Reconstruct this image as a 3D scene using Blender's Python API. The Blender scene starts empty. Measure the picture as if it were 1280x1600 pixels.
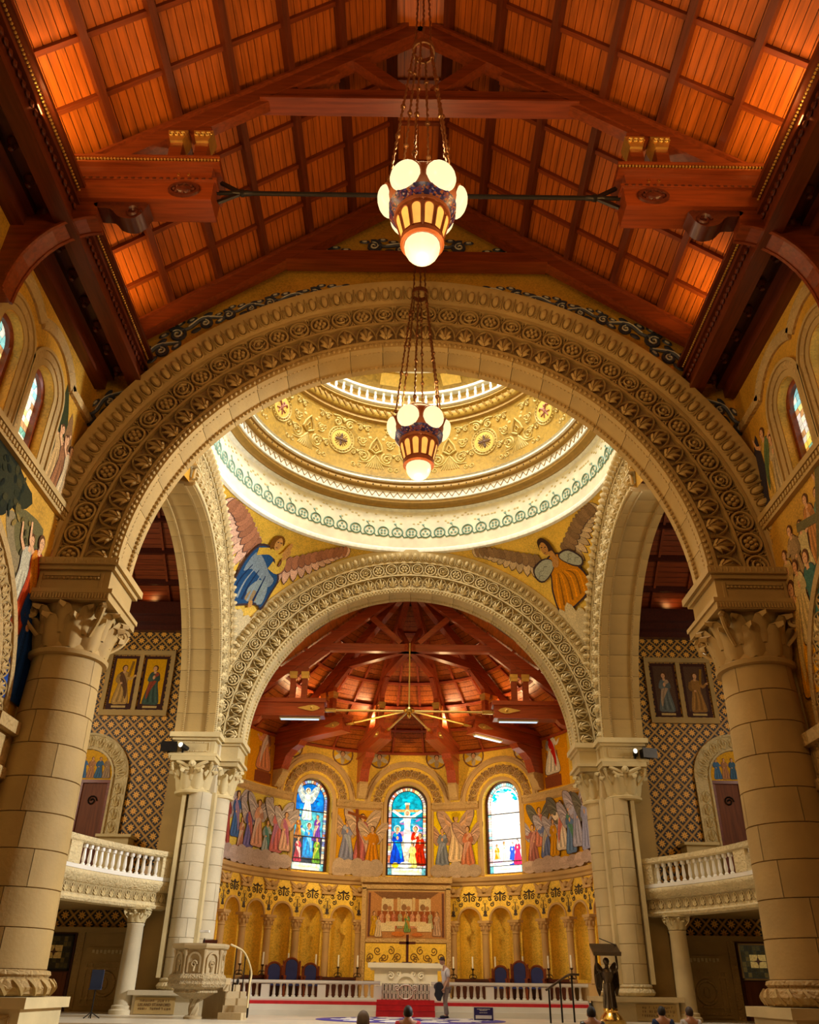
import bpy, bmesh, math, random
from mathutils import Matrix, Vector
random.seed(7)
R_ = math.radians
SC = bpy.context.scene
COL = SC.collection

# ------------------------------------------------------------------ camera
cam_d = bpy.data.cameras.new('camera')
cam = bpy.data.objects.new('camera', cam_d)
COL.objects.link(cam)
cam_d.sensor_fit = 'VERTICAL'
cam_d.sensor_height = 36.0
cam_d.lens = 36.0 * 1280.0 / 1600.0
cam_d.clip_end = 300
CAM_M = Matrix.Translation((-0.1, 0.0, 1.5)) @ Matrix.Rotation(R_(90 + 30.2), 4, 'X') @ Matrix.Rotation(R_(0.8), 4, 'Z')
cam.matrix_world = CAM_M
SC.camera = cam

# ------------------------------------------------------------------ world, exposure, large lights
wd = bpy.data.worlds.new('world')
SC.world = wd
wd.use_nodes = True
wd.node_tree.nodes['Background'].inputs[0].default_value = (1.0, 0.83, 0.6, 1)
wd.node_tree.nodes['Background'].inputs[1].default_value = 0.03
SC.view_settings.view_transform = 'Standard'
SC.view_settings.look = 'None'
SC.view_settings.exposure = 0.0
SC.view_settings.gamma = 1.0
SC.view_settings.use_curve_mapping = False


def light(name, kind, loc, power, col, size=0.3, target=None, spot=None, blend=0.6):
    d = bpy.data.lights.new(name, kind)
    d.energy = power
    d.color = col
    if kind == 'AREA' and isinstance(size, tuple):
        d.shape = 'RECTANGLE'
        d.size, d.size_y = size
    elif kind == 'AREA':
        d.shape = 'DISK'
        d.size = size
    else:
        d.shadow_soft_size = size
    if kind == 'SPOT':
        d.spot_size = R_(spot or 90)
        d.spot_blend = blend
    o = bpy.data.objects.new(name, d)
    COL.objects.link(o)
    o.location = loc
    if target:
        o.rotation_euler = (Vector(target) - Vector(loc)).to_track_quat('-Z', 'Y').to_euler()
    return o


WARM = (1.0, 0.68, 0.33)
DAY = (1.0, 0.97, 0.88)
# daylight entering through the lantern of the dome
light('dome_lantern_daylight', 'AREA', (0, 24.8, 29.2), 2300, DAY, 6.5, (0, 24.8, 0))
# daylight from the round windows of the two transept ends
light('transept_window_daylight', 'AREA', (-17.5, 25.5, 11), 800, (1, 0.9, 0.7), 5, (0, 25.5, 9))
light('transept_window_daylight', 'AREA', (17.5, 25.5, 11), 450, (1, 0.9, 0.7), 5, (0, 25.5, 9))
light('transept_sunlit_window', 'SPOT', (16.5, 21.5, 13), 25000, (0.95, 0.98, 1.0), 0.8, (-8, 21.5, 8.5), 70, 0.5)
# nave chandeliers hanging further back, behind the camera
light('nave_chandelier_light', 'POINT', (0, 2.9, 12.9), 360, WARM, 0.7)
light('nave_chandelier_light', 'POINT', (0, -3.8, 12.9), 360, WARM, 0.7)
# spotlights behind the chancel arch washing the apse
for sx in (-1, 1):
    light('apse_spotlight', 'SPOT', (sx * 6.3, 33.9, 8.6), 1700, (1, 0.76, 0.40), 0.25, (-sx * 3.0, 42, 7.4), 100)

# unseen fill lamps added at beam height to brighten the apse roof
for sx in (-1, 1):
    light('apse_roof_fill', 'SPOT', (sx * 1.66, 39.5, 12.2), 230, (1, 0.62, 0.28), 0.15, (sx * 1.9, 38.3, 15), 150, 0.8)
    light('apse_roof_fill', 'SPOT', (sx * 4.4, 37.65, 12.2), 230, (1, 0.62, 0.28), 0.15, (sx * 3.4, 36.6, 15), 150, 0.8)

# ------------------------------------------------------------------ constants
Y1, ZS, RA, YC, HA, Y2, XW = 17.0, 9.78, 6.85, 24.8, 7.45, 32.25, 8.4
AY, AR = 34.1, 7.9          # apse centre and radius
ROOF0, SLOPE = 23.1, 0.774  # nave roof ridge height and slope


# ------------------------------------------------------------------ mesh builder
class MB:
    def __init__(s):
        s.v, s.f, s.m, s.c = [], [], [], []
        s.mi, s.col = 0, None

    def add(s, vs, fs):
        k = len(s.v)
        s.v += [tuple(p) for p in vs]
        for f in fs:
            s.f.append(tuple(i + k for i in f))
            s.m.append(s.mi)
            s.c.append(s.col)
        return s

    def box(s, x0, x1, y0, y1, z0, z1, M=None):
        vs = [(x, y, z) for x in (x0, x1) for y in (y0, y1) for z in (z0, z1)]
        if M is not None:
            vs = [tuple(M @ Vector(p)) for p in vs]
        return s.add(vs, [(0, 1, 3, 2), (4, 6, 7, 5), (0, 4, 5, 1), (2, 3, 7, 6), (0, 2, 6, 4), (1, 5, 7, 3)])

    def bar(s, a, b, w, h, up=(0, 0, 1)):
        a, b = Vector(a), Vector(b)
        d = (b - a).normalized()
        sx = d.cross(Vector(up))
        sx = sx.normalized() if sx.length > 1e-6 else Vector((1, 0, 0))
        u = sx.cross(d).normalized()
        vs = []
        for p in (a, b):
            for i, j in ((-1, -1), (1, -1), (1, 1), (-1, 1)):
                vs.append(p + sx * (i * w / 2) + u * (j * h / 2))
        return s.add(vs, [(0, 1, 2, 3), (7, 6, 5, 4), (0, 4, 5, 1), (1, 5, 6, 2), (2, 6, 7, 3), (3, 7, 4, 0)])

    def prism(s, poly, d0, d1, fn=None):
        """poly of (a, b) extruded from d0 to d1; fn(a, b, d) -> point (default a->x, b->z, d->y)"""
        fn = fn or (lambda a, b, d: (a, d, b))
        n = len(poly)
        vs = [fn(a, b, d0) for a, b in poly] + [fn(a, b, d1) for a, b in poly]
        fs = [tuple(range(n)), tuple(range(2 * n - 1, n - 1, -1))]
        fs += [(i, (i + 1) % n, n + (i + 1) % n, n + i) for i in range(n)]
        return s.add(vs, fs)

    def lathe(s, prof, n=16, c=(0, 0, 0), a0=0.0, a1=360.0, cap=True, tw=0.0):
        full = abs(a1 - a0) >= 359.9
        m = n if full else n + 1
        vs = []
        for j, (r, z) in enumerate(prof):
            for i in range(m):
                t = R_(a0 + (a1 - a0) * i / n) + tw * j
                vs.append((c[0] + r * math.cos(t), c[1] + r * math.sin(t), c[2] + z))
        fs = []
        for j in range(len(prof) - 1):
            for i in range(n):
                i2 = (i + 1) % m
                fs.append((j * m + i, j * m + i2, (j + 1) * m + i2, (j + 1) * m + i))
        if cap and full:
            if prof[0][0] > 1e-4:
                fs.append(tuple(range(m - 1, -1, -1)))
            if prof[-1][0] > 1e-4:
                fs.append(tuple((len(prof) - 1) * m + i for i in range(m)))
        return s.add(vs, fs)

    def tube(s, pts, r, n=6, closed=False, rs=None):
        pts = [Vector(p) for p in pts]
        m = len(pts)
        vs = []
        prev = None
        for k in range(m):
            if closed:
                d = pts[(k + 1) % m] - pts[k - 1]
            else:
                d = pts[min(k + 1, m - 1)] - pts[max(k - 1, 0)]
            d.normalize()
            if prev is None:
                up = Vector((0, 0, 1)) if abs(d.z) < 0.9 else Vector((1, 0, 0))
                u = d.cross(up).normalized()
            else:
                u = (prev - d * prev.dot(d)).normalized()
            prev = u
            w = d.cross(u)
            rr = rs[k] if rs else r
            for i in range(n):
                t = 2 * math.pi * i / n
                vs.append(pts[k] + u * (rr * math.cos(t)) + w * (rr * math.sin(t)))
        fs = []
        for k in range(m if closed else m - 1):
            k2 = (k + 1) % m
            for i in range(n):
                i2 = (i + 1) % n
                fs.append((k * n + i, k * n + i2, k2 * n + i2, k2 * n + i))
        if not closed:
            fs.append(tuple(range(n - 1, -1, -1)))
            fs.append(tuple((m - 1) * n + i for i in range(n)))
        return s.add(vs, fs)

    def arch(s, prof, a0=0.0, a1=180.0, n=48, c=(0, 0), closed=False, cap=True):
        """sweep profile [(r, d)] round an arch axis; local x along wall, y depth, z up"""
        k = len(prof)
        vs = []
        for i in range(n + 1):
            t = R_(a0 + (a1 - a0) * i / n)
            for r, d in prof:
                vs.append((c[0] + r * math.cos(t), d, c[1] + r * math.sin(t)))
        fs = []
        kk = k if closed else k - 1
        for i in range(n):
            for j in range(kk):
                j2 = (j + 1) % k
                fs.append((i * k + j, (i + 1) * k + j, (i + 1) * k + j2, i * k + j2))
        if closed and cap:
            fs.append(tuple(range(k)))
            fs.append(tuple(n * k + j for j in range(k - 1, -1, -1)))
        return s.add(vs, fs)

    def ball(s, c, r, n=10, m=6, sc=(1, 1, 1)):
        vs = [(c[0], c[1], c[2] - r * sc[2])]
        for j in range(1, m):
            p = -math.pi / 2 + math.pi * j / m
            for i in range(n):
                t = 2 * math.pi * i / n
                vs.append((c[0] + r * sc[0] * math.cos(p) * math.cos(t), c[1] + r * sc[1] * math.cos(p) * math.sin(t), c[2] + r * sc[2] * math.sin(p)))
        vs.append((c[0], c[1], c[2] + r * sc[2]))
        fs = [(0, 1 + (i + 1) % n, 1 + i) for i in range(n)]
        for j in range(m - 2):
            for i in range(n):
                fs.append((1 + j * n + i, 1 + j * n + (i + 1) % n, 1 + (j + 1) * n + (i + 1) % n, 1 + (j + 1) * n + i))
        b = 1 + (m - 2) * n
        fs += [(b + i, b + (i + 1) % n, len(vs) - 1) for i in range(n)]
        return s.add(vs, fs)

    def xf(s, M):
        s.v = [tuple(M @ Vector(p)) for p in s.v]
        return s

    def mesh(s, name, mats, smooth=35):
        me = bpy.data.meshes.new(name)
        me.from_pydata(s.v, [], s.f)
        if not isinstance(mats, (list, tuple)):
            mats = [mats]
        for m in mats:
            me.materials.append(m)
        if len(mats) > 1:
            me.polygons.foreach_set('material_index', s.m)
        if any(c is not None for c in s.c):
            at = me.attributes.new('paint', 'FLOAT_COLOR', 'FACE')
            flat = []
            for c in s.c:
                flat += list(c or (1, 1, 1)) + [1.0]
            at.data.foreach_set('color', flat)
        bm = bmesh.new()
        bm.from_mesh(me)
        bmesh.ops.recalc_face_normals(bm, faces=bm.faces)
        bm.to_mesh(me)
        bm.free()
        if smooth:
            me.polygons.foreach_set('use_smooth', [True] * len(me.polygons))
            me.set_sharp_from_angle(angle=R_(smooth))
        me.update()
        return me


def link(name, data, parent=None, loc=None, rot=None, M=None):
    o = bpy.data.objects.new(name, data)
    COL.objects.link(o)
    if parent is not None:
        o.parent = parent
    if M is not None:
        o.matrix_local = M
    else:
        if loc is not None:
            o.location = loc
        if rot is not None:
            o.rotation_euler = rot
    return o


def tag(o, label=None, cat=None, group=None, kind=None):
    if label:
        o['label'] = label
    if cat:
        o['category'] = cat
    if group:
        o['group'] = group
    if kind:
        o['kind'] = kind
    return o


def obj(name, mb, mat, parent=None, loc=None, rot=None, M=None, smooth=35, **t):
    me = mb.mesh(name, mat, smooth) if isinstance(mb, MB) else mb
    return tag(link(name, me, parent, loc, rot, M), **t)


def empty(name, loc=(0, 0, 0), rot=None, **t):
    o = link(name, None, None, loc, rot)
    o.empty_display_size = 0.3
    return tag(o, **t)


def copy_tree(o, parent=None):
    c = o.copy()
    COL.objects.link(c)
    c.parent = parent
    for ch in list(o.children):
        copy_tree(ch, c)
    return c


# ------------------------------------------------------------------ materials
def mat_new(name):
    m = bpy.data.materials.new(name)
    m.use_nodes = True
    nt = m.node_tree
    b = nt.nodes['Principled BSDF']
    return m, nt, b


def nd(nt, kind, **kw):
    n = nt.nodes.new(kind)
    for k, v in kw.items():
        if k.startswith('i_'):
            key = k[2:]
            n.inputs[int(key) if key.isdigit() else key].default_value = v
        else:
            setattr(n, k, v)
    return n


def ramp(nt, fac, stops):
    r = nt.nodes.new('ShaderNodeValToRGB')
    cr = r.color_ramp
    while len(cr.elements) > len(stops):
        cr.elements.remove(cr.elements[-1])
    while len(cr.elements) < len(stops):
        cr.elements.new(0.5)
    for e, (p, c) in zip(cr.elements, stops):
        e.position = p
        e.color = (*c, 1)
    nt.links.new(fac, r.inputs[0])
    return r


def mk(c, f):
    return tuple(min(1, x * f) for x in c)


def stone(name, c, rough=0.75, var=0.18, bump=0.25, bscale=14.0, carve=0.0, cscale=9.0):
    m, nt, b = mat_new(name)
    tc = nd(nt, 'ShaderNodeTexCoord')
    n1 = nd(nt, 'ShaderNodeTexNoise', i_Scale=0.9, i_Detail=5.0)
    nt.links.new(tc.outputs['Object'], n1.inputs['Vector'])
    r = ramp(nt, n1.outputs[0], [(0.3, mk(c, 1 - var)), (0.7, mk(c, 1 + var * 0.6))])
    nt.links.new(r.outputs[0], b.inputs['Base Color'])
    b.inputs['Roughness'].default_value = rough
    n2 = nd(nt, 'ShaderNodeTexNoise', i_Scale=bscale, i_Detail=4.0)
    nt.links.new(tc.outputs['Object'], n2.inputs['Vector'])
    bp = nd(nt, 'ShaderNodeBump', i_Strength=bump, i_Distance=0.02)
    nt.links.new(n2.outputs[0], bp.inputs['Height'])
    if carve:
        vo = nd(nt, 'ShaderNodeTexVoronoi', i_Scale=cscale, feature='DISTANCE_TO_EDGE')
        n3 = nd(nt, 'ShaderNodeTexNoise', i_Scale=cscale * 0.7, i_Detail=1.0)
        nt.links.new(tc.outputs['Object'], n3.inputs['Vector'])
        mx = nd(nt, 'ShaderNodeVectorMath', operation='MULTIPLY_ADD')
        nt.links.new(n3.outputs['Color'], mx.inputs[0])
        mx.inputs[1].default_value = (0.22, 0.22, 0.22)
        nt.links.new(tc.outputs['Object'], mx.inputs[2])
        nt.links.new(mx.outputs[0], vo.inputs['Vector'])
        bp2 = nd(nt, 'ShaderNodeBump', i_Strength=carve, i_Distance=0.06)
        nt.links.new(vo.outputs['Distance'], bp2.inputs['Height'])
        nt.links.new(bp.outputs[0], bp2.inputs['Normal'])
        bp = bp2
    nt.links.new(bp.outputs[0], b.inputs['Normal'])
    return m


def mosaic(name, c, metal=0.35, rough=0.42, var=0.35, tscale=26.0):
    m, nt, b = mat_new(name)
    tc = nd(nt, 'ShaderNodeTexCoord')
    vo = nd(nt, 'ShaderNodeTexVoronoi', i_Scale=tscale)
    nt.links.new(tc.outputs['Object'], vo.inputs['Vector'])
    sep = nd(nt, 'ShaderNodeSeparateColor')
    nt.links.new(vo.outputs['Color'], sep.inputs[0])
    n1 = nd(nt, 'ShaderNodeTexNoise', i_Scale=0.7, i_Detail=4.0)
    nt.links.new(tc.outputs['Object'], n1.inputs['Vector'])
    ad = nd(nt, 'ShaderNodeMath', operation='MULTIPLY_ADD')
    nt.links.new(sep.outputs[0], ad.inputs[0])
    ad.inputs[1].default_value = 0.35
    nt.links.new(n1.outputs[0], ad.inputs[2])
    r = ramp(nt, ad.outputs[0], [(0.35, mk(c, 1 - var)), (0.62, c), (0.9, mk(c, 1 + var * 0.6))])
    nt.links.new(r.outputs[0], b.inputs['Base Color'])
    b.inputs['Metallic'].default_value = metal
    b.inputs['Roughness'].default_value = rough
    bp = nd(nt, 'ShaderNodeBump', i_Strength=0.35, i_Distance=0.01)
    nt.links.new(sep.outputs[1], bp.inputs['Height'])
    nt.links.new(bp.outputs[0], b.inputs['Normal'])
    return m


def wood(name, c, rough=0.32, axis='Y', var=0.35):
    m, nt, b = mat_new(name)
    tc = nd(nt, 'ShaderNodeTexCoord')
    mp = nd(nt, 'ShaderNodeMapping')
    mp.inputs['Scale'].default_value = {'Y': (14, 0.9, 14), 'X': (0.9, 14, 14), 'Z': (14, 14, 0.9)}[axis]
    nt.links.new(tc.outputs['Object'], mp.inputs['Vector'])
    oi = nd(nt, 'ShaderNodeObjectInfo')
    ad = nd(nt, 'ShaderNodeVectorMath', operation='ADD')
    nt.links.new(mp.outputs[0], ad.inputs[0])
    sc = nd(nt, 'ShaderNodeMath', operation='MULTIPLY')
    sc.inputs[1].default_value = 57.0
    nt.links.new(oi.outputs['Random'], sc.inputs[0])
    nt.links.new(sc.outputs[0], ad.inputs[1])
    n1 = nd(nt, 'ShaderNodeTexNoise', i_Scale=1.0, i_Detail=6.0, i_Distortion=0.6)
    nt.links.new(ad.outputs[0], n1.inputs['Vector'])
    mx = nd(nt, 'ShaderNodeMath', operation='MULTIPLY_ADD')
    nt.links.new(oi.outputs['Random'], mx.inputs[0])
    mx.inputs[1].default_value = 0.03
    nt.links.new(n1.outputs[0], mx.inputs[2])
    r = ramp(nt, mx.outputs[0], [(0.35, mk(c, 1 - var)), (0.6, c), (0.85, mk(c, 1 + var * 0.7))])
    nt.links.new(r.outputs[0], b.inputs['Base Color'])
    b.inputs['Roughness'].default_value = rough
    b.inputs['Specular IOR Level'].default_value = 0.4
    bp = nd(nt, 'ShaderNodeBump', i_Strength=0.12, i_Distance=0.01)
    nt.links.new(n1.outputs[0], bp.inputs['Height'])
    nt.links.new(bp.outputs[0], b.inputs['Normal'])
    return m


def plain(name, c, rough=0.5, metal=0.0, var=0.12, scale=6.0, emit=None):
    m, nt, b = mat_new(name)
    tc = nd(nt, 'ShaderNodeTexCoord')
    n1 = nd(nt, 'ShaderNodeTexNoise', i_Scale=scale, i_Detail=3.0)
    nt.links.new(tc.outputs['Object'], n1.inputs['Vector'])
    r = ramp(nt, n1.outputs[0], [(0.3, mk(c, 1 - var)), (0.7, mk(c, 1 + var))])
    nt.links.new(r.outputs[0], b.inputs['Base Color'])
    b.inputs['Roughness'].default_value = rough
    b.inputs['Metallic'].default_value = metal
    if emit:
        b.inputs['Emission Color'].default_value = (*emit[0], 1)
        b.inputs['Emission Strength'].default_value = emit[1]
    return m


def painted(name, rough=0.55, metal=0.0, tscale=45.0, var=0.3, emit=0.0):
    """flat picture colours come from the face colour layer; fine tesserae vary them"""
    m, nt, b = mat_new(name)
    at = nd(nt, 'ShaderNodeAttribute', attribute_name='paint')
    tc = nd(nt, 'ShaderNodeTexCoord')
    vo = nd(nt, 'ShaderNodeTexVoronoi', i_Scale=tscale)
    nt.links.new(tc.outputs['Object'], vo.inputs['Vector'])
    sep = nd(nt, 'ShaderNodeSeparateColor')
    nt.links.new(vo.outputs['Color'], sep.inputs[0])
    mr = nd(nt, 'ShaderNodeMapRange', i_3=1 - var, i_4=1 + var)
    nt.links.new(sep.outputs[0], mr.inputs[0])
    mx = nd(nt, 'ShaderNodeVectorMath', operation='SCALE')
    nt.links.new(at.outputs['Color'], mx.inputs[0])
    nt.links.new(mr.outputs[0], mx.inputs['Scale'])
    b.inputs['Specular IOR Level'].default_value = 0.12
    hs = nd(nt, 'ShaderNodeHueSaturation', i_Saturation=1.12, i_Value=1.0)
    nt.links.new(mx.outputs[0], hs.inputs['Color'])
    nt.links.new(hs.outputs[0], b.inputs['Base Color'])
    b.inputs['Roughness'].default_value = rough
    b.inputs['Metallic'].default_value = metal
    if emit:
        nt.links.new(hs.outputs[0], b.inputs['Emission Color'])
        b.inputs['Emission Strength'].default_value = emit
    return m


def diaper(name, dark, gold, s=0.62):
    """repeating gold flower and lattice on a dark ground (flat wall mosaic), in object x/z"""
    m, nt, b = mat_new(name)
    tc = nd(nt, 'ShaderNodeTexCoord')
    sp = nd(nt, 'ShaderNodeSeparateXYZ')
    nt.links.new(tc.outputs['Object'], sp.inputs[0])

    def mth(op, a, bb=None, c=None):
        n = nd(nt, 'ShaderNodeMath', operation=op)
        for i, q in enumerate((a, bb, c)):
            if q is None:
                continue
            if isinstance(q, (int, float)):
                n.inputs[i].default_value = q
            else:
                nt.links.new(q, n.inputs[i])
        return n.outputs[0]
    X, Z = sp.outputs[0], sp.outputs[2]
    u = mth('DIVIDE', mth('ADD', X, Z), s)
    v = mth('DIVIDE', mth('SUBTRACT', X, Z), s)
    fu = mth('SUBTRACT', mth('FRACT', u), 0.5)
    fv = mth('SUBTRACT', mth('FRACT', v), 0.5)
    rad = mth('SQRT', mth('ADD', mth('MULTIPLY', fu, fu), mth('MULTIPLY', fv, fv)))
    ang = mth('ARCTAN2', fv, fu)
    pet = mth('MULTIPLY_ADD', mth('COSINE', mth('MULTIPLY', ang, 8.0)), 0.095, 0.25)
    flower = mth('LESS_THAN', rad, pet)
    au, av = mth('ABSOLUTE', fu), mth('ABSOLUTE', fv)
    edge = mth('GREATER_THAN', mth('MAXIMUM', au, av), 0.478)
    dots = mth('GREATER_THAN', mth('MINIMUM', au, av), 0.0)
    d2 = mth('LESS_THAN', mth('ABSOLUTE', mth('SUBTRACT', mth('MAXIMUM', au, av), 0.43)), 0.012)
    g = mth('MINIMUM', mth('ADD', mth('ADD', flower, edge), d2), 1.0)
    eye = mth('LESS_THAN', rad, 0.045)
    g = mth('SUBTRACT', g, mth('MULTIPLY', eye, 0.8))
    mx = nd(nt, 'ShaderNodeMix', data_type='RGBA')
    nt.links.new(g, mx.inputs[0])
    mx.inputs[6].default_value = (*dark, 1)
    mx.inputs[7].default_value = (*gold, 1)
    nt.links.new(mx.outputs[2], b.inputs['Base Color'])
    b.inputs['Roughness'].default_value = 0.5
    return m


STONE = (0.42, 0.275, 0.088)
MS = stone('warm_sandstone', STONE)
MSC = stone('carved_sandstone', (0.42, 0.27, 0.088), carve=0.9, cscale=7.0)
MSP = stone('pale_limestone', (0.62, 0.49, 0.24))
MSPC = stone('carved_pale_limestone', (0.63, 0.50, 0.26), carve=0.9, cscale=7.0)
MGROUND = stone('shaded_carving_ground', (0.36, 0.215, 0.075), carve=0.8, cscale=16)  # recess shade put into the colour, darker than the relief stone
MGOLD = mosaic('gold_mosaic', (0.62, 0.33, 0.035))
MGOLDB = mosaic('bright_gold_mosaic', (0.80, 0.50, 0.05), metal=0.3)
MDOME = mosaic('dome_gold_plaster', (0.46, 0.29, 0.045), metal=0.1, tscale=10)
MDOMEL = plain('dome_relief_plaster', (0.70, 0.55, 0.19), 0.6)
MCREAM = plain('cream_frieze_plaster', (0.80, 0.76, 0.55), 0.6, scale=2)
MWHITE = plain('white_plaster_moulding', (0.86, 0.84, 0.70), 0.6)
MGREEN = plain('green_vine_paint', (0.20, 0.36, 0.28), 0.6)
MOCHRE = plain('ochre_moulding', (0.38, 0.22, 0.04), 0.5, 0.2)
MW = wood('redwood_board', (0.46, 0.105, 0.010), 0.36)
MWB = wood('redwood_beam', (0.20, 0.036, 0.007), 0.3, 'X')
MWY = wood('shaded_redwood_purlin', (0.11, 0.02, 0.005), 0.34, 'Y')  # black shade of the purlin sides put into the wood colour
MWD = wood('dark_redwood', (0.07, 0.013, 0.005), 0.35, 'Y')
MWA = wood('apse_redwood', (0.36, 0.055, 0.012), 0.3, 'X')
MIRON = plain('dark_iron', (0.03, 0.025, 0.022), 0.4, 0.8)
MGILT = plain('gilded_metal', (0.75, 0.48, 0.12), 0.35, 0.8)
MBRONZE = plain('dark_bronze', (0.10, 0.065, 0.035), 0.35, 0.85)
MBRASS = plain('polished_brass', (0.78, 0.50, 0.12), 0.2, 1.0)
MMARB = stone('white_marble', (0.78, 0.74, 0.64), 0.35, 0.1, 0.05)
MRED = plain('red_carpet', (0.55, 0.015, 0.02), 0.9)
MPAINT = painted('mosaic_picture')
MPAINTG = painted('gold_ground_picture', 0.5, 0.0, var=0.22)
MDIAPER = diaper('gold_flower_wall_mosaic', (0.014, 0.008, 0.004), (0.85, 0.42, 0.045))


# ------------------------------------------------------------------ flat pictures (mosaics, glass)
def blob(pts, n=4):
    out = []
    m = len(pts)
    for i in range(m):
        p0, p1, p2, p3 = (Vector((*pts[(i + k - 1) % m], 0)) for k in range(4))
        for j in range(n):
            t = j / n
            q = 0.5 * ((2 * p1) + (p2 - p0) * t + (2 * p0 - 5 * p1 + 4 * p2 - p3) * t * t + (3 * p1 - p0 - 3 * p2 + p3) * t ** 3)
            out.append((q.x, q.y))
    return out


def oval(cx, cy, rx, ry, n=14, rot=0.0):
    c, s = math.cos(rot), math.sin(rot)
    return [(cx + rx * math.cos(2 * math.pi * i / n) * c - ry * math.sin(2 * math.pi * i / n) * s,
             cy + rx * math.cos(2 * math.pi * i / n) * s + ry * math.sin(2 * math.pi * i / n) * c) for i in range(n)]


def rect(a, b, c, d):
    return [(a, c), (b, c), (b, d), (a, d)]


def stroke(pts, w0, w1=None):
    """ribbon polygon along a polyline"""
    w1 = w0 if w1 is None else w1
    L, Rr = [], []
    m = len(pts)
    for i in range(m):
        a = pts[max(i - 1, 0)]
        b = pts[min(i + 1, m - 1)]
        dx, dy = b[0] - a[0], b[1] - a[1]
        q = math.hypot(dx, dy) or 1
        w = (w0 + (w1 - w0) * i / (m - 1)) / 2
        L.append((pts[i][0] - dy / q * w, pts[i][1] + dx / q * w))
        Rr.append((pts[i][0] + dy / q * w, pts[i][1] - dx / q * w))
    return L + Rr[::-1]


def curve(pts, n=6):
    out = []
    m = len(pts)
    for i in range(m - 1):
        p0, p1, p2, p3 = pts[max(i - 1, 0)], pts[i], pts[i + 1], pts[min(i + 2, m - 1)]
        for j in range(n):
            t = j / n
            out.append(tuple(0.5 * ((2 * p1[k]) + (p2[k] - p0[k]) * t + (2 * p0[k] - 5 * p1[k] + 4 * p2[k] - p3[k]) * t * t + (3 * p1[k] - p0[k] - 3 * p2[k] + p3[k]) * t ** 3) for k in range(len(p1))))
    out.append(tuple(pts[-1]))
    return out


def picture(name, shapes, fn, mat, step=None, parent=None, lift=0.004, **t):
    lift = min(lift, (0.16 if step else 0.035) / max(1, len(shapes)))
    bm = bmesh.new()
    lay = bm.faces.layers.float_color.new('paint')
    for k, (c, pts) in enumerate(shapes):
        clean = []
        for p in pts:
            if not clean or (abs(p[0] - clean[-1][0]) + abs(p[1] - clean[-1][1])) > 1e-5:
                clean.append(p)
        if len(clean) < 3:
            continue
        vs = [bm.verts.new((p[0], p[1], 0.006 + k * lift)) for p in clean]
        f = bm.faces.new(vs)
        f[lay] = (*c, 1.0)
    bmesh.ops.triangulate(bm, faces=bm.faces[:])
    if step:
        us = [v.co.x for v in bm.verts]
        vsv = [v.co.y for v in bm.verts]
        for ax, lo, hi, st in ((0, min(us), max(us), step[0]), (1, min(vsv), max(vsv), step[1])):
            if not st:
                continue
            q = lo + st * 0.5
            while q < hi:
                co, no = [0, 0, 0], [0, 0, 0]
                co[ax], no[ax] = q, 1
                bmesh.ops.bisect_plane(bm, geom=bm.verts[:] + bm.edges[:] + bm.faces[:], plane_co=co, plane_no=no)
                q += st
    for v in bm.verts:
        v.co = fn(v.co.x, v.co.y, v.co.z)
    me = bpy.data.meshes.new(name)
    bm.to_mesh(me)
    bm.free()
    me.materials.append(mat)
    return tag(link(name, me, parent), **t)


SKIN = (0.62, 0.36, 0.20)
HAIR = (0.10, 0.045, 0.02)
OUT = (0.05, 0.03, 0.03)


def tint(c, f):
    return tuple(max(0, min(1, x * f)) for x in c)


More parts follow.
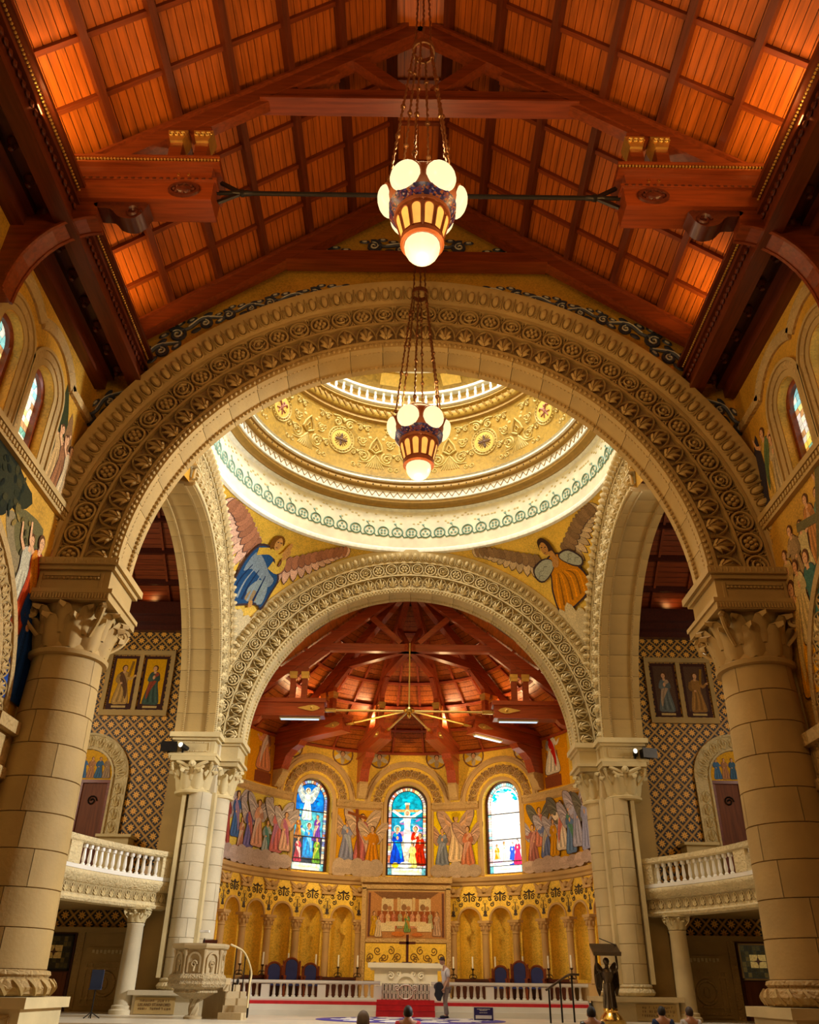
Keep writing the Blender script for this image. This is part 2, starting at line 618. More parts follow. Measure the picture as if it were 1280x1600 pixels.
def figure(cx, b, h, robe, sash=None, flip=1, wings=None, halo=None, hair=HAIR, arms='pray', skin=SKIN, lean=0.0, seated=False):
    """robed figure, base at (cx, b), height h; returns picture shapes"""
    def P(pts):
        return [(cx + flip * (x * h + lean * y * h), b + y * h) for x, y in pts]
    s = []
    if wings:
        for sd in (-1, 1):
            wp = blob([(0.05, 0.70), (0.10, 0.86), (0.24, 1.04), (0.40, 1.08), (0.42, 0.96), (0.36, 0.80), (0.27, 0.64), (0.17, 0.52), (0.10, 0.55)], 3)
            s.append((tint(OUT, 2.0), P([(sd * x * 1.04, (y - 0.7) * 1.03 + 0.7) for x, y in wp])))
            s.append((tint(wings, 0.8), P([(sd * x, y) for x, y in wp])))
            for i, (x1, y1) in enumerate(((0.40, 1.05), (0.41, 0.93), (0.36, 0.80), (0.29, 0.68), (0.20, 0.57))):
                s.append((tint(wings, 1.25 if i % 2 else 0.5), P(stroke(curve([(sd * 0.10, 0.80 - 0.03 * i), (sd * (x1 * 0.6 + 0.02), (y1 + 0.8) / 2 + 0.03), (sd * x1, y1)], 3), 0.03, 0.012))))
    if halo:
        s.append((halo, P(oval(0, 0.905, 0.10, 0.10))))
    w = 0.17 if not seated else 0.22
    body = blob([(-0.07, 0.80), (0.07, 0.80), (0.125, 0.70), (0.11, 0.52), (w, 0.22), (w + 0.02, 0.02), (0.03, 0.0), (-w, 0.01), (-w * 0.9, 0.25), (-0.10, 0.52), (-0.125, 0.70)], 3)
    s.append((OUT, P([(x * 1.07, (y - 0.4) * 1.02 + 0.4) for x, y in body])))
    s.append((robe, P(body)))
    for k in range(5):
        x = -0.11 + 0.055 * k
        s.append((tint(robe, 0.55 if k % 2 else 1.45), P(stroke(curve([(x * 0.5, 0.55), (x * 0.9 + 0.02, 0.3), (x * 1.2, 0.05)], 4), 0.008, 0.03))))
    if sash:
        s.append((sash, P(blob([(-0.11, 0.72), (-0.05, 0.8), (0.08, 0.60), (0.14, 0.30), (0.12, 0.12), (0.05, 0.34), (-0.06, 0.55)], 3))))
        s.append((tint(sash, 0.6), P(stroke(curve([(-0.06, 0.7), (0.04, 0.5), (0.09, 0.2)], 4), 0.012, 0.02))))
    if arms == 'pray':
        s.append((tint(robe, 0.8), P(blob([(-0.12, 0.72), (-0.14, 0.58), (0.0, 0.60), (0.03, 0.66), (-0.04, 0.68)], 3))))
        s.append((tint(robe, 1.15), P(blob([(0.12, 0.73), (0.15, 0.58), (0.02, 0.58), (0.0, 0.64), (0.06, 0.67)], 3))))
        s.append((skin, P(oval(0.01, 0.67, 0.03, 0.05))))
    elif arms == 'up':
        for sd in (-1, 1):
            s.append((skin, P(stroke([(sd * 0.11, 0.74), (sd * 0.22, 0.82), (sd * 0.27, 0.98)], 0.06, 0.03))))
    else:
        s.append((tint(robe, 1.2), P(stroke(curve([(0.10, 0.74), (0.17, 0.62), (0.26, 0.70)], 4), 0.08, 0.05))))
        s.append((skin, P(oval(0.28, 0.71, 0.03, 0.025))))
        s.append((tint(robe, 0.75), P(stroke(curve([(-0.11, 0.74), (-0.15, 0.58), (-0.05, 0.52)], 4), 0.08, 0.05))))
        s.append((skin, P(oval(-0.03, 0.52, 0.03, 0.025))))
    s.append((skin, P(rect(-0.03, 0.03, 0.77, 0.85))))
    s.append((hair, P(oval(0.0, 0.905, 0.068, 0.078))))
    s.append((skin, P(oval(0.012, 0.893, 0.047, 0.062))))
    s.append((OUT, P(rect(-0.012, 0.006, 0.9, 0.908))))
    s.append((OUT, P(rect(0.022, 0.04, 0.9, 0.908))))
    s.append((tint(skin, 0.6), P(rect(0.0, 0.03, 0.862, 0.868))))
    return s


def cloud(x0, x1, y0, y1, c, n=6, seed=1):
    rr = random.Random(seed)
    s = []
    for i in range(n):
        cx = x0 + (x1 - x0) * (i + 0.5) / n
        q = rr.uniform(0.75, 1.1)
        s.append((tint(c, rr.uniform(0.8, 1.15)), oval(cx, y0 + (y1 - y0) * 0.35 * rr.uniform(0.7, 1.2), (x1 - x0) / n * 0.8, (y1 - y0) * 0.6 * q, 12)))
    s.append((tint(c, 0.95), rect(x0, x1, y0, y0 + (y1 - y0) * 0.3)))
    return s


# ------------------------------------------------------------------ shared carved units (local: x along band, z across band, y = depth, front is -y)
def spiral(cx, cz, r0, turns, a0=0.0, n=10, y=-0.02):
    return [(cx + r0 * (1 - 0.85 * k / (n * turns)) * math.cos(a0 + 2 * math.pi * k / n), y, cz + r0 * (1 - 0.85 * k / (n * turns)) * math.sin(a0 + 2 * math.pi * k / n)) for k in range(int(n * turns))]


def corner(b):
    for sx in (-1, 1):
        for sz in (-1, 1):
            b.tube([(sx * 0.20, 0.02, sz * 0.27), (sx * 0.27, -0.01, sz * 0.22), (sx * 0.30, 0.02, sz * 0.10)], 0.022, 4)
            b.ball((sx * 0.275, 0.01, sz * 0.28), 0.04, 5, 4)


def unit_scroll(mat):
    b = MB()
    b.tube([(0.25 * math.cos(t), -0.01, 0.25 * math.sin(t)) for t in [2 * math.pi * k / 18 for k in range(18)]], 0.035, 5, True)
    b.tube(spiral(0, 0, 0.18, 1.6, 0.4), 0.028, 4)
    corner(b)
    for k in range(5):
        a = 0.9 + k * 1.25
        b.tube([(0.13 * math.cos(a), 0.0, 0.13 * math.sin(a)), (0.19 * math.cos(a + 0.5), -0.02, 0.19 * math.sin(a + 0.5))], 0.022, 4)
    b.ball((0, -0.02, 0), 0.05, 6, 4)
    return b.mesh('scroll_roundel', mat)


def unit_rosette(mat):
    b = MB()
    b.tube([(0.25 * math.cos(t), -0.01, 0.25 * math.sin(t)) for t in [2 * math.pi * k / 18 for k in range(18)]], 0.035, 5, True)
    for k in range(6):
        a = k * math.pi / 3
        b.ball((0.12 * math.cos(a), -0.015, 0.12 * math.sin(a)), 0.062, 6, 4, (1, 0.7, 1))
    corner(b)
    b.ball((0, -0.03, 0), 0.05, 6, 4)
    return b.mesh('rosette_roundel', mat)


def unit_leaf(mat):
    b = MB()
    for a, L, w in ((90, 0.52, 0.05), (60, 0.42, 0.042), (120, 0.42, 0.042), (32, 0.30, 0.036), (148, 0.30, 0.036)):
        t = R_(a)
        p = [(0.0, 0.0, -0.26), (L * 0.5 * math.cos(t) * 0.9, -0.045, -0.26 + L * 0.5 * math.sin(t)), (L * math.cos(t) * 0.75, -0.01, -0.26 + L * math.sin(t))]
        b.tube(curve(p, 3), w, 4, rs=[w * q for q in (0.5, 0.8, 1.0, 1.1, 0.9, 0.6, 0.25)])
    b.tube([(0.285 * math.cos(t), -0.005, -0.26 + 0.52 * math.sin(t)) for t in [math.pi * k / 12 for k in range(13)]], 0.026, 4)
    b.ball((0, -0.03, -0.24), 0.05, 6, 4)
    return b.mesh('leaf_palmette', mat)


def unit_egg(mat):
    b = MB()
    b.ball((0, -0.01, 0), 0.1, 8, 6, (0.9, 0.7, 1.55))
    b.tube([(0.135 * math.cos(t), 0, 0.185 * math.sin(t)) for t in [math.pi * (0.9 + 1.2 * k / 10) for k in range(11)]] , 0.024, 4)
    b.tube([(0.165, 0, -0.18), (0.165, -0.02, 0.0), (0.165, 0, 0.18)], 0.02, 4)
    return b.mesh('egg_and_dart', mat)


def archivolt(parent, ms, mg, flare=0.0, a0=0.0, a1=180.0, units=True):
    """carved bands round an arch face of radius RA; face at local y=0"""
    us, ur, ul, ue = ms['units']
    st = ms['stone']
    b = MB()
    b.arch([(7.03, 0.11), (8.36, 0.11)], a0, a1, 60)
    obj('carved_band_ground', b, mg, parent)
    b = MB()
    for r0, r1, p in ((6.99, 7.07, 0.03), (7.66, 7.72, 0.03), (8.29, 8.37, 0.05)):
        b.arch([(r0, 0.13), (r0, -p), (r1, -p), (r1, 0.13)], a0, a1, 60, closed=True)
    obj('fillet_moulding', b, st, parent)
    # beaded inner edge
    b = MB()
    n = 150
    for i in range(n):
        t = R_(a0 + (a1 - a0) * (i + 0.5) / n)
        b.ball((6.93 * math.cos(t), -0.01, 6.93 * math.sin(t)), 0.05, 5, 4)
    obj('bead_moulding', b, st, parent, kind='stuff')
    # outer egg and dart moulding, flared towards the viewer
    b = MB()
    b.arch([(8.36, 0.12), (8.36, -0.02), (8.80, -0.04 - flare), (8.95, -0.06 - flare), (8.95, 0.16)], a0, a1, 60)
    obj('outer_moulding', b, st, parent)
    if not units:
        return
    q = (a1 - a0) / 180.0

    def ring(mesh_list, r, n, dep, tilt=0.0, sc=1.0, nm='x'):
        for i in range(n):
            th = R_(a0 + (a1 - a0) * (i + 0.5) / n)
            M = Matrix.Rotation(math.pi / 2 - th, 4, 'Y') @ Matrix.Translation((0, dep, r)) @ Matrix.Rotation(tilt, 4, 'X') @ Matrix.Diagonal((sc, 1.7, sc, 1))
            me = mesh_list[i % len(mesh_list)]
            link(me.name.split('.')[0], me, parent, M=M)
    ring([us, ur], 8.005, int(42 * q), 0.03, 0.0, 0.98)
    ring([ul], 7.37, int(42 * q), 0.03, 0.0, 0.98)
    ring([ue], 8.60, int(78 * q), -0.07 - flare * 0.55, math.atan2(flare, 0.44), 1.02)


# ------------------------------------------------------------------ capitals
def acanthus(mat, h=0.5, w=0.3, name='acanthus_leaf'):
    b = MB()
    n = 6
    vs = []
    prof = [(0, 0, 0.8), (-0.06, 0.25, 1.0), (-0.10, 0.5, 1.05), (-0.17, 0.75, 0.95), (-0.32, 0.97, 0.7), (-0.46, 0.93, 0.45), (-0.46, 0.80, 0.2)]
    for (y, z, k) in prof:
        for i in range(5):
            u = (i - 2) / 2
            vs.append((u * w / 2 * k, y * h + 0.10 * h * u * u * (0.2 if i in (1, 3) else 1.3) - (0.07 * h if i == 2 else 0), z * h - 0.05 * h * abs(u)))
    fs = []
    for j in range(len(prof) - 1):
        for i in range(4):
            fs.append((j * 5 + i, j * 5 + i + 1, (j + 1) * 5 + i + 1, (j + 1) * 5 + i))
    b.add(vs, fs)
    return b.mesh(name, mat, 60)


def volute_mesh(mat, r=0.16):
    b = MB()
    pts = [(r * (1 - 0.8 * k / 20) * math.cos(0.3 + k * 0.55), 0, r * (1 - 0.8 * k / 20) * math.sin(0.3 + k * 0.55)) for k in range(21)]
    b.tube(pts, r * 0.3, 5, rs=[r * (0.36 - 0.008 * k) for k in range(21)])
    b.ball((0, 0, 0), r * 0.3, 6, 4)
    b.tube(curve([(r * 0.9, 0, r * 0.2), (r * 0.2, 0, -r * 1.2), (-r * 1.6, 0, -r * 2.8)], 4), r * 0.25, 5)
    return b.mesh('volute', mat)


def capital(parent, M, rb, rt, h, mat, leaf, vol, nleaf=8, half=False, ring=True, a_from=0, a_to=360):
    """bell, neck ring, abacus, leaves and corner volutes; M local matrix under parent; rb neck radius, rt half width of top"""
    bell = MB()
    if half:
        bell.lathe([(rb, 0), (rb * 0.94, h * 0.3), (rb * 0.96, h * 0.6), (rt * 0.92, h * 0.86)], 24, a0=a_from, a1=a_to)
    else:
        bell.lathe([(rb, 0), (rb * 0.94, h * 0.3), (rb * 0.96, h * 0.6), (rt * 0.92, h * 0.86)], 24)
    o = obj('capital', bell, mat, parent, M=M)
    ab = MB()
    ab.box(-rt * 1.08, rt * 1.08, -rt * 1.08, rt * 1.08, h * 0.86, h)
    obj('abacus', ab, mat, o)
    if ring:
        rg = MB()
        rg.lathe([(rb * 0.98, -h * 0.12), (rb * 1.12, -h * 0.10), (rb * 1.15, -h * 0.03), (rb * 1.05, 0.01), (rb * 0.98, 0.01)], 28)
        obj('neck_ring', rg, mat, o)
    lh = leaf['h']
    for i in range(nleaf):
        a = 2 * math.pi * (i + 0.5) / nleaf
        s = h * 0.62 / lh
        link('acanthus_leaf', leaf['me'], o, M=Matrix.Rotation(a, 4, 'Z') @ Matrix.Translation((0, -rb * 1.01, h * 0.02)) @ Matrix.Diagonal((rb * 2 * math.pi / nleaf / leaf['w'] * 0.98, s, s, 1)))
        link('acanthus_leaf', leaf['me'], o, M=Matrix.Rotation(a + math.pi / nleaf, 4, 'Z') @ Matrix.Translation((0, -rb * 1.03, h * 0.28)) @ Matrix.Diagonal((rb * 2 * math.pi / nleaf / leaf['w'] * 0.9, s * 0.95, s * 0.9, 1)))
    for k in range(4):
        a = math.pi / 4 + k * math.pi / 2
        link('volute', vol, o, M=Matrix.Rotation(a, 4, 'Z') @ Matrix.Translation((rt * 1.22, 0, h * 0.70)) @ Matrix.Scale(rt / 0.8, 4))
    return o


def frame_at(loc, rz):
    return Matrix.Translation(loc) @ Matrix.Rotation(rz, 4, 'Z')


LEAF = {'me': acanthus(MS), 'h': 0.5, 'w': 0.3}
LEAFP = {'me': acanthus(MSP), 'h': 0.5, 'w': 0.3}
VOL, VOLP = volute_mesh(MS), volute_mesh(MSP)
WARMU = {'stone': MS, 'units': (unit_scroll(MS), unit_rosette(MS), unit_leaf(MS), unit_egg(MS))}
PALEU = {'stone': MSP, 'units': (unit_scroll(MSP), unit_rosette(MSP), unit_leaf(MSP), unit_egg(MSP))}


# ================================================================== NAVE
# ---- floors
b = MB()
b.box(-14, 14, -6, 24.0, -0.2, 0.0)
MFLOOR = stone('nave_floor_stone', (0.42, 0.30, 0.17), 0.4)
obj('floor', b, MFLOOR, label='tan stone floor of the nave under the pews', kind='structure')
b = MB()
b.box(-14.5, 14.5, 24.0, 34.0, -0.2, 0.67)
MFLOOR2 = stone('pale_marble_floor', (0.70, 0.62, 0.46), 0.3, 0.2, 0.05)
obj('floor', b, MFLOOR2, label='pale marble floor of the raised crossing', kind='structure')

# ---- boarded roof in coffers
CA = 1 / math.sqrt(1 + SLOPE * SLOPE)
ALPHA = math.atan(SLOPE)
STRIP = [0.8 / CA, 2.0 / CA, 3.2 / CA, 4.4 / CA, 5.6 / CA, 6.8 / CA, 8.05 / CA]
NB = 8
PL = 4.95 / 4
bw = (STRIP[1] - STRIP[0]) / NB
b = MB()
b.box(-bw / 2 + 0.009, bw / 2 - 0.009, 0.03, PL - 0.03, 0.0, 0.03)
BOARD = b.mesh('board', MW, 0)
b = MB()
b.box(-0.8 / 4 + 0.008, 0.8 / 4 - 0.008, 0.03, PL - 0.03, 0.0, 0.03)
BOARDR = b.mesh('board', MW, 0)
b = MB()
b.box(-0.08, 0.08, 0, 4.95, -0.27, 0.02)
PURLIN = b.mesh('purlin', MWY, 0)
b = MB()
b.box(0.06, STRIP[1] - STRIP[0] - 0.06, -0.055, 0.055, -0.11, 0.02)
BATTEN = b.mesh('batten', MWB, 0)
for bay, y0 in (('front bay', 6.9), ('rear bay next to the arch', 11.85)):
    for sd, side in ((-1, 'left'), (1, 'right')):
        e = Vector((sd * CA, 0, -SLOPE * CA))
        n = Vector((sd * SLOPE * CA, 0, CA))
        ey = Vector((0, sd, 0))
        M = Matrix((e, ey, n)).transposed().to_4x4()
        M.translation = Vector((0, y0 if sd > 0 else y0 + 4.95, ROOF0))
        deck = MB()
        deck.box(0.3, STRIP[-1] + 0.6, -0.05, 5.0, 0.035, 0.1)
        ce = obj('ceiling', deck, MWD, M=M, label=f'coffered redwood board ceiling, {side} slope, {bay}', kind='structure')
        for i in range(6):
            for j in range(4):
                for k in range(NB):
                    link('board', BOARD, ce, (STRIP[i] + bw * (k + 0.5), PL * j, 0))
                if j:
                    link('batten', BATTEN, ce, (STRIP[i], PL * j, 0))
        for i in range(7):
            link('purlin', PURLIN, ce, (STRIP[i], 0, 0))
    deck = MB()
    deck.box(-0.9, 0.9, -0.05, 5.0, 0.035, 0.1)
    ce = obj('ceiling', deck, MWD, loc=(0, y0, ROOF0 - 0.8 * SLOPE - 0.02), label=f'flat redwood ridge ceiling, {bay}', kind='structure')
    for j in range(4):
        for k in range(4):
            link('board', BOARDR, ce, (-0.6 + 0.4 * k, PL * j, 0))
        rb = MB()
        rb.box(-0.72, 0.72, -0.05, 0.05, -0.1, 0.02)
        if j:
            obj('batten', rb, MWB, ce, (0, PL * j, 0))
# roof over the camera, plain continuation
for sd, side in ((-1, 'left'), (1, 'right')):
    b = MB()
    b.add([(0, -6, ROOF0), (sd * 8.6, -6, ROOF0 - SLOPE * 8.6), (sd * 8.6, 6.9, ROOF0 - SLOPE * 8.6), (0, 6.9, ROOF0)], [(0, 1, 2, 3)])
    obj('ceiling', b, MW, label=f'redwood ceiling above the viewer, {side} slope', kind='structure')


def zr(x):
    return ROOF0 - SLOPE * abs(x)


def truss(yt, full, label):
    t = empty('roof_truss', (0, yt, 0), label=label, cat='roof truss')
    off = 0.27 / CA
    for sd in (-1, 1):
        m = MB()
        m.bar((sd * 8.3, 0, zr(8.3) - off - 0.26), (0, 0, zr(0) - off - 0.26), 0.34, 0.42)
        obj('rafter', m, MWB, t, smooth=0)
        m = MB()
        m.bar((sd * 8.3, 0, zr(8.3) - off - 0.03), (0, 0, zr(0) - off - 0.03), 0.52, 0.07)
        obj('rafter_cap', m, MWB, t, smooth=0)
    m = MB()
    m.box(-3.72, 3.72, -0.15, 0.15, 19.42, 19.82)
    obj('collar_beam', m, MWB, t, smooth=0)
    m = MB()
    m.box(-3.72, 3.72, -0.23, 0.23, 19.36, 19.42)
    obj('collar_moulding', m, MWB, t, smooth=0)
    if not full:
        return t
    for sd in (-1, 1):
        m = MB()
        m.bar((sd * 3.6, 0, 19.52), (sd * 5.25, 0, 18.22), 0.25, 0.36)
        obj('inner_brace', m, MWB, t, smooth=0)
        m = MB()
        m.bar((sd * 0.35, 0, 19.85), (sd * 1.75, 0, 21.35), 0.26, 0.28)
        obj('king_strut', m, MWB, t, smooth=0)
        m = MB()
        m.bar((sd * 1.2, 0, 21.72), (sd * 0.08, 0, 22.35), 0.24, 0.26)
        obj('top_strut', m, MWB, t, smooth=0)
        m = MB()
        m.bar((sd * 2.9, 0, 19.95), (sd * 2.0, 0, 20.6), 0.22, 0.24)
        obj('corner_wedge', m, MWB, t, smooth=0)
        for x in (4.85, 5.42):
            m = MB()
            m.box(sd * x - 0.14, sd * x + 0.14, -0.14, 0.14, 16.95, 18.35 if x < 5 else 18.2)
            p = obj('queen_post', m, MWB, t, smooth=0)
            m = MB()
            m.prism([(-0.14, 17.78), (0.14, 17.78), (0.20, 18.0), (0.22, 18.14), (-0.22, 18.14), (-0.20, 18.0)], -0.2, 0.2, lambda a, bb, d, x=x: (sd * x + a, d, bb))
            for k in range(3):
                m.tube(spiral(sd * x - 0.12 + 0.12 * k, 17.98, 0.075, 1.4, 0, 8, -0.22), 0.02, 4)
            obj('carved_gilt_capital', m, MGILT, p)
        # hammer beam
        m = MB()
        m.box(min(sd * 4.35, sd * 8.4), max(sd * 4.35, sd * 8.4), -0.3, 0.3, 15.72, 16.28)
        m.box(min(sd * 4.45, sd * 8.4), max(sd * 4.45, sd * 8.4), -0.24, 0.24, 16.36, 16.80)
        hb = obj('hammer_beam', m, MWB, t, smooth=0)
        m = MB()
        m.box(min(sd * 4.3, sd * 8.4), max(sd * 4.3, sd * 8.4), -0.36, 0.36, 16.80, 16.86)
        m.box(min(sd * 4.3, sd * 8.4), max(sd * 4.3, sd * 8.4), -0.42, 0.42, 16.93, 16.98)
        m.box(min(sd * 4.3, sd * 8.4), max(sd * 4.3, sd * 8.4), -0.34, 0.34, 16.28, 16.36)
        obj('beam_moulding', m, MWB, hb, smooth=0)
        m = MB()
        for k in range(56):
            m.ball((sd * (4.33 + 0.072 * k), -0.37, 16.895), 0.03, 5, 4)
        obj('bead_row', m, MGILT, hb, kind='stuff')
        m = MB()
        for k in range(26):
            m.ball((sd * (4.42 + 0.15 * k), -0.33, 16.32), 0.05, 5, 4, (1.3, 0.5, 0.8))
        obj('carved_leaf_row', m, MWD, hb, kind='stuff')
        m = MB()
        m.tube([(sd * 4.95 + 0.3 * math.cos(q), -0.31, 16.0 + 0.19 * math.sin(q)) for q in [2 * math.pi * k / 16 for k in range(16)]], 0.05, 5, True)
        m.ball((sd * 4.95, -0.3, 16.0), 0.17, 8, 6, (1.3, 0.5, 0.8))
        for k in range(8):
            q = k * math.pi / 4
            m.ball((sd * 4.95 + 0.2 * math.cos(q), -0.32, 16.0 + 0.12 * math.sin(q)), 0.05, 5, 4)
        obj('oval_rosette', m, MWD, hb)
        for k in (0, 1):
            m = MB()
            m.ball((sd * (4.95 + 0.22 * k), -0.25, 16.58), 0.035, 6, 4)
            obj('bolt_head', m, MBRASS, hb)
        # carved scroll bracket under the beam
        m = MB()
        m.prism(blob([(5.75, 15.72), (6.75, 15.72), (6.72, 15.55), (6.45, 15.52), (6.25, 15.30), (5.98, 15.22), (5.80, 15.34), (5.72, 15.52)], 3), -0.2, 0.2, lambda a, bb, d: (sd * a, d, bb))
        m.tube(spiral(sd * 5.95, 15.42, 0.17, 1.6, 0, 10, -0.22), 0.035, 4)
        obj('scroll_bracket', m, MWD, hb)
        # curved wall brace
        pts = [(6.75, 15.72), (8.4, 15.72), (8.4, 13.2), (8.1, 13.2)]
        arc = [(8.1 - 1.42 * (1 - math.cos(q)), 13.2 + 2.05 * math.sin(q)) for q in [R_(9 * k) for k in range(1, 11)]]
        m = MB()
        m.prism(pts + arc, -0.2, 0.2, lambda a, bb, d: (sd * a, d, bb))
        cb = obj('curved_brace', m, MWB, t, smooth=0)
        m = MB()
        for w in (-0.24, 0.24):
            m.tube([(sd * a, w * 0.9, z) for a, z in [(8.1, 13.2)] + arc], 0.045, 5)
        obj('brace_moulding', m, MWB, cb)
    # iron tie
    m = MB()
    m.tube([(-4.4, 0, 16.3), (4.4, 0, 16.3)], 0.05, 8)
    tr = obj('tie_rod', m, MIRON, t)
    for sd in (-1, 1):
        m = MB()
        m.bar((sd * 4.3, 0, 16.62), (sd * 3.85, 0, 16.32), 0.06, 0.08)
        m.bar((sd * 4.3, 0, 16.0), (sd * 3.85, 0, 16.28), 0.06, 0.08)
        m.ball((sd * 3.8, 0, 16.3), 0.09, 6, 5)
        m.ball((sd * 3.8, 0, 16.3), 0.12, 6, 5, (3, 0.6, 0.6))
        obj('rod_fork', m, MIRON, tr)
    return t


truss(11.85, True, 'open redwood hammer beam truss with gilt post capitals and iron tie rod')
truss(16.72, False, 'redwood rafters and collar set against the wall over the great arch')

# ---- eaves cornices
for sd, side in ((-1, 'left'), (1, 'right')):
    b = MB()
    b.box(min(sd * 7.45, sd * 8.4), max(sd * 7.45, sd * 8.4), -2, 17, 15.45, 15.55)
    tr = obj('trim_%d' % (1 if sd < 0 else 2), b, MWD, label=f'deep dark wooden eaves cornice with turned bosses along the {side} wall', kind='structure')
    b = MB()
    b.box(min(sd * 7.2, sd * 7.45), max(sd * 7.2, sd * 7.45), -2, 17, 15.12, 16.05)
    obj('fascia', b, MWY, tr, smooth=0)
    b = MB()
    b.box(min(sd * 7.12, sd * 7.5), max(sd * 7.12, sd * 7.5), -2, 17, 15.04, 15.14)
    b.box(min(sd * 7.10, sd * 7.3), max(sd * 7.10, sd * 7.3), -2, 17, 15.62, 15.70)
    b.box(min(sd * 7.04, sd * 7.4), max(sd * 7.04, sd * 7.4), -2, 17, 16.02, 16.12)
    b.box(min(sd * 8.12, sd * 8.42), max(sd * 8.12, sd * 8.42), -2, 17, 14.98, 15.30)
    b.box(min(sd * 7.95, sd * 8.15), max(sd * 7.95, sd * 8.15), -2, 17, 15.28, 15.46)
    obj('cornice_moulding', b, MWY, tr, smooth=0)
    b = MB()
    for k in range(150):
        b.ball((sd * 7.15, 5.5 + 0.0765 * k, 15.95), 0.032, 5, 4)
    obj('bead_row', b, MGILT, tr, kind='stuff')
    b = MB()
    for k in range(60):
        b.ball((sd * 7.16, 5.5 + 0.19 * k, 15.5), 0.07, 5, 4, (0.6, 1.2, 1))
    obj('carved_leaf_row', b, MWY, tr, kind='stuff')
    b = MB()
    b.lathe([(0.0, -0.26), (0.05, -0.24), (0.07, -0.19), (0.04, -0.15), (0.10, -0.10), (0.13, -0.04), (0.10, 0.0), (0.16, 0.02)], 10)
    boss = b.mesh('turned_boss', MWY)
    for k in range(14):
        link('turned_boss', boss, tr, (sd * 7.78, 5.9 + 0.83 * k, 15.44))
    # uplights standing on the cornice
    for yy in (10.35, 15.1):
        b = MB()
        b.box(-0.12, 0.12, -0.25, 0.25, 0, 0.1)
        b.box(-0.1, 0.1, -0.22, 0.22, 0.1, 0.13)
        fl = obj('cornice_uplight', b, MIRON, loc=(sd * 7.75, yy, 15.58), label=f'low floodlight box on the {side} eaves, ' + ('rear bay' if yy > 12 else 'front bay'), cat='floodlight')
        light('cornice_uplight_lamp', 'SPOT', (sd * 7.72, yy, 15.8), 260, (1.0, 0.6, 0.18), 0.12, (sd * 7.0, yy + 0.1, 18), 110, 0.8)


# continuous cove lighting hidden behind each cornice
for sd in (-1, 1):
    light('cornice_cove_light', 'AREA', (sd * 7.62, 9.5, 16.2), 560, (1.0, 0.56, 0.19), (0.2, 14.0), (sd * 2.0, 9.5, 21.0))

# ---- side walls with clerestory windows and arcade
def wall_open(mb, x0, x1, z0, z1, ops, depth, fn, seg=50.0):
    """front face at d=0 with arched openings (cx, half, zb, zs); reveals to depth"""
    xs = x0

    def q(a, c, e, f, d=0):
        ns = max(1, int(abs(c - a) / seg))
        for i in range(ns):
            p, r = a + (c - a) * i / ns, a + (c - a) * (i + 1) / ns
            mb.add([fn(p, e, d), fn(r, e, d), fn(r, f, d), fn(p, f, d)], [(0, 1, 2, 3)])
    for cx, h, zb, zs in sorted(ops):
        q(xs, cx - h, z0, z1)
        if zb > z0:
            q(cx - h, cx + h, z0, zb)
        n = 16
        for i in range(n):
            a0, a1 = math.pi - math.pi * i / n, math.pi - math.pi * (i + 1) / n
            p0, p1 = (cx + h * math.cos(a0), zs + h * math.sin(a0)), (cx + h * math.cos(a1), zs + h * math.sin(a1))
            mb.add([fn(p0[0], p0[1], 0), fn(p1[0], p1[1], 0), fn(p1[0], z1, 0), fn(p0[0], z1, 0)], [(0, 1, 2, 3)])
            mb.add([fn(p0[0], p0[1], 0), fn(p1[0], p1[1], 0), fn(p1[0], p1[1], depth), fn(p0[0], p0[1], depth)], [(0, 1, 2, 3)])
        for s in (-1, 1):
            mb.add([fn(cx + s * h, zb, 0), fn(cx + s * h, zs, 0), fn(cx + s * h, zs, depth), fn(cx + s * h, zb, depth)], [(0, 1, 2, 3)])
        if zb > z0:
            mb.add([fn(cx - h, zb, 0), fn(cx + h, zb, 0), fn(cx + h, zb, depth), fn(cx - h, zb, depth)], [(0, 1, 2, 3)])
        xs = cx + h
    q(xs, x1, z0, z1)


def glass_panes(cx, h, zb, zs, cols, rng, nx=4, nz=9):
    """irregular coloured quarry panes inside an arched light"""
    out = []
    top = zs + h
    gx = [[cx - h + 2 * h * i / nx + (rng.uniform(-0.3, 0.3) * 2 * h / nx if 0 < i < nx else 0) for i in range(nx + 1)] for _ in range(nz + 1)]
    gz = [zb + (top - zb) * j / nz for j in range(nz + 1)]
    for j in range(nz):
        for i in range(nx):
            pts = [(gx[j][i], gz[j]), (gx[j][i + 1], gz[j]), (gx[j + 1][i + 1], gz[j + 1]), (gx[j + 1][i], gz[j + 1])]
            mx = sum(p[0] for p in pts) / 4
            mz = sum(p[1] for p in pts) / 4
            pts = [(mx + (p[0] - mx) * 0.93, mz + (p[1] - mz) * 0.95) for p in pts]
            cl = []
            for x, z in pts:
                if z > zs:
                    dx, dz = x - cx, z - zs
                    r = math.hypot(dx, dz)
                    if r > h * 0.98:
                        x, z = cx + dx / r * h * 0.98, zs + dz / r * h * 0.98
                cl.append((x, z))
            c = rng.choice(cols(mz))
            out.append((c, cl))
    return out


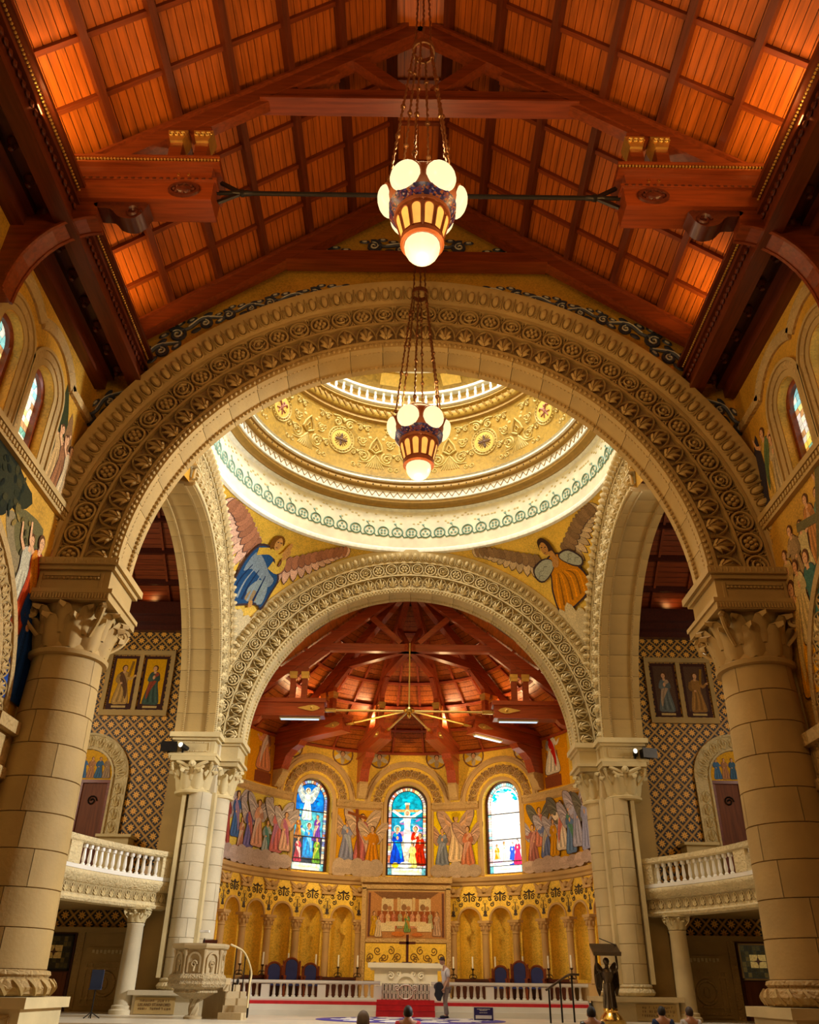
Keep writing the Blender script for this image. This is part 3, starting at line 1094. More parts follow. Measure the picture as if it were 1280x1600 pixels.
MGLASS = painted('nave_stained_glass', 0.3, 0, 12, 0.25, emit=0.9)
WN = 0
for sd, side in ((-1, 'left'), (1, 'right')):
    def fn(a, z, d, sd=sd):
        return (sd * (XW + d), a, z)
    W = MB()
    wins = [(12.9, 0.5, 11.5, 13.12), (14.65, 0.5, 11.5, 13.12)]
    wall_open(W, -4, 17.2, 11.2, 15.3, wins, 0.6, fn)
    wall_open(W, -4, 17.2, 0, 11.2, [(5.2, 3.0, 0, 6.1), (13.0, 3.0, 0, 6.1)], 0.7, fn)
    wl = obj('wall_left' if sd < 0 else 'wall_right', W, MGOLD, smooth=0, label=f'gold mosaic nave wall with paired arched windows on the {side}', kind='structure')
    # string course
    b = MB()
    b.box(min(sd * 8.22, sd * 8.42), max(sd * 8.22, sd * 8.42), -4, 17.0, 11.20, 11.34)
    b.box(min(sd * 8.28, sd * 8.42), max(sd * 8.28, sd * 8.42), -4, 17.0, 11.0, 11.20)
    obj('string_course', b, MS, wl, smooth=0)
    b = MB()
    for k in range(70):
        b.box(min(sd * 8.24, sd * 8.3), max(sd * 8.24, sd * 8.3), 8.0 + 0.13 * k, 8.07 + 0.13 * k, 11.08, 11.18)
    obj('dentil_row', b, MS, wl, kind='stuff', smooth=0)
    Mw = Matrix.Translation((sd * XW, 0, 0)) @ Matrix.Rotation(-sd * math.pi / 2, 4, 'Z')   # local x along +-Y, y into the wall

    def lx(y, sd=sd):
        return -sd * y
    for i, (cy, h, zb, zs) in enumerate(wins):
        WN += 1
        order = ('nearer the arch' if i else 'further from the arch')
        rng = random.Random(30 + WN)

        def pal(z):
            if z > 13.0:
                return [(0.35, 0.75, 0.75), (0.75, 0.85, 0.75), (0.9, 0.9, 0.8), (0.3, 0.6, 0.65)]
            if z > 12.2:
                return [(0.85, 0.8, 0.6), (0.9, 0.8, 0.35), (0.7, 0.7, 0.6), (0.5, 0.3, 0.15), (0.8, 0.75, 0.7)]
            return [(0.9, 0.7, 0.2), (0.8, 0.75, 0.45), (0.55, 0.3, 0.1), (0.85, 0.82, 0.6), (0.2, 0.4, 0.3)]
        b = MB()
        b.prism([(0.02 - h, zb), (h - 0.02, zb)] + [((h - 0.02) * math.cos(R_(q)), zs + (h - 0.02) * math.sin(R_(q))) for q in range(0, 181, 15)], 0.34, 0.36)
        win = obj('window_%d' % WN, b, MIRON, M=Mw @ Matrix.Translation((lx(cy), 0, 0)), label=f'arched stained glass clerestory window, {side} wall, {order}', kind='structure')
        picture('leaded_glass', glass_panes(0, h - 0.09, zb + 0.06, zs, pal, rng, 5, 13), lambda u, v, hh: (u, 0.34 - hh * 0.2, v), MGLASS, parent=win, lift=0.0005)
        b = MB()
        prof = [(h - 0.1, 0.34), (h - 0.1, 0.24), (h, 0.2), (h + 0.01, 0.36)]
        b.arch(prof, 0, 180, 20, (0, zs), closed=True)
        for s in (-1, 1):
            b.box(min(s * (h - 0.1), s * (h + 0.01)), max(s * (h - 0.1), s * (h + 0.01)), 0.2, 0.36, zb, zs)
        obj('window_frame', b, MWB, win)
        for r0, r1, p, nm, mm in ((h + 0.015, h + 0.17, 0.02, 'plain_surround', MS), (h + 0.17, h + 0.36, 0.05, 'carved_surround', MSC), (h + 0.36, h + 0.43, 0.09, 'outer_surround', MS)):
            b = MB()
            b.arch([(r0, 0.05), (r0, -p), (r1, -p), (r1, 0.05)], 0, 180, 28, (0, zs), closed=True)
            for s in (-1, 1):
                b.box(min(s * r0, s * r1), max(s * r0, s * r1), -p, 0.05, zb - 0.15, zs)
            obj(nm, b, mm, win, smooth=50)
        # scalloped carved hood
        b = MB()
        a_in = 90 - math.degrees(math.asin(0.875 / 1.45))
        lo, hi = (a_in, 180 - a_in) if i == 0 else (a_in, 180)
        far_is_pos = (lx(1) > 0)
        if i == 0:
            A0, A1 = a_in, 180 - a_in
        else:
            A0, A1 = (36, 180 - a_in) if far_is_pos else (a_in, 144)
        b.arch([(1.32, 0.05), (1.32, -0.06), (1.40, -0.10), (1.58, -0.10), (1.60, 0.05)], A0, A1, 20, (0, zs), closed=True)
        obj('carved_hood', b, MSC, win, smooth=50)
        if i == 1:
            b = MB()
            s = 1 if far_is_pos else -1
            b.box(min(s * 1.08, s * 2.33), max(s * 1.08, s * 2.33), -0.10, 0.05, zs + 0.76, zs + 0.98)
            obj('hood_return', b, MSC, win, smooth=0)
    # arcade archivolt (last bay)
    for nb, cy in enumerate((13.0, 5.2)):
        b = MB()
        b.arch([(3.0, 0.1), (3.0, -0.05), (3.1, -0.08), (3.1, -0.03), (3.55, -0.03), (3.55, -0.08), (3.66, -0.10), (3.78, -0.05), (3.8, 0.05)], 0, 180, 44, (0, 6.1))
        ar = obj('arcade_archivolt', b, MSC, wl, smooth=50)
        ar.matrix_local = Mw @ Matrix.Translation((lx(cy), 0, 0))
        if nb == 0:
            for k in range(26):
                th = math.pi * (k + 0.5) / 26
                link('leaf_palmette', WARMU['units'][2], ar, M=Matrix.Translation((0, 0, 6.1)) @ Matrix.Rotation(math.pi / 2 - th, 4, 'Y') @ Matrix.Translation((0, -0.05, 3.32)) @ Matrix.Scale(0.72, 4))
    # arcade end pier against the crossing column
    b = MB()
    b.box(min(sd * 8.15, sd * 9.3), max(sd * 8.15, sd * 9.3), 15.95, 17.0, 0, 5.0)
    b.box(min(sd * 8.05, sd * 9.3), max(sd * 8.05, sd * 9.3), 15.85, 17.0, 5.0, 5.2)
    b.box(min(sd * 8.15, sd * 9.3), max(sd * 8.15, sd * 9.3), 15.95, 17.0, 5.2, 5.85)
    b.box(min(sd * 7.98, sd * 9.3), max(sd * 7.98, sd * 9.3), 15.8, 17.0, 5.85, 6.1)
    obj('arcade_pier', b, MSC, wl, smooth=0)
    # aisle wall behind the arcade
    b = MB()
    b.box(min(sd * 13.4, sd * 13.7), max(sd * 13.4, sd * 13.7), -4, 17.5, 0, 9.5)
    b.box(min(sd * 8.9, sd * 13.7), max(sd * 8.9, sd * 13.7), -4, 17.5, 9.5, 9.7)
    obj('aisle_wall', b, MS, wl, smooth=0)

# ---- murals on the spandrels of the side walls
TREE = (0.012, 0.014, 0.006)


def flat_wall(sd):
    return lambda u, v, h: (sd * (XW - h), u, v)


sh = [(TREE, blob([(8, 11.1), (14.6, 11.0), (14.9, 10.3), (14.3, 9.6), (13.6, 9.9), (12.6, 10.1), (10, 10)], 3)), ((0.025, 0.026, 0.01), blob([(12.8, 10.9), (15.4, 10.8), (15.1, 10.2), (14.2, 10.1)], 3)),
      ((0.22, 0.17, 0.09), blob([(14.6, 9.9), (15.7, 10.0), (16.2, 9.0), (15.6, 8.9)], 3)), ((0.12, 0.10, 0.04), blob([(15.0, 10.2), (16.3, 10.4), (16.2, 9.6), (15.4, 9.4)], 3))]
_r = random.Random(77)
for _k in range(70):
    sh.append((_r.choice([(0.006, 0.009, 0.004), (0.02, 0.022, 0.008), (0.04, 0.035, 0.012), (0.01, 0.014, 0.006)]), oval(_r.uniform(12.6, 15.0), _r.uniform(9.7, 10.95), _r.uniform(0.06, 0.16), _r.uniform(0.04, 0.1), 8, _r.uniform(0, 3))))
for _k in range(26):
    sh.append((_r.choice([(0.06, 0.05, 0.02), (0.12, 0.09, 0.03), (0.22, 0.15, 0.05)]), oval(_r.uniform(14.9, 16.3), _r.uniform(8.8, 10.2), _r.uniform(0.05, 0.14), _r.uniform(0.04, 0.1), 8, _r.uniform(0, 3))))
sh += figure(15.9, 8.0, 2.1, (0.42, 0.38, 0.26), None, 1, None, None, arms='up')
sh += figure(16.35, 7.9, 2.4, (0.35, 0.07, 0.04), (0.5, 0.2, 0.06), 1, None, None, arms='up')
sh += figure(16.78, 6.6, 3.0, (0.03, 0.06, 0.20), None, 1, None, None, arms='reach')
picture('spandrel_mosaic', sh, flat_wall(-1), MPAINT, lift=0.0012, label='mosaic of robed figures and dark trees on the left nave wall', cat='mosaic')
sh = [((0.03, 0.035, 0.012), blob([(15.6, 14.0), (16.2, 13.0), (16.3, 12.0), (15.8, 11.6)], 3)), ((0.20, 0.11, 0.05), blob([(16.2, 13.6), (16.6, 12.6), (16.5, 11.5), (16.1, 12.2)], 3))]
for k in range(3):
    sh += figure(15.95 + 0.32 * k, 11.4 - 0.1 * k, 1.7, [(0.45, 0.30, 0.14), (0.25, 0.12, 0.06), (0.50, 0.38, 0.22)][k], None, 1, None, None, arms='up')
picture('clerestory_mosaic', sh, flat_wall(-1), MPAINT, lift=0.0012, label='mosaic figures with raised arms beside the left clerestory window', cat='mosaic')
sh = []
for k in range(7):
    sh += figure(13.6 + 0.47 * k, 9.3 - 0.13 * k + 0.25 * (k % 2), 1.7, [(0.45, 0.30, 0.12), (0.5, 0.4, 0.2), (0.12, 0.22, 0.16), (0.42, 0.2, 0.08), (0.48, 0.38, 0.18), (0.3, 0.2, 0.1), (0.5, 0.35, 0.15)][k], None, 1, None, None, arms=('pray', 'up', 'reach')[k % 3])
sh += [((0.13, 0.11, 0.05), stroke([(14.2, 11.0), (15.3, 8.7)], 0.22)), ((0.13, 0.11, 0.05), stroke([(14.0, 9.9), (15.6, 10.3)], 0.2))]
sh += figure(15.55, 7.6, 2.2, (0.06, 0.13, 0.10), None, 1, None, None, arms='reach')
sh += figure(16.45, 6.9, 2.6, (0.62, 0.30, 0.05), (0.7, 0.5, 0.2), 1, None, None, arms='reach')
sh += figure(16.05, 7.9, 1.9, (0.55, 0.42, 0.2), None, 1, None, None)
picture('spandrel_mosaic', sh, flat_wall(1), MPAINT, lift=0.0012, label='mosaic crowd with a raised wooden beam on the right nave wall', cat='mosaic')
sh = [((0.035, 0.03, 0.04), blob([(16.45, 13.4), (16.85, 12.6), (16.8, 11.5), (16.3, 11.6), (16.35, 12.6)], 3))]
sh += figure(16.1, 11.5, 1.9, (0.50, 0.32, 0.10), (0.10, 0.14, 0.06), 1, None, None, arms='up')
sh += figure(15.75, 11.45, 1.5, (0.40, 0.30, 0.16), None, 1, None, None)
picture('clerestory_mosaic', sh, flat_wall(1), MPAINT, lift=0.0012, label='mosaic of a reaching figure beside the right clerestory window', cat='mosaic')

# ================================================================== GREAT ARCH
b = MB()
n = 72
b.mi = 0


def gable(t):
    """boundary point of the wall over the arch, in direction t (local to the springing point)"""
    c, s = math.cos(t), math.sin(t)
    best = 1e9
    if abs(c) > 1e-6:
        best = min(best, 9.3 / abs(c))
    z0 = ROOF0 - ZS
    den = s + SLOPE * abs(c)
    if den > 1e-6:
        best = min(best, z0 / den)
    return best * c, best * s


for i in range(n):
    t0, t1 = math.pi * i / n, math.pi * (i + 1) / n
    p = [(7.0 * math.cos(t0), 7.0 * math.sin(t0)), gable(t0), gable(t1), (7.0 * math.cos(t1), 7.0 * math.sin(t1))]
    b.add([(x, 0.14, z) for x, z in p], [(0, 1, 2, 3)])
    b.add([(x, 1.0, z) for x, z in p], [(3, 2, 1, 0)])
wa = obj('wall_chancel_front', b, MGOLD, loc=(0, Y1, ZS), smooth=0, label='gold mosaic gable wall around the great carved arch', kind='structure')
archivolt(wa, WARMU, MGROUND, 0.28)


def voussoirs(parent, mat, n, prof, gap=0.12, a0=0.0, a1=180.0, seg=3, beadmat=None):
    m = MB()
    st = (a1 - a0) / n
    m.arch(prof, -st / 2 + gap / 2, st / 2 - gap / 2, seg, closed=True)
    me = m.mesh('voussoir', mat)
    for i in range(n):
        link('voussoir', me, parent, M=Matrix.Rotation(-R_(a0 + st * (i + 0.5)), 4, 'Y'))


SOFFIT = [(6.98, 0.0), (6.85, 0.02), (6.85, 0.20), (6.93, 0.24), (6.93, 0.86), (6.85, 0.90), (6.85, 1.08), (7.1, 1.1), (7.2, 0.1)]
voussoirs(wa, MS, 24, SOFFIT)
for nm, dd in (('soffit_bead', 0.22), ('soffit_bead', 0.88)):
    m = MB()
    for i in range(180):
        t = math.pi * (i + 0.5) / 180
        m.ball((6.87 * math.cos(t), dd, 6.87 * math.sin(t)), 0.045, 5, 4)
    obj(nm, m, MS, wa, kind='stuff')

# blue and white acanthus scrolls on the gold over the arch
MACN = plain('acanthus_mosaic_dark', (0.035, 0.04, 0.06), 0.5)
MACW = plain('acanthus_mosaic_pale', (0.50, 0.46, 0.34), 0.5)


def acan(flip):
    m = MB()
    m.tube(curve([(-0.9, 0, -0.25), (-0.45, -0.02, 0.05), (0, -0.02, 0.0), (0.4, -0.02, 0.12)], 5), 0.05, 5)
    m.tube(spiral(0.35, 0.0, 0.24, 1.7, 1.2, 12), 0.045, 5)
    m.tube(spiral(-0.4, -0.12, 0.18, 1.5, 2.2, 12), 0.04, 5)
    for x, z, a in ((-0.75, -0.25, 200), (-0.2, 0.2, 60), (-0.1, -0.15, 250), (0.62, 0.2, 30), (0.1, 0.28, 110), (-0.6, 0.1, 120)):
        m.ball((x, 0, z), 0.12, 6, 4, (1.3, 0.25, 0.6))
    if flip < 0:
        m.xf(Matrix.Diagonal((-1, 1, 1, 1)))
    return m.mesh('acanthus_scroll', MACN)


def acanw(flip):
    m = MB()
    m.tube(spiral(0.35, 0.0, 0.14, 1.4, 1.2, 10, -0.05), 0.026, 4)
    m.tube(spiral(-0.4, -0.12, 0.10, 1.3, 2.2, 10, -0.05), 0.024, 4)
    m.tube(curve([(-0.85, -0.05, -0.22), (-0.45, -0.06, 0.07), (0, -0.06, 0.02)], 4), 0.02, 4)
    for x, z in ((-0.75, -0.25), (-0.2, 0.2), (0.62, 0.2), (0.1, 0.28)):
        m.ball((x, -0.02, z), 0.07, 6, 4, (1.3, 0.25, 0.5))
    if flip < 0:
        m.xf(Matrix.Diagonal((-1, 1, 1, 1)))
    return m.mesh('acanthus_highlight', MACW)


for sd in (-1, 1):
    A, B2 = acan(sd), acanw(sd)
    for r, ang, sc in ((9.35, 20, 0.9), (9.45, 29, 1.0), (9.7, 41, 1.15), (9.75, 50, 1.1), (9.55, 58.5, 0.85), (9.4, 66, 0.95), (9.3, 74, 0.95)):
        th = R_(ang) if sd > 0 else math.pi - R_(ang)
        M = Matrix.Translation((r * math.cos(th), 0.12, r * math.sin(th))) @ Matrix.Rotation(math.pi / 2 - th, 4, 'Y') @ Matrix.Scale(sc, 4)
        p = link('acanthus_scroll', A, wa, M=M)
        link('acanthus_highlight', B2, p)
    for x, z in ((0.9, 10.75), (2.3, 10.4)):
        M = Matrix.Translation((sd * x, 0.08, z)) @ Matrix.Scale(1.05, 4)
        p = link('acanthus_scroll', A, wa, M=M)
        link('acanthus_highlight', B2, p)

# ---- imposts and great columns carrying the arch
for sd, side in ((-1, 'left'), (1, 'right')):
    def sb(m, x0, x1, y0, y1, z0, z1):
        m.box(min(sd * x0, sd * x1), max(sd * x0, sd * x1), y0, y1, z0, z1)
    col = empty('great_column', (sd * 7.62, 17.42, 0), label=f'massive round sandstone column carrying the great arch on the {side}', cat='column')
    # shaft in courses of stones
    z0, z1 = 1.72, 7.72
    nc = 9
    rng = random.Random(5 + sd)
    for k in range(nc):
        a, c = z0 + (z1 - z0) * k / nc, z0 + (z1 - z0) * (k + 1) / nc
        ra, rc = 0.865 - 0.135 * k / nc, 0.865 - 0.135 * (k + 1) / nc
        nst = 4
        off = rng.uniform(0, 90)
        for j in range(nst):
            m = MB()
            A0, A1 = off + 90 * j + 0.45, off + 90 * (j + 1) - 0.45
            m.lathe([(ra - 0.03, a + 0.002), (ra, a + 0.012), (rc, c - 0.012), (rc - 0.03, c - 0.002)], 8, a0=A0, a1=A1, cap=False)
            obj('drum_stone', m, MS, col, smooth=60)
    m = MB()
    m.lathe([(0.70, z0), (0.80, z0), (0.68, z1), (0.5, z1)], 24)
    obj('shaft_core', m, MS, col)
    m = MB()
    m.lathe([(0.86, 1.72), (0.94, 1.70), (0.96, 1.64), (0.92, 1.60)], 32)
    m.lathe([(0.92, 1.60), (1.02, 1.54), (1.06, 1.44), (1.02, 1.34), (0.95, 1.30)], 32)
    obj('carved_base', m, MSC, col)
    m = MB()
    for k in range(22):
        q = 2 * math.pi * k / 22
        m.tube(curve([(1.0 * math.cos(q), 1.0 * math.sin(q), 1.56), (1.08 * math.cos(q + 0.1), 1.08 * math.sin(q + 0.1), 1.45), (1.0 * math.cos(q + 0.2), 1.0 * math.sin(q + 0.2), 1.33)], 3), 0.035, 4)
    obj('base_leaf_carving', m, MS, col, kind='stuff')
    m = MB()
    m.box(-1.08, 1.08, -1.08, 1.08, 1.12, 1.29)
    m.box(-0.98, 0.98, -0.98, 0.98, 0.0, 1.12)
    pd = obj('pedestal', m, MSP, col, smooth=0)
    m = MB()
    for y in (-0.99,):
        m.bar((-0.8, y, 1.0), (0.8, y, 1.0), 0.05, 0.06)
        m.bar((-0.8, y, 0.1), (0.8, y, 0.1), 0.05, 0.06)
        m.bar((-0.8, y, 0.1), (-0.8, y, 1.0), 0.05, 0.06, (0, 1, 0))
        m.bar((0.8, y, 0.1), (0.8, y, 1.0), 0.05, 0.06, (0, 1, 0))
    obj('pedestal_panel', m, MSC, pd, smooth=0)
    capital(col, Matrix.Translation((0, 0, 7.74)), 0.74, 0.90, 1.18, MS, LEAF, VOL, 10)
    # entablature block between capital and arch
    e = MB()
    e.box(-1.02, 1.02, -0.98, 0.98, 8.92, 9.02)
    e.box(-0.86, 0.86, -0.82, 0.75, 9.02, 9.52)
    e.box(-0.95, 0.95, -0.9, 0.85, 9.52, 9.62)
    e.box(-1.03, 1.03, -0.98, 0.95, 9.62, 9.78)
    ib = obj('impost_block', e, MS, col, smooth=0)
    e = MB()
    e.box(-0.62, 0.62, -0.85, -0.81, 9.38, 9.45)
    for k in range(15):
        e.ball((-0.6 + 0.086 * k, -0.85, 9.33), 0.035, 5, 4)
    for s in (-1, 1):
        e.box(s * 0.68 - 0.03, s * 0.68 + 0.03, -0.85, -0.81, 9.08, 9.45)
    for k in range(30):
        e.box(-0.98 + 0.066 * k, -0.945 + 0.066 * k, -1.0, -0.97, 8.78, 8.9)
    for k in range(16):
        e.ball((-0.98 + 0.13 * k, -0.97, 9.70), 0.055, 5, 4, (0.8, 0.6, 1.2))
    obj('impost_carving', e, MS, ib, kind='stuff')
    # pier mass behind the column
    b = MB()
    sb(b, 7.55, 9.4, 17.3, 18.1, 0, 9.78)
    obj('wall_pier_%s' % side, b, MS, smooth=0, label=f'plain stone pier behind the {side} great column', kind='structure')


# ================================================================== CROSSING ARCHES
def crossing_arch(name, M, a0, a1, label, nv, sm=None):
    sm = sm or MSP
    b = MB()
    n = 60
    for i in range(n):
        t0, t1 = math.pi * i / n, math.pi * (i + 1) / n
        p = []
        for t, r in ((t0, 7.0), (t0, 9.6), (t1, 9.6), (t1, 7.0)):
            if abs(r * math.cos(t)) > 7.9:
                r = max(7.0, 7.9 / abs(math.cos(t)))
            p.append((r * math.cos(t), r * math.sin(t)))
        b.add([(x, 0.125, z) for x, z in p], [(0, 1, 2, 3)])
        b.add([(x, 1.1, z) for x, z in p], [(3, 2, 1, 0)])
    w = obj(name, b, MGOLD, M=M, smooth=0, label=label, kind='structure')
    archivolt(w, PALEU, MGROUNDP, 0.06, a0, a1)
    voussoirs(w, sm, nv, SOFFIT, a0=a0, a1=a1)
    for dd in (0.22, 0.88):
        m = MB()
        for i in range(160):
            t = R_(a0 + (a1 - a0) * (i + 0.5) / 160)
            m.ball((6.87 * math.cos(t), dd, 6.87 * math.sin(t)), 0.045, 5, 4)
        obj('soffit_bead', m, sm, w, kind='stuff')
    return w


MGROUNDP = stone('pale_shaded_ground', (0.46, 0.34, 0.15), carve=0.8, cscale=16)  # darker than the pale relief: shade of the recess in the colour
SCL = Matrix.Diagonal((0.95, 0.95, 0.95, 1))
SCT = Matrix.Diagonal((0.95, 1.4, 0.95, 1))
crossing_arch('wall_chancel', Matrix.Translation((0, Y2, ZS)) @ SCL, 0, 180, 'far carved stone arch opening to the apse', 22)
# transept arches: the half nearer the apse is what shows
crossing_arch('wall_transept_left', Matrix.Translation((-HA, YC, ZS)) @ Matrix.Rotation(math.pi / 2, 4, 'Z') @ SCT, 0, 100, 'carved arch to the left transept with plain banded soffit', 14, MS)  # soffit shade put into its colour by the darker sandstone
crossing_arch('wall_transept_right', Matrix.Translation((HA, YC, ZS)) @ Matrix.Rotation(-math.pi / 2, 4, 'Z') @ SCT, 80, 180, 'carved arch to the right transept with plain banded soffit', 14, MS)  # darker stone again carries the shade of the soffit

# ================================================================== PENDENTIVES
RS2 = HA * HA + 8.45 * 8.45


def pend_fn(phi0):
    def fn(u, v, h):
        rho = math.sqrt(max(RS2 - v * v, 1)) - h
        ph = phi0 - u / 8.5
        return (rho * math.cos(ph), YC + rho * math.sin(ph), ZS + v)
    return fn


for phi0, nm in ((R_(135), 'far left'), (R_(45), 'far right'), (R_(225), 'near left'), (R_(315), 'near right')):
    b = MB()
    fn = pend_fn(phi0)
    nz, nu = 24, 16
    vs = []
    for j in range(nz + 1):
        v = 3.99 + (8.42 - 3.99) * j / nz
        rho = math.sqrt(RS2 - v * v)
        half = max(0.0, math.pi / 4 - math.acos(min(1, HA / rho)))
        for i in range(nu + 1):
            vs.append(fn((-1 + 2 * i / nu) * half * 8.5, v, 0))
    fs = [(j * (nu + 1) + i, j * (nu + 1) + i + 1, (j + 1) * (nu + 1) + i + 1, (j + 1) * (nu + 1) + i) for j in range(nz) for i in range(nu)]
    b.add(vs, fs)
    obj('pendentive', b, MGOLDB, label=f'curved gold mosaic pendentive under the dome, {nm} corner', kind='structure')


def feathers(root, tip, drop, n, L0, L1, c1, c2, w=0.16, ang0=-90, ang1=-20):
    """wing: feathers hanging from the line root->tip"""
    s = []
    for row, (f0, cc) in enumerate(((1.0, c1), (0.55, c2))):
        for i in range(n):
            t = i / (n - 1)
            x, y = root[0] + (tip[0] - root[0]) * t * 0.8, root[1] + (tip[1] - root[1]) * t * 0.8 + drop * math.sin(t * math.pi)
            a = R_(ang0 + (ang1 - ang0) * t)
            L = (L0 + (L1 - L0) * t) * f0
            ex, ey = x + L * math.cos(a), y + L * math.sin(a)
            nx, ny = -math.sin(a) * w / 2, math.cos(a) * w / 2
            mx, my = x + 0.6 * (ex - x), y + 0.6 * (ey - y)
            fz = blob([(x - nx, y - ny), (mx - nx * 1.3, my - ny * 1.3), (ex, ey), (mx + nx * 1.3, my + ny * 1.3), (x + nx, y + ny)], 2)
            s.append((tint(OUT, 1.5), [(x + (p - x) * 1.07, y + (q - y) * 1.05) for p, q in fz]))
            s.append((tint(cc, 0.82 + 0.12 * (i % 3)), fz))
    return s


# left angel: blue robe, arms raised
SK = (0.52, 0.28, 0.11)
PW, PW2 = (0.80, 0.52, 0.38), (0.42, 0.20, 0.12)
sh = []
sh += feathers((-0.85, 7.75), (-3.75, 8.25), 0.22, 11, 1.35, 0.55, PW, PW2, 0.3, -92, -172)
sh += feathers((0.75, 7.45), (3.9, 8.38), 0.12, 12, 0.95, 0.35, PW, PW2, 0.27, -88, 5)
sh += [(OUT, blob([(-0.98, 7.05), (-0.72, 7.6), (-0.1, 7.62), (0.45, 7.15), (0.85, 6.75), (0.78, 6.2), (0.63, 5.52), (0.3, 5.62), (-0.6, 5.32), (-1.05, 5.6), (-1.0, 6.3)], 4)),
       ((0.03, 0.075, 0.17), blob([(-0.92, 7.0), (-0.68, 7.52), (-0.12, 7.55), (0.42, 7.08), (0.78, 6.72), (0.70, 6.2), (0.57, 5.6), (0.3, 5.7), (-0.6, 5.4), (-0.97, 5.62), (-0.92, 6.3)], 4)),
       ((0.20, 0.25, 0.28), blob([(-0.7, 7.3), (-0.2, 7.2), (0.3, 6.85), (0.65, 6.65), (0.5, 6.35), (0.0, 6.6), (-0.5, 6.75), (-0.8, 6.6)], 3)),
       ((0.24, 0.30, 0.30), blob([(0.05, 6.5), (0.5, 6.4), (0.55, 5.75), (0.3, 5.7), (-0.1, 5.75), (-0.25, 6.1)], 3)),
       ((0.30, 0.22, 0.12), blob([(-0.15, 6.0), (0.1, 6.1), (0.25, 5.75), (-0.2, 5.68)], 3))]
for k in range(6):
    x = -0.8 + 0.24 * k
    sh.append(((0.26, 0.32, 0.35) if k % 2 else (0.015, 0.03, 0.08), stroke(curve([(x * 0.8 + 0.1, 6.9 - 0.05 * k), (x + 0.05, 6.3), (x * 0.95, 5.65)], 4), 0.03, 0.09)))
sh += [((0.60, 0.40, 0.10), stroke(curve([(-0.65, 7.35), (-0.1, 7.5), (0.35, 7.42), (0.55, 7.6)], 4), 0.26, 0.16)), ((0.62, 0.44, 0.12), stroke(curve([(0.2, 7.1), (0.62, 7.0), (0.75, 7.25), (0.62, 7.5)], 4), 0.3, 0.16)),
       (SK, blob([(0.48, 7.55), (0.62, 7.52), (0.78, 7.8), (0.72, 7.98), (0.6, 7.9)], 3)), (SK, blob([(0.55, 7.4), (0.7, 7.4), (0.85, 7.6), (0.78, 7.75)], 3)),
       ((0.16, 0.07, 0.02), blob([(-0.3, 7.75), (-0.22, 8.0), (0.05, 8.08), (0.3, 7.98), (0.34, 7.8), (0.1, 7.95), (-0.05, 7.7), (-0.15, 7.55)], 3)),
       (SK, oval(0.08, 7.80, 0.17, 0.21, 14, 0.25)), (OUT, rect(-0.02, 0.06, 7.84, 7.87)), (OUT, rect(0.13, 0.21, 7.85, 7.88)), (OUT, rect(0.03, 0.13, 7.67, 7.69)), (tint(SK, 0.7), rect(0.085, 0.11, 7.72, 7.84)),
       (SK, blob([(0.0, 5.66), (0.14, 5.72), (0.18, 5.5), (0.05, 5.46)], 2))]
sh += cloud(-0.75, 0.75, 4.15, 5.55, (0.55, 0.46, 0.28), 4, 3)
def clipw(shapes):
    """keep the picture inside the pendentive outline"""
    out = []
    for c, pts in shapes:
        q = []
        for u, v in pts:
            v = max(4.02, min(8.36, v))
            rho = math.sqrt(RS2 - v * v)
            half = max(0.0, math.pi / 4 - math.acos(min(1, HA / rho))) * 8.5 - 0.03
            q.append((max(-half, min(half, u)), v))
        out.append((c, q))
    return out


o = picture('angel_mosaic', clipw(sh), pend_fn(R_(135)), MPAINT, (0.2, 0.2), lift=0.0015, label='mosaic angel in a blue robe with raised hands on the left pendentive', cat='mosaic')
# right angel: white sleeves, orange robe
PW, PW2 = (0.66, 0.50, 0.30), (0.30, 0.19, 0.10)
sh = []
sh += feathers((0.75, 7.75), (3.75, 8.3), 0.2, 11, 0.95, 0.5, PW, PW2, 0.28, -75, -12)
sh += feathers((-0.7, 7.7), (-3.95, 8.42), 0.1, 12, 0.85, 0.3, PW, PW2, 0.27, -92, -178)
OR = (0.60, 0.24, 0.025)
sh += [(OUT, blob([(-0.3, 7.45), (0.5, 7.5), (1.1, 6.7), (1.05, 6.05), (0.3, 5.68), (-0.55, 5.5), (-0.62, 6.3), (-0.4, 6.9)], 4)),
       (OR, blob([(-0.25, 7.4), (0.45, 7.45), (1.03, 6.65), (0.97, 6.1), (0.3, 5.75), (-0.5, 5.58), (-0.55, 6.3), (-0.34, 6.9)], 4))]
for k in range(7):
    x = -0.45 + 0.2 * k
    sh.append((tint(OR, 0.45) if k % 2 else tint(OR, 1.5), stroke(curve([(x * 0.5 + 0.1, 6.9), (x + 0.1, 6.4 + 0.05 * k), (x * 1.05 - 0.05, 5.72 + 0.05 * k)], 4), 0.03, 0.08)))
SLV = (0.40, 0.42, 0.34)
sh += [(OUT, blob([(-0.45, 7.5), (-1.02, 7.3), (-1.05, 6.9), (-0.75, 6.75), (-0.1, 7.1), (-0.05, 7.4)], 3)), (SLV, blob([(-0.45, 7.45), (-0.96, 7.25), (-1.0, 6.95), (-0.73, 6.8), (-0.12, 7.12), (-0.08, 7.38)], 3)),
       (OUT, blob([(0.45, 7.5), (0.95, 7.5), (1.35, 7.1), (1.15, 6.82), (0.75, 6.95), (0.35, 7.3)], 3)), (SLV, blob([(0.48, 7.45), (0.93, 7.44), (1.28, 7.08), (1.12, 6.88), (0.77, 7.0), (0.4, 7.3)], 3))]
for (x, y) in ((-0.75, 7.1), (-0.5, 7.2), (-0.85, 6.95), (0.85, 7.3), (1.05, 7.1), (0.7, 7.15)):
    sh.append((tint(SLV, 0.45), stroke(curve([(x - 0.12, y - 0.08), (x, y + 0.04), (x + 0.14, y + 0.02)], 3), 0.025)))
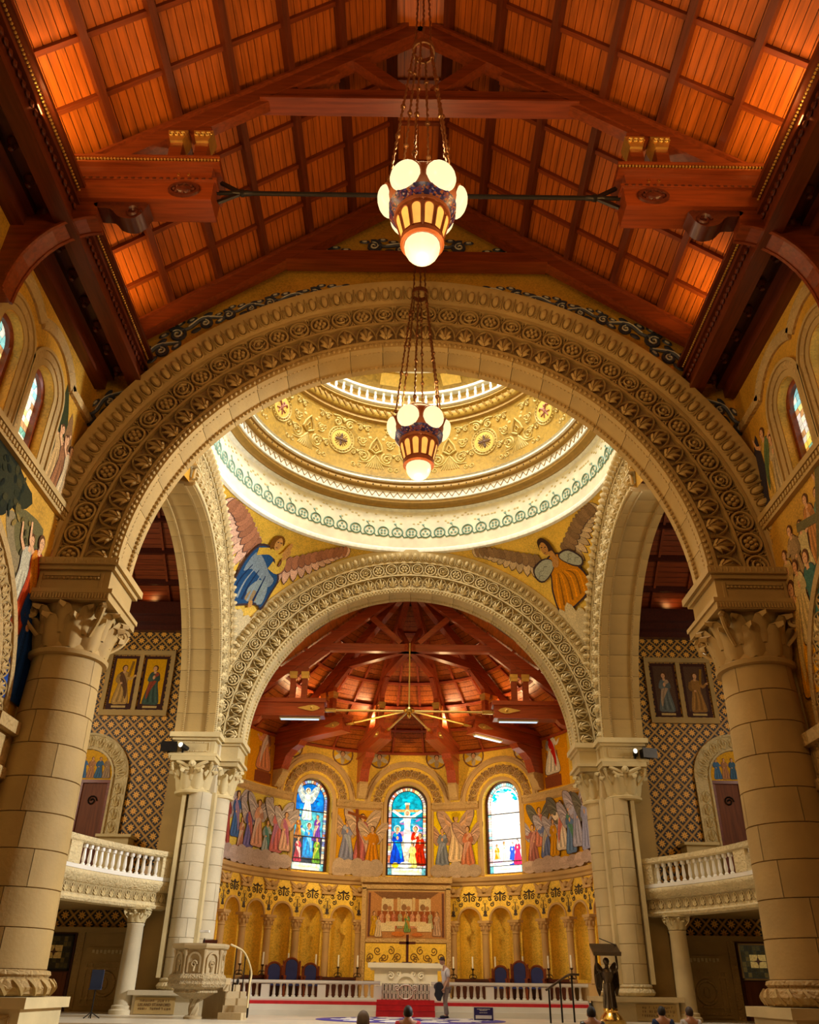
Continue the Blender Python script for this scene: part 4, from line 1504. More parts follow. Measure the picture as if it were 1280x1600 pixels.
sh += [(SK, blob([(-0.1, 7.15), (0.12, 7.1), (0.3, 7.35), (0.2, 7.5), (0.0, 7.35)], 3)),
       ((0.05, 0.025, 0.015), blob([(-0.34, 7.75), (-0.28, 8.05), (0.0, 8.13), (0.24, 7.95), (0.3, 7.6), (0.22, 7.4), (0.1, 7.55), (-0.2, 7.95)], 3)),
       (SK, oval(-0.1, 7.78, 0.17, 0.22, 14, -0.3)), (SK, blob([(-0.02, 7.6), (0.2, 7.65), (0.24, 7.4), (0.05, 7.38)], 2)), (OUT, rect(-0.24, -0.15, 7.83, 7.86)), (OUT, rect(-0.07, 0.02, 7.8, 7.83)), (OUT, rect(-0.2, -0.1, 7.64, 7.66))]
sh += cloud(-0.75, 0.8, 4.15, 5.75, (0.60, 0.50, 0.30), 4, 5)
picture('angel_mosaic', clipw(sh), pend_fn(R_(45)), MPAINT, (0.2, 0.2), lift=0.0015, label='mosaic angel in orange with pale sleeves on the right pendentive', cat='mosaic')

# ================================================================== DOME
def ringpart(name, prof, mat, parent, n=96):
    m = MB()
    m.lathe(prof, n, cap=False)
    return obj(name, m, mat, parent, smooth=60)


m = MB()
m.lathe([(7.48, 18.2 - 18.2), (7.48, 0.25), (7.46, 0.25), (7.46, 2.15)], 96, cap=False)
dome = obj('dome', m, MCREAM, loc=(0, YC, 18.2), label='shallow gilded dome with medallions over the crossing', kind='structure', smooth=60)
ringpart('white_base_moulding', [(7.48, -0.06), (7.36, -0.02), (7.34, 0.1), (7.42, 0.22), (7.48, 0.24)], MWHITE, dome)
ringpart('white_moulding', [(7.46, 2.05), (7.40, 2.1), (7.30, 2.12)], MWHITE, dome)
ringpart('ochre_cornice', [(7.46, 2.12), (7.26, 2.14), (7.22, 2.24), (7.04, 2.30), (7.02, 2.42)], MOCHRE, dome)
ringpart('zigzag_ground', [(7.02, 2.42), (6.97, 2.44), (6.97, 2.84)], MWHITE, dome)
ringpart('gold_torus_moulding', [(6.97, 2.84), (6.84, 2.88), (6.80, 3.0), (6.86, 3.14), (6.80, 3.18)], MOCHRE, dome)
ringpart('white_step_moulding', [(6.80, 3.18), (6.72, 3.22), (6.74, 3.34), (6.68, 3.38)], MWHITE, dome)
cove = [(6.72 - 0.55 * (k / 10) ** 1.6, 3.38 + 2.55 * k / 10) for k in range(11)]
ringpart('dome_cove', cove, MDOME, dome)
ringpart('upper_ochre_moulding', [(6.17, 5.9), (6.04, 5.95), (6.06, 6.08), (5.98, 6.12)], MOCHRE, dome)
ringpart('upper_gold_cornice', [(5.98, 6.12), (5.88, 6.2), (5.9, 6.5), (5.76, 6.56), (5.76, 6.66)], MDOME, dome)
ringpart('upper_white_moulding', [(5.76, 6.66), (5.64, 6.7), (5.64, 6.8), (5.95, 6.8)], MWHITE, dome)
ringpart('gallery_rail', [(5.62, 7.36), (5.58, 7.38), (5.58, 7.5), (5.86, 7.5), (5.86, 7.36), (5.62, 7.36)], MWHITE, dome)
ringpart('gallery_wall', [(6.3, 6.8), (6.3, 7.5)], MOCHRE, dome)
ringpart('upper_dome', [(6.3, 7.5), (5.9, 7.9), (5.2, 8.3)], MDOME, dome)
ringpart('lantern_moulding', [(5.2, 8.3), (5.05, 8.3), (5.0, 8.5), (4.85, 8.6), (4.8, 8.8)], MWHITE, dome)
ringpart('lantern_vault', [(4.8, 8.8), (4.7, 9.6), (4.2, 11.0), (3.4, 11.4)], MDOME, dome)
# zigzag
m = MB()
nz = 132
pts = []
for i in range(nz * 2):
    t = 2 * math.pi * i / (nz * 2)
    pts.append((6.955 * math.cos(t), 6.955 * math.sin(t), 2.52 if i % 2 else 2.76))
m.tube(pts, 0.022, 4, True)
obj('zigzag_moulding', m, MOCHRE, dome, kind='stuff')
m = MB()
for i in range(120):
    t = 2 * math.pi * i / 120
    m.ball((6.81 * math.cos(t), 6.81 * math.sin(t), 3.0), 0.035, 5, 4)
obj('stud_row', m, MIRON, dome, kind='stuff')
m = MB()
for i in range(110):
    t = 2 * math.pi * i / 110
    m.tube([(5.87 * math.cos(t), 5.87 * math.sin(t), 6.22), (5.84 * math.cos(t + 0.015), 5.84 * math.sin(t + 0.015), 6.36), (5.87 * math.cos(t + 0.03), 5.87 * math.sin(t + 0.03), 6.48)], 0.05, 4)
obj('heart_leaf_row', m, MOCHRE, dome, kind='stuff')
# gallery balusters
m = MB()
m.lathe([(0.05, 0), (0.075, 0.05), (0.045, 0.12), (0.08, 0.26), (0.045, 0.42), (0.07, 0.5), (0.07, 0.56)], 6)
bal = m.mesh('gallery_baluster', MWHITE)
for i in range(90):
    t = 2 * math.pi * i / 90
    link('gallery_baluster', bal, dome, (5.72 * math.cos(t), 5.72 * math.sin(t), 6.8))


def vine(k):
    m = MB()
    m.tube([(0.235 * math.cos(t), 0.0, 0.235 * math.sin(t)) for t in [2 * math.pi * j / 16 for j in range(16)]], 0.036, 4, True)
    m.tube([(0.16, 0, -0.2), (0.33, 0, -0.24), (0.42, 0, -0.1)], 0.034, 4)
    for a in ((0, 120, 240) if k else (45, 135, 225, 315)):
        t = R_(a + 90)
        m.ball((0.10 * math.cos(t), 0, 0.10 * math.sin(t)), 0.085, 5, 4, (0.7, 0.2, 0.7))
    if k:
        m.ball((0.1, 0, 0.42), 0.07, 5, 4, (1, 0.2, 0.6))
        m.tube([(0.0, 0, 0.24), (0.05, 0, 0.33), (0.12, 0, 0.4)], 0.018, 4)
    return m.mesh('vine_roundel', MGREEN)


VN = [vine(0), vine(1)]
for i in range(74):
    t = 2 * math.pi * i / 74
    link('vine_roundel', VN[i % 2], dome, M=Matrix.Rotation(t, 4, 'Z') @ Matrix.Translation((0, 7.44, 0.98)) @ Matrix.Diagonal((-1, 1, 1, 1)))
# pale tesserae blocks along the frieze
m = MB()
rng = random.Random(3)
for i in range(300):
    t = 2 * math.pi * (i + rng.random() * 0.5) / 300
    z = rng.choice((1.45, 1.55, 1.65, 1.75, 1.85))
    M = Matrix.Rotation(t, 4, 'Z') @ Matrix.Translation((0, 7.45, z))
    m.box(-0.05, 0.05, -0.01, 0.01, -0.03, 0.03, M)
obj('tessera_block', m, plain('ochre_tessera', (0.62, 0.5, 0.2)), dome, kind='stuff')

# relief of the cove: 12 medallions, 12 palmettes, scrolls between
def on_cove(t, z, k=0.0):
    q = max(0, min(1, (z - 3.38) / 2.55))
    r = 6.72 - 0.55 * q ** 1.6
    slope = math.atan(0.55 * 1.6 * q ** 0.6 / 2.55)
    return Matrix.Rotation(t, 4, 'Z') @ Matrix.Translation((0, r - k, z)) @ Matrix.Rotation(slope, 4, 'X')


MMED = plain('medallion_gold', (0.85, 0.58, 0.12), 0.5)
m = MB()
m.prism([(0.46 * math.cos(R_(q)), 0.46 * math.sin(R_(q))) for q in range(0, 360, 18)], -0.03, 0.05)
MEDD = m.mesh('medallion', MMED)
m = MB()
for r in (0.5, 0.62):
    m.tube([(r * math.cos(R_(q)), -0.02, r * math.sin(R_(q))) for q in range(0, 360, 15)], 0.035, 4, True)
for q in range(0, 360, 15):
    m.ball((0.56 * math.cos(R_(q)), -0.02, 0.56 * math.sin(R_(q))), 0.035, 4, 3)
MEDR = m.mesh('medallion_ring', MDOMEL)
MEM1 = plain('medallion_emblem_brown', (0.14, 0.07, 0.03), 0.6)
MEM2 = plain('medallion_emblem_rose', (0.42, 0.16, 0.10), 0.6)
m = MB()
for a in range(0, 360, 90):
    t = R_(a + 0)
    for (r, s, w) in ((0.12, 0.06, 1), (0.22, 0.07, 1), (0.28, 0.04, 1)):
        m.ball((r * math.cos(t), -0.04, r * math.sin(t)), s, 5, 4, (1, 0.4, 1))
    for d in (-25, 25, 45, -45):
        q = R_(a + d)
        m.bar((0.1 * math.cos(q), -0.04, 0.1 * math.sin(q)), (0.33 * math.cos(q), -0.04, 0.33 * math.sin(q)), 0.02, 0.02, (0, 1, 0))
m.ball((0, -0.04, 0), 0.09, 6, 4, (1, 0.4, 1))
EMB1 = m.mesh('cross_emblem', MEM1)
m = MB()
m.ball((0.0, -0.04, 0.0), 0.13, 6, 4, (0.8, 0.3, 1.2))
m.ball((0.05, -0.04, 0.2), 0.07, 6, 4, (1, 0.4, 1))
for sx in (-1, 1):
    m.tube([(0.05 * sx, -0.04, 0.05), (0.2 * sx, -0.04, 0.2), (0.3 * sx, -0.04, 0.12)], 0.05, 4)
    m.tube([(0.05 * sx, -0.04, -0.1), (0.12 * sx, -0.04, -0.3)], 0.04, 4)
    m.tube([(0.1 * sx, -0.04, -0.1), (0.28 * sx, -0.04, -0.15)], 0.035, 4)
EMB2 = m.mesh('winged_emblem', MEM2)
# palmette with scrolls
m = MB()
m.tube([(0.0, -0.02, 0.62), (0.2, -0.02, 0.3), (0.28, -0.02, 0.05), (0, -0.02, -0.12), (-0.28, -0.02, 0.05), (-0.2, -0.02, 0.3)], 0.055, 4, True)
m.tube([(0.0, -0.02, 0.32), (0.1, -0.02, 0.12), (0.0, -0.02, 0.0), (-0.1, -0.02, 0.12)], 0.03, 4, True)
for sx in (-1, 1):
    m.tube([(sx * p[0], p[1], p[2]) for p in spiral(0.52, -0.32, 0.26, 1.7, 2.0, 12)], 0.055, 4)
    m.tube([(sx * p[0], p[1], p[2]) for p in spiral(0.62, 0.35, 0.2, 1.6, 4.0, 12)], 0.045, 4)
    m.tube(curve([(0, -0.02, -0.2), (sx * 0.3, -0.02, -0.55), (sx * 0.75, -0.02, -0.62)], 4), 0.05, 4)
    for k in range(4):
        m.tube([(sx * 0.03 * k, -0.02, -0.25), (sx * (0.06 + 0.11 * k), -0.03, -0.8)], 0.035, 4)
    for x, z in ((0.3, 0.6), (0.85, 0.0), (0.4, 0.75), (0.85, 0.65), (0.95, -0.45)):
        m.ball((sx * x, 0, z), 0.09, 5, 4, (1.2, 0.4, 0.8))
PALM = m.mesh('palmette_relief', MDOMEL)
m = MB()
for sx in (-1, 1):
    m.tube([(sx * p[0], p[1], p[2]) for p in spiral(0.32, 0.0, 0.2, 1.6, 1.0, 12)], 0.05, 4)
    m.tube([(sx * p[0], p[1], p[2]) for p in spiral(0.24, -0.95, 0.2, 1.5, 3.0, 12)], 0.05, 4)
    m.tube(curve([(0, -0.02, 0.1), (sx * 0.25, -0.02, 0.3), (sx * 0.6, -0.02, 0.28)], 4), 0.045, 4)
m.ball((0, -0.02, 0.18), 0.1, 6, 4, (0.8, 0.4, 1.4))
CRST = m.mesh('crest_relief', MDOMEL)
for i in range(12):
    t = 2 * math.pi * i / 12
    md = link('medallion', MEDD, dome, M=on_cove(t, 4.75, 0.02))
    link('medallion_ring', MEDR, md)
    link('cross_emblem' if i % 2 else 'winged_emblem', EMB1 if i % 2 else EMB2, md)
    link('crest_relief', CRST, dome, M=on_cove(t, 5.5, 0.02) @ Matrix.Scale(0.95, 4))
    link('palmette_relief', PALM, dome, M=on_cove(t + math.pi / 12, 4.6, 0.02) @ Matrix.Scale(1.05, 4))
    for dq in (-1, 1):
        link('crest_relief', CRST, dome, M=on_cove(t + dq * math.pi / 24, 4.35, 0.02) @ Matrix.Scale(0.6, 4))
        link('crest_relief', CRST, dome, M=on_cove(t + dq * math.pi / 20, 5.55, 0.02) @ Matrix.Scale(0.55, 4))
    # rosette panels of the upper dome
    m = MB() if i == 0 else None
    if m:
        m.prism([(-0.45, -0.3), (0.45, -0.3), (0.45, 0.3), (-0.45, 0.3)], -0.02, 0.02)
        UPP = m.mesh('upper_dome_panel', MMED)
    link('upper_dome_panel', UPP, dome, M=Matrix.Rotation(t + 0.2, 4, 'Z') @ Matrix.Translation((0, 5.52, 8.08)) @ Matrix.Rotation(R_(58), 4, 'X'))

# ================================================================== CROSSING PIERS
def halfcol(parent, cx, cy, r, z0, z1, a0, a1, mat, seed, nc=10):
    rng = random.Random(seed)
    for k in range(nc):
        a, c = z0 + (z1 - z0) * k / nc, z0 + (z1 - z0) * (k + 1) / nc
        cut = rng.uniform(0.3, 0.7)
        for (f0, f1) in ((0, cut), (cut, 1)):
            m = MB()
            A0, A1 = a0 + (a1 - a0) * f0 + 0.8, a0 + (a1 - a0) * f1 - 0.8
            m.lathe([(r - 0.025, a + 0.002), (r, a + 0.012), (r, c - 0.012), (r - 0.025, c - 0.002)], 8, (cx, cy, 0), A0, A1, cap=False)
            obj('shaft_stone', m, mat, parent, smooth=60)
    m = MB()
    m.lathe([(r - 0.03, z0), (r - 0.03, z1)], 16, (cx, cy, 0), a0, a1, cap=False)
    obj('shaft_core', m, mat, parent)


MSIDE = {-1: stone('cool_lit_pier_limestone', (0.56, 0.47, 0.30)), 1: stone('warm_lit_pier_limestone', (0.56, 0.42, 0.20))}
for sd, side in ((-1, 'left'), (1, 'right')):
    mp = MSIDE[sd]
    pier = empty('crossing_pier', (0, 0, 0), label=f'clustered limestone pier of the far arch, {side} side', cat='pier')

    def sbx(m, x0, x1, y0, y1, z0, z1):
        m.box(min(sd * x0, sd * x1), max(sd * x0, sd * x1), y0, y1, z0, z1)
        return m
    m = MB()
    sbx(m, 7.22, 8.25, 31.6, 33.4, 0.67, 9.78)
    obj('pier_core', m, mp, pier, smooth=0)
    m = MB()
    sbx(m, 8.2, 9.2, 32.3, 33.4, 0.67, 9.78)
    obj('rear_pilaster', m, MS, pier, smooth=0)
    m = MB()
    sbx(m, 8.16, 8.30, 31.3, 31.7, 1.72, 7.7)
    sbx(m, 7.14, 7.26, 31.54, 31.9, 1.72, 7.7)
    obj('corner_strip', m, MSP, pier, smooth=0)
    if sd < 0:
        halfcol(pier, -7.70, 31.6, 0.44, 1.72, 7.66, 180, 360, mp, 11)
        halfcol(pier, -7.22, 32.45, 0.44, 1.72, 7.66, -90, 90, mp, 12)
    else:
        halfcol(pier, 7.70, 31.6, 0.44, 1.72, 7.66, 180, 360, mp, 13)
        halfcol(pier, 7.22, 32.45, 0.44, 1.72, 7.66, 90, 270, mp, 14)
    c1 = capital(pier, Matrix.Translation((sd * 8.02, 31.75, 7.74)), 0.60, 0.76, 1.15, MSP, LEAFP, VOLP, 8)
    c2 = capital(pier, Matrix.Translation((sd * 7.18, 32.5, 7.74)), 0.46, 0.62, 1.15, MSP, LEAFP, VOLP, 8)
    # winged cherub head on the front capital
    m = MB()
    m.ball((sd * 8.02, 30.98, 8.62), 0.14, 8, 6)
    for s in (-1, 1):
        m.tube(curve([(sd * 8.02 + s * 0.1, 31.0, 8.5), (sd * 8.02 + s * 0.35, 30.98, 8.62), (sd * 8.02 + s * 0.58, 31.0, 8.72)], 3), 0.07, 5)
        m.tube(curve([(sd * 8.02 + s * 0.1, 31.0, 8.42), (sd * 8.02 + s * 0.3, 30.98, 8.45), (sd * 8.02 + s * 0.45, 31.0, 8.56)], 3), 0.06, 5)
    obj('cherub_carving', m, MSP, pier)
    m = MB()
    sbx(m, 7.15, 8.95, 30.95, 33.4, 8.90, 9.0)
    sbx(m, 6.42, 7.3, 31.75, 33.4, 8.90, 9.0)
    sbx(m, 7.3, 8.8, 31.1, 33.4, 9.0, 9.5)
    sbx(m, 6.56, 7.3, 31.9, 33.4, 9.0, 9.5)
    sbx(m, 7.2, 8.9, 31.0, 33.4, 9.5, 9.6)
    sbx(m, 6.48, 7.3, 31.82, 33.4, 9.5, 9.6)
    sbx(m, 7.1, 9.0, 30.9, 33.4, 9.6, 9.78)
    sbx(m, 6.38, 7.3, 31.72, 33.4, 9.6, 9.78)
    ib = obj('impost_block', m, MSP, pier, smooth=0)
    m = MB()
    for z in (9.1, 9.42):
        m.bar((sd * 7.5, 31.09, z), (sd * 8.6, 31.09, z), 0.03, 0.035)
    for x in (7.5, 8.6):
        m.bar((sd * x, 31.09, 9.1), (sd * x, 31.09, 9.42), 0.03, 0.035, (0, 1, 0))
    for k in range(22):
        sbx(m, 7.2 + 0.08 * k, 7.24 + 0.08 * k, 30.93, 30.97, 8.8, 8.89)
    obj('impost_panel_moulding', m, MSPC, ib, smooth=0, kind='stuff')
    # bases and pedestal
    m = MB()
    m.lathe([(0.46, 1.72), (0.52, 1.70), (0.54, 1.65), (0.5, 1.61), (0.58, 1.56), (0.62, 1.48), (0.58, 1.40), (0.52, 1.36)], 24, (sd * 7.70, 31.6, 0))
    m.lathe([(0.46, 1.72), (0.52, 1.70), (0.54, 1.65), (0.5, 1.61), (0.58, 1.56), (0.62, 1.48), (0.58, 1.40), (0.52, 1.36)], 24, (sd * 7.22, 32.45, 0))
    obj('carved_base', m, MSPC, pier)
    m = MB()
    sbx(m, 6.35, 9.0, 30.75, 33.4, 1.22, 1.36)
    sbx(m, 6.5, 8.85, 30.9, 33.4, 0.67, 1.22)
    pd = obj('pedestal', m, mp, pier, smooth=0)
    m = MB()
    sbx(m, 7.45, 8.75, 30.86, 30.9, 0.70, 1.16)
    tb = obj('inscription_tablet', m, MS, pd, smooth=0)
    MINS = plain('engraved_letters', (0.14, 0.07, 0.02), 0.8) if sd < 0 else bpy.data.materials['engraved_letters']
    m = MB()
    rng = random.Random(21 + sd)
    rows = ((1.07, 0.055), (0.96, 0.07), (0.85, 0.055))
    for r, (z, hh) in enumerate(rows):
        if sd < 0 and r == 1:
            continue
        x = 7.55 + rng.uniform(0, 0.1)
        while x < 8.62:
            w = rng.uniform(0.02, 0.05)
            sbx(m, x, x + 0.014, 30.852, 30.858, z - hh / 2, z + hh / 2)
            if rng.random() < 0.7:
                zz = z + rng.choice((-0.5, 0, 0.5)) * hh
                sbx(m, x, x + w, 30.852, 30.858, zz - 0.006, zz + 0.006)
            if rng.random() < 0.5:
                sbx(m, x + w, x + w + 0.014, 30.852, 30.858, z - hh / 2, z + hh / 2)
            x += w + (0.045 if rng.random() < 0.8 else 0.11)
    obj('engraved_lettering', m, MINS, tb, smooth=0, kind='stuff')
    if sd < 0:
        cu = bpy.data.curves.new('engraved_text', 'FONT')
        cu.body = 'LELAND STANFORD'
        cu.size = 0.115
        cu.align_x = 'CENTER'
        cu.extrude = 0.003
        cu.materials.append(MINS)
        tmp = link('engraved_text', cu)
        me = bpy.data.meshes.new_from_object(tmp.evaluated_get(bpy.context.evaluated_depsgraph_get()))
        bpy.data.objects.remove(tmp)
        link('engraved_text', me, tb, (-8.1, 30.853, 0.92), (math.pi / 2, 0, 0))
    # two small spotlights on the capital
    for k, (dx, nm) in enumerate(((8.95, 'black box floodlight'), (8.45, 'small round white spotlight'))):
        m = MB()
        if k == 0:
            m.box(-0.26, 0.26, -0.14, 0.14, 0.06, 0.36)
            m.box(-0.3, 0.3, -0.17, -0.14, 0.03, 0.39)
            m.box(-0.04, 0.04, -0.04, 0.04, 0.0, 0.07)
        else:
            m.tube([(0.12, 0.14, 0.18), (-0.05, -0.16, 0.26)], 0.10, 10)
            m.box(-0.03, 0.03, -0.03, 0.03, 0.0, 0.16)
        s = obj('spotlight', m, MIRON, loc=(sd * dx, 31.0, 9.0), rot=(0, 0, 0 if sd < 0 else 0.3), label=f'{nm} on the {side} pier capital', cat='spotlight')
        if k == 1:
            m = MB()
            m.ball((-0.06, -0.18, 0.265), 0.09, 8, 6, (1, 0.5, 1))
            obj('lens', m, plain('lamp_lens', (0.9, 0.85, 0.7), 0.3, emit=((1, 0.9, 0.7), 1.5)), s)


# ================================================================== APSE
def ap(u, v, h):
    t = u / AR
    return ((AR - h) * math.sin(t), AY + (AR - h) * math.cos(t), v)


def ap_out(u, v, d):
    return ap(u, v, -d)


def ap_m(u, z, d=0.0):
    """matrix on the apse wall: local x right, y into wall, z up"""
    t = u / AR
    return Matrix.Translation(((AR - d) * math.sin(t), AY + (AR - d) * math.cos(t), z)) @ Matrix.Rotation(-t, 4, 'Z')


APZ = 12.35
UW = 4.74
b = MB()
b.add([(-7.9, 33.2, 1.15), (7.9, 33.2, 1.15)] + [((AR + 0.6) * math.sin(R_(q)), AY + (AR + 0.6) * math.cos(R_(q)), 1.15) for q in range(90, -91, -6)], [tuple(range(33))])
obj('floor', b, MFLOOR2, smooth=0, label='pale marble floor of the raised apse', kind='structure')
b = MB()
wall_open(b, -13.6, 13.6, 5.9, APZ, [(-UW, 1.0, 6.1, 9.25), (0, 1.0, 6.1, 9.25), (UW, 1.0, 6.1, 9.25)], 0.45, ap_out, 0.4)
wu = obj('wall_apse', b, MGOLDB, smooth=25, label='curved upper apse wall of gold mosaic with three windows', kind='structure')
NTH = [21.5 + 11 * k for k in range(7)]
NIU = [s * R_(q) * AR for q in NTH for s in (-1, 1)]
b = MB()
wall_open(b, -13.6, 13.6, 1.15, 5.9, [(u, 0.5, 1.9, 4.2) for u in NIU], 0.12, ap_out, 0.4)
wlw = obj('wall_apse_lower', b, MGOLDB, smooth=25, label='curved lower apse wall of gold mosaic with a blind arcade', kind='structure')
# straight return walls between arch and apse
for sd, side in ((-1, 'left'), (1, 'right')):
    b = MB()
    b.box(min(sd * 7.9, sd * 8.3), max(sd * 7.9, sd * 8.3), 33.3, 34.3, 1.15, APZ)
    obj('wall_apse_return_%s' % side, b, MGOLDB, smooth=0, label=f'short gold wall between far arch and apse, {side}', kind='structure')


def ring_ap(name, prof, mat, parent, a0=-97, a1=97, n=72):
    """profile (inward projection, z) swept along the apse curve"""
    m = MB()
    m.lathe([(AR - p, z) for p, z in prof], n, (0, AY, 0), 90 - a1, 90 - a0, cap=False)
    return obj(name, m, mat, parent, smooth=40)


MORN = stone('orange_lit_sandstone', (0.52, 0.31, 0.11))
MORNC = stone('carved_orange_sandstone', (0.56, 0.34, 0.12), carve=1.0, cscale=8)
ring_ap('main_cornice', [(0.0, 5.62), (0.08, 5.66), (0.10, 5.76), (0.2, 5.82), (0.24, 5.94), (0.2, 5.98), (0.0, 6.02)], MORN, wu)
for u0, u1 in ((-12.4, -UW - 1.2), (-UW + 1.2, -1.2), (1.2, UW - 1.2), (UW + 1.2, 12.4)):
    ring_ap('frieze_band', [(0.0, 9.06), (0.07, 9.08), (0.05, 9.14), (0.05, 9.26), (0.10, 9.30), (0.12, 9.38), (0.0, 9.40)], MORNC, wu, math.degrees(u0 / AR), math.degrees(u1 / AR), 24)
# niches, colonnettes and ornament
m = MB()
m.lathe([(0.5, 1.9), (0.5, 4.2)] + [(0.5 * math.cos(R_(q)), 4.2 + 0.5 * math.sin(R_(q))) for q in range(15, 91, 15)], 16, (0, 0.1, 0), 0, 180, cap=False)
NICHE = m.mesh('gold_niche', MGOLDB)
m = MB()
m.arch([(0.50, 0.02), (0.50, -0.05), (0.58, -0.05), (0.58, 0.02)], 0, 180, 16, (0, 4.2), closed=True)
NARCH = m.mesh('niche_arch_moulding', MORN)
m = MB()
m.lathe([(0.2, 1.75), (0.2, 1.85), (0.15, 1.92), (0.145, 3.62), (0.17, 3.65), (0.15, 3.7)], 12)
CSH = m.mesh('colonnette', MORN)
m = MB()
m.lathe([(0.15, 3.68), (0.16, 3.8), (0.2, 3.95), (0.27, 4.08)], 12)
m.box(-0.28, 0.28, -0.22, 0.2, 4.08, 4.18)
for k in range(8):
    q = k * math.pi / 4
    m.ball((0.19 * math.cos(q), 0.19 * math.sin(q), 3.86), 0.06, 5, 4, (0.8, 0.8, 1.6))
    m.ball((0.23 * math.cos(q + 0.39), 0.23 * math.sin(q + 0.39), 4.0), 0.06, 5, 4)
CCP = m.mesh('colonnette_capital', MORN)
MBLK = plain('black_scroll_mosaic', (0.05, 0.03, 0.02), 0.5)
m = MB()
for sx in (-1, 1):
    for (x, z, r, a) in ((0.2, 0.1, 0.13, 0.5), (0.42, -0.12, 0.11, 2.0), (0.52, 0.12, 0.1, 3.5), (0.66, -0.32, 0.09, 1.0), (0.7, -0.02, 0.09, 4.0)):
        m.tube([(sx * p[0], p[1], p[2]) for p in spiral(x, z, r, 1.4, a, 10, 0.0)], 0.022, 4)
    m.tube(curve([(0, 0, 0.36), (sx * 0.15, 0, 0.28), (sx * 0.26, 0, 0.34)], 3), 0.03, 4)
m.tube([(0, 0, 0), (0, 0, 0.4)], 0.035, 4)
SCR = m.mesh('scroll_ornament', MBLK)
m = MB()
m.ball((0, 0, -0.08), 0.08, 6, 4, (1, 0.3, 1))
for a in (-60, -90, -120):
    m.bar((0, 0, -0.1), (0.16 * math.cos(R_(a)), 0, -0.1 + 0.16 * math.sin(R_(a))), 0.05, 0.03, (0, 1, 0))
m.tube([(0, 0, 0), (0, 0, 0.3)], 0.02, 4)
DROP = m.mesh('drop_ornament', MBLK)
m = MB()
m.ball((0, -0.10, 0.02), 0.12, 8, 6)
m.box(-0.32, 0.32, -0.12, 0.0, -0.24, -0.14)
for s in (-1, 1):
    m.tube(curve([(s * 0.08, -0.05, -0.05), (s * 0.25, -0.06, 0.02), (s * 0.46, -0.04, 0.2)], 3), 0.08, 5, rs=[0.1, 0.1, 0.1, 0.09, 0.07, 0.05, 0.02])
    m.tube(curve([(s * 0.08, -0.05, -0.12), (s * 0.22, -0.06, -0.1), (s * 0.34, -0.04, 0.0)], 3), 0.07, 5)
CHR = m.mesh('cherub_bracket', MORN)
for u in NIU:
    nn = link('gold_niche', NICHE, wlw, M=ap_m(u, 0))
    link('niche_arch_moulding', NARCH, wlw, M=ap_m(u, 0))
    link('scroll_ornament', SCR, wlw, M=ap_m(u, 4.98, 0.02))
for q in [16.0 + 11 * k for k in range(8)]:
    for s in (-1, 1):
        u = s * R_(q) * AR
        cs = link('colonnette', CSH, wlw, M=ap_m(u, 0, 0.06))
        link('colonnette_capital', CCP, cs)
        link('drop_ornament', DROP, wlw, M=ap_m(u, 4.62, 0.02))
        link('cherub_bracket', CHR, wlw, M=ap_m(u, 5.42, 0.0))
ring_ap('arcade_plinth', [(0, 1.15), (0.25, 1.15), (0.25, 1.72), (0.0, 1.78)], MORN, wlw)

# windows
MGLA = painted('apse_stained_glass', 0.3, 0, 9, 0.35, emit=1.0)


def lead_window(n, u, shapes, label, strength):
    m = MB()
    h = 0.98
    m.prism([(-h, 6.1), (h, 6.1)] + [(h * math.cos(R_(q)), 9.25 + h * math.sin(R_(q))) for q in range(0, 181, 12)], 0.36, 0.38)
    w = obj('window_%d' % n, m, MIRON, M=ap_m(u, 0), label=label, kind='structure')
    picture('stained_glass', shapes, lambda a, v, hh: (a, 0.36 - hh, v), strength, parent=w, lift=0.0008)
    m = MB()
    m.arch([(0.92, 0.36), (0.92, 0.28), (1.0, 0.26), (1.0, 0.4)], 0, 180, 24, (0, 9.25), closed=True)
    for s in (-1, 1):
        m.box(min(s * 0.92, s), max(s * 0.92, s), 0.26, 0.4, 6.1, 9.25)
    m.box(-1, 1, 0.26, 0.4, 6.1, 6.16)
    obj('window_frame', m, MWD, w)
    for z in (7.1 - 0.45, 7.6, 8.75):
        m = MB()
        m.box(-0.94, 0.94, 0.24, 0.3, z - 0.02, z + 0.02)
        obj('glazing_bar', m, MIRON, w, smooth=0)
    Mi = ap_m(u, 0).inverted()

    def bend(mm_):
        mm_.v = [tuple(Mi @ Vector(ap_out(u + x, z, y))) for x, y, z in mm_.v]
        return mm_
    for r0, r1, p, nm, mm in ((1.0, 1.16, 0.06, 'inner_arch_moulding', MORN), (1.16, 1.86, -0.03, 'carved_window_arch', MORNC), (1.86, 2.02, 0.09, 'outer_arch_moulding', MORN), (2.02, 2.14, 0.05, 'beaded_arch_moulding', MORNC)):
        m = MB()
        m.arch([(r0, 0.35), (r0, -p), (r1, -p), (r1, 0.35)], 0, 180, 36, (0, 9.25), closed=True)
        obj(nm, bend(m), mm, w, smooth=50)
    for s in (-1, 1):
        m = MB()
        m.box(min(s * 1.0, s * 1.16), max(s * 1.0, s * 1.16), -0.06, 0.3, 6.05, 9.25)
        obj('window_jamb', bend(m), MORN, w, smooth=0)
    for k in range(13):
        th = math.pi * (k + 0.5) / 13
        link('scroll_roundel', ORNU[k % 2], w, M=Mi @ ap_m(u + 1.51 * math.cos(th), 9.25 + 1.51 * math.sin(th), 0.03) @ Matrix.Rotation(math.pi / 2 - th, 4, 'Y') @ Matrix.Diagonal((0.72, 2.0, 0.72, 1)))
    return w


ORNU = (unit_scroll(MORN), unit_rosette(MORN))


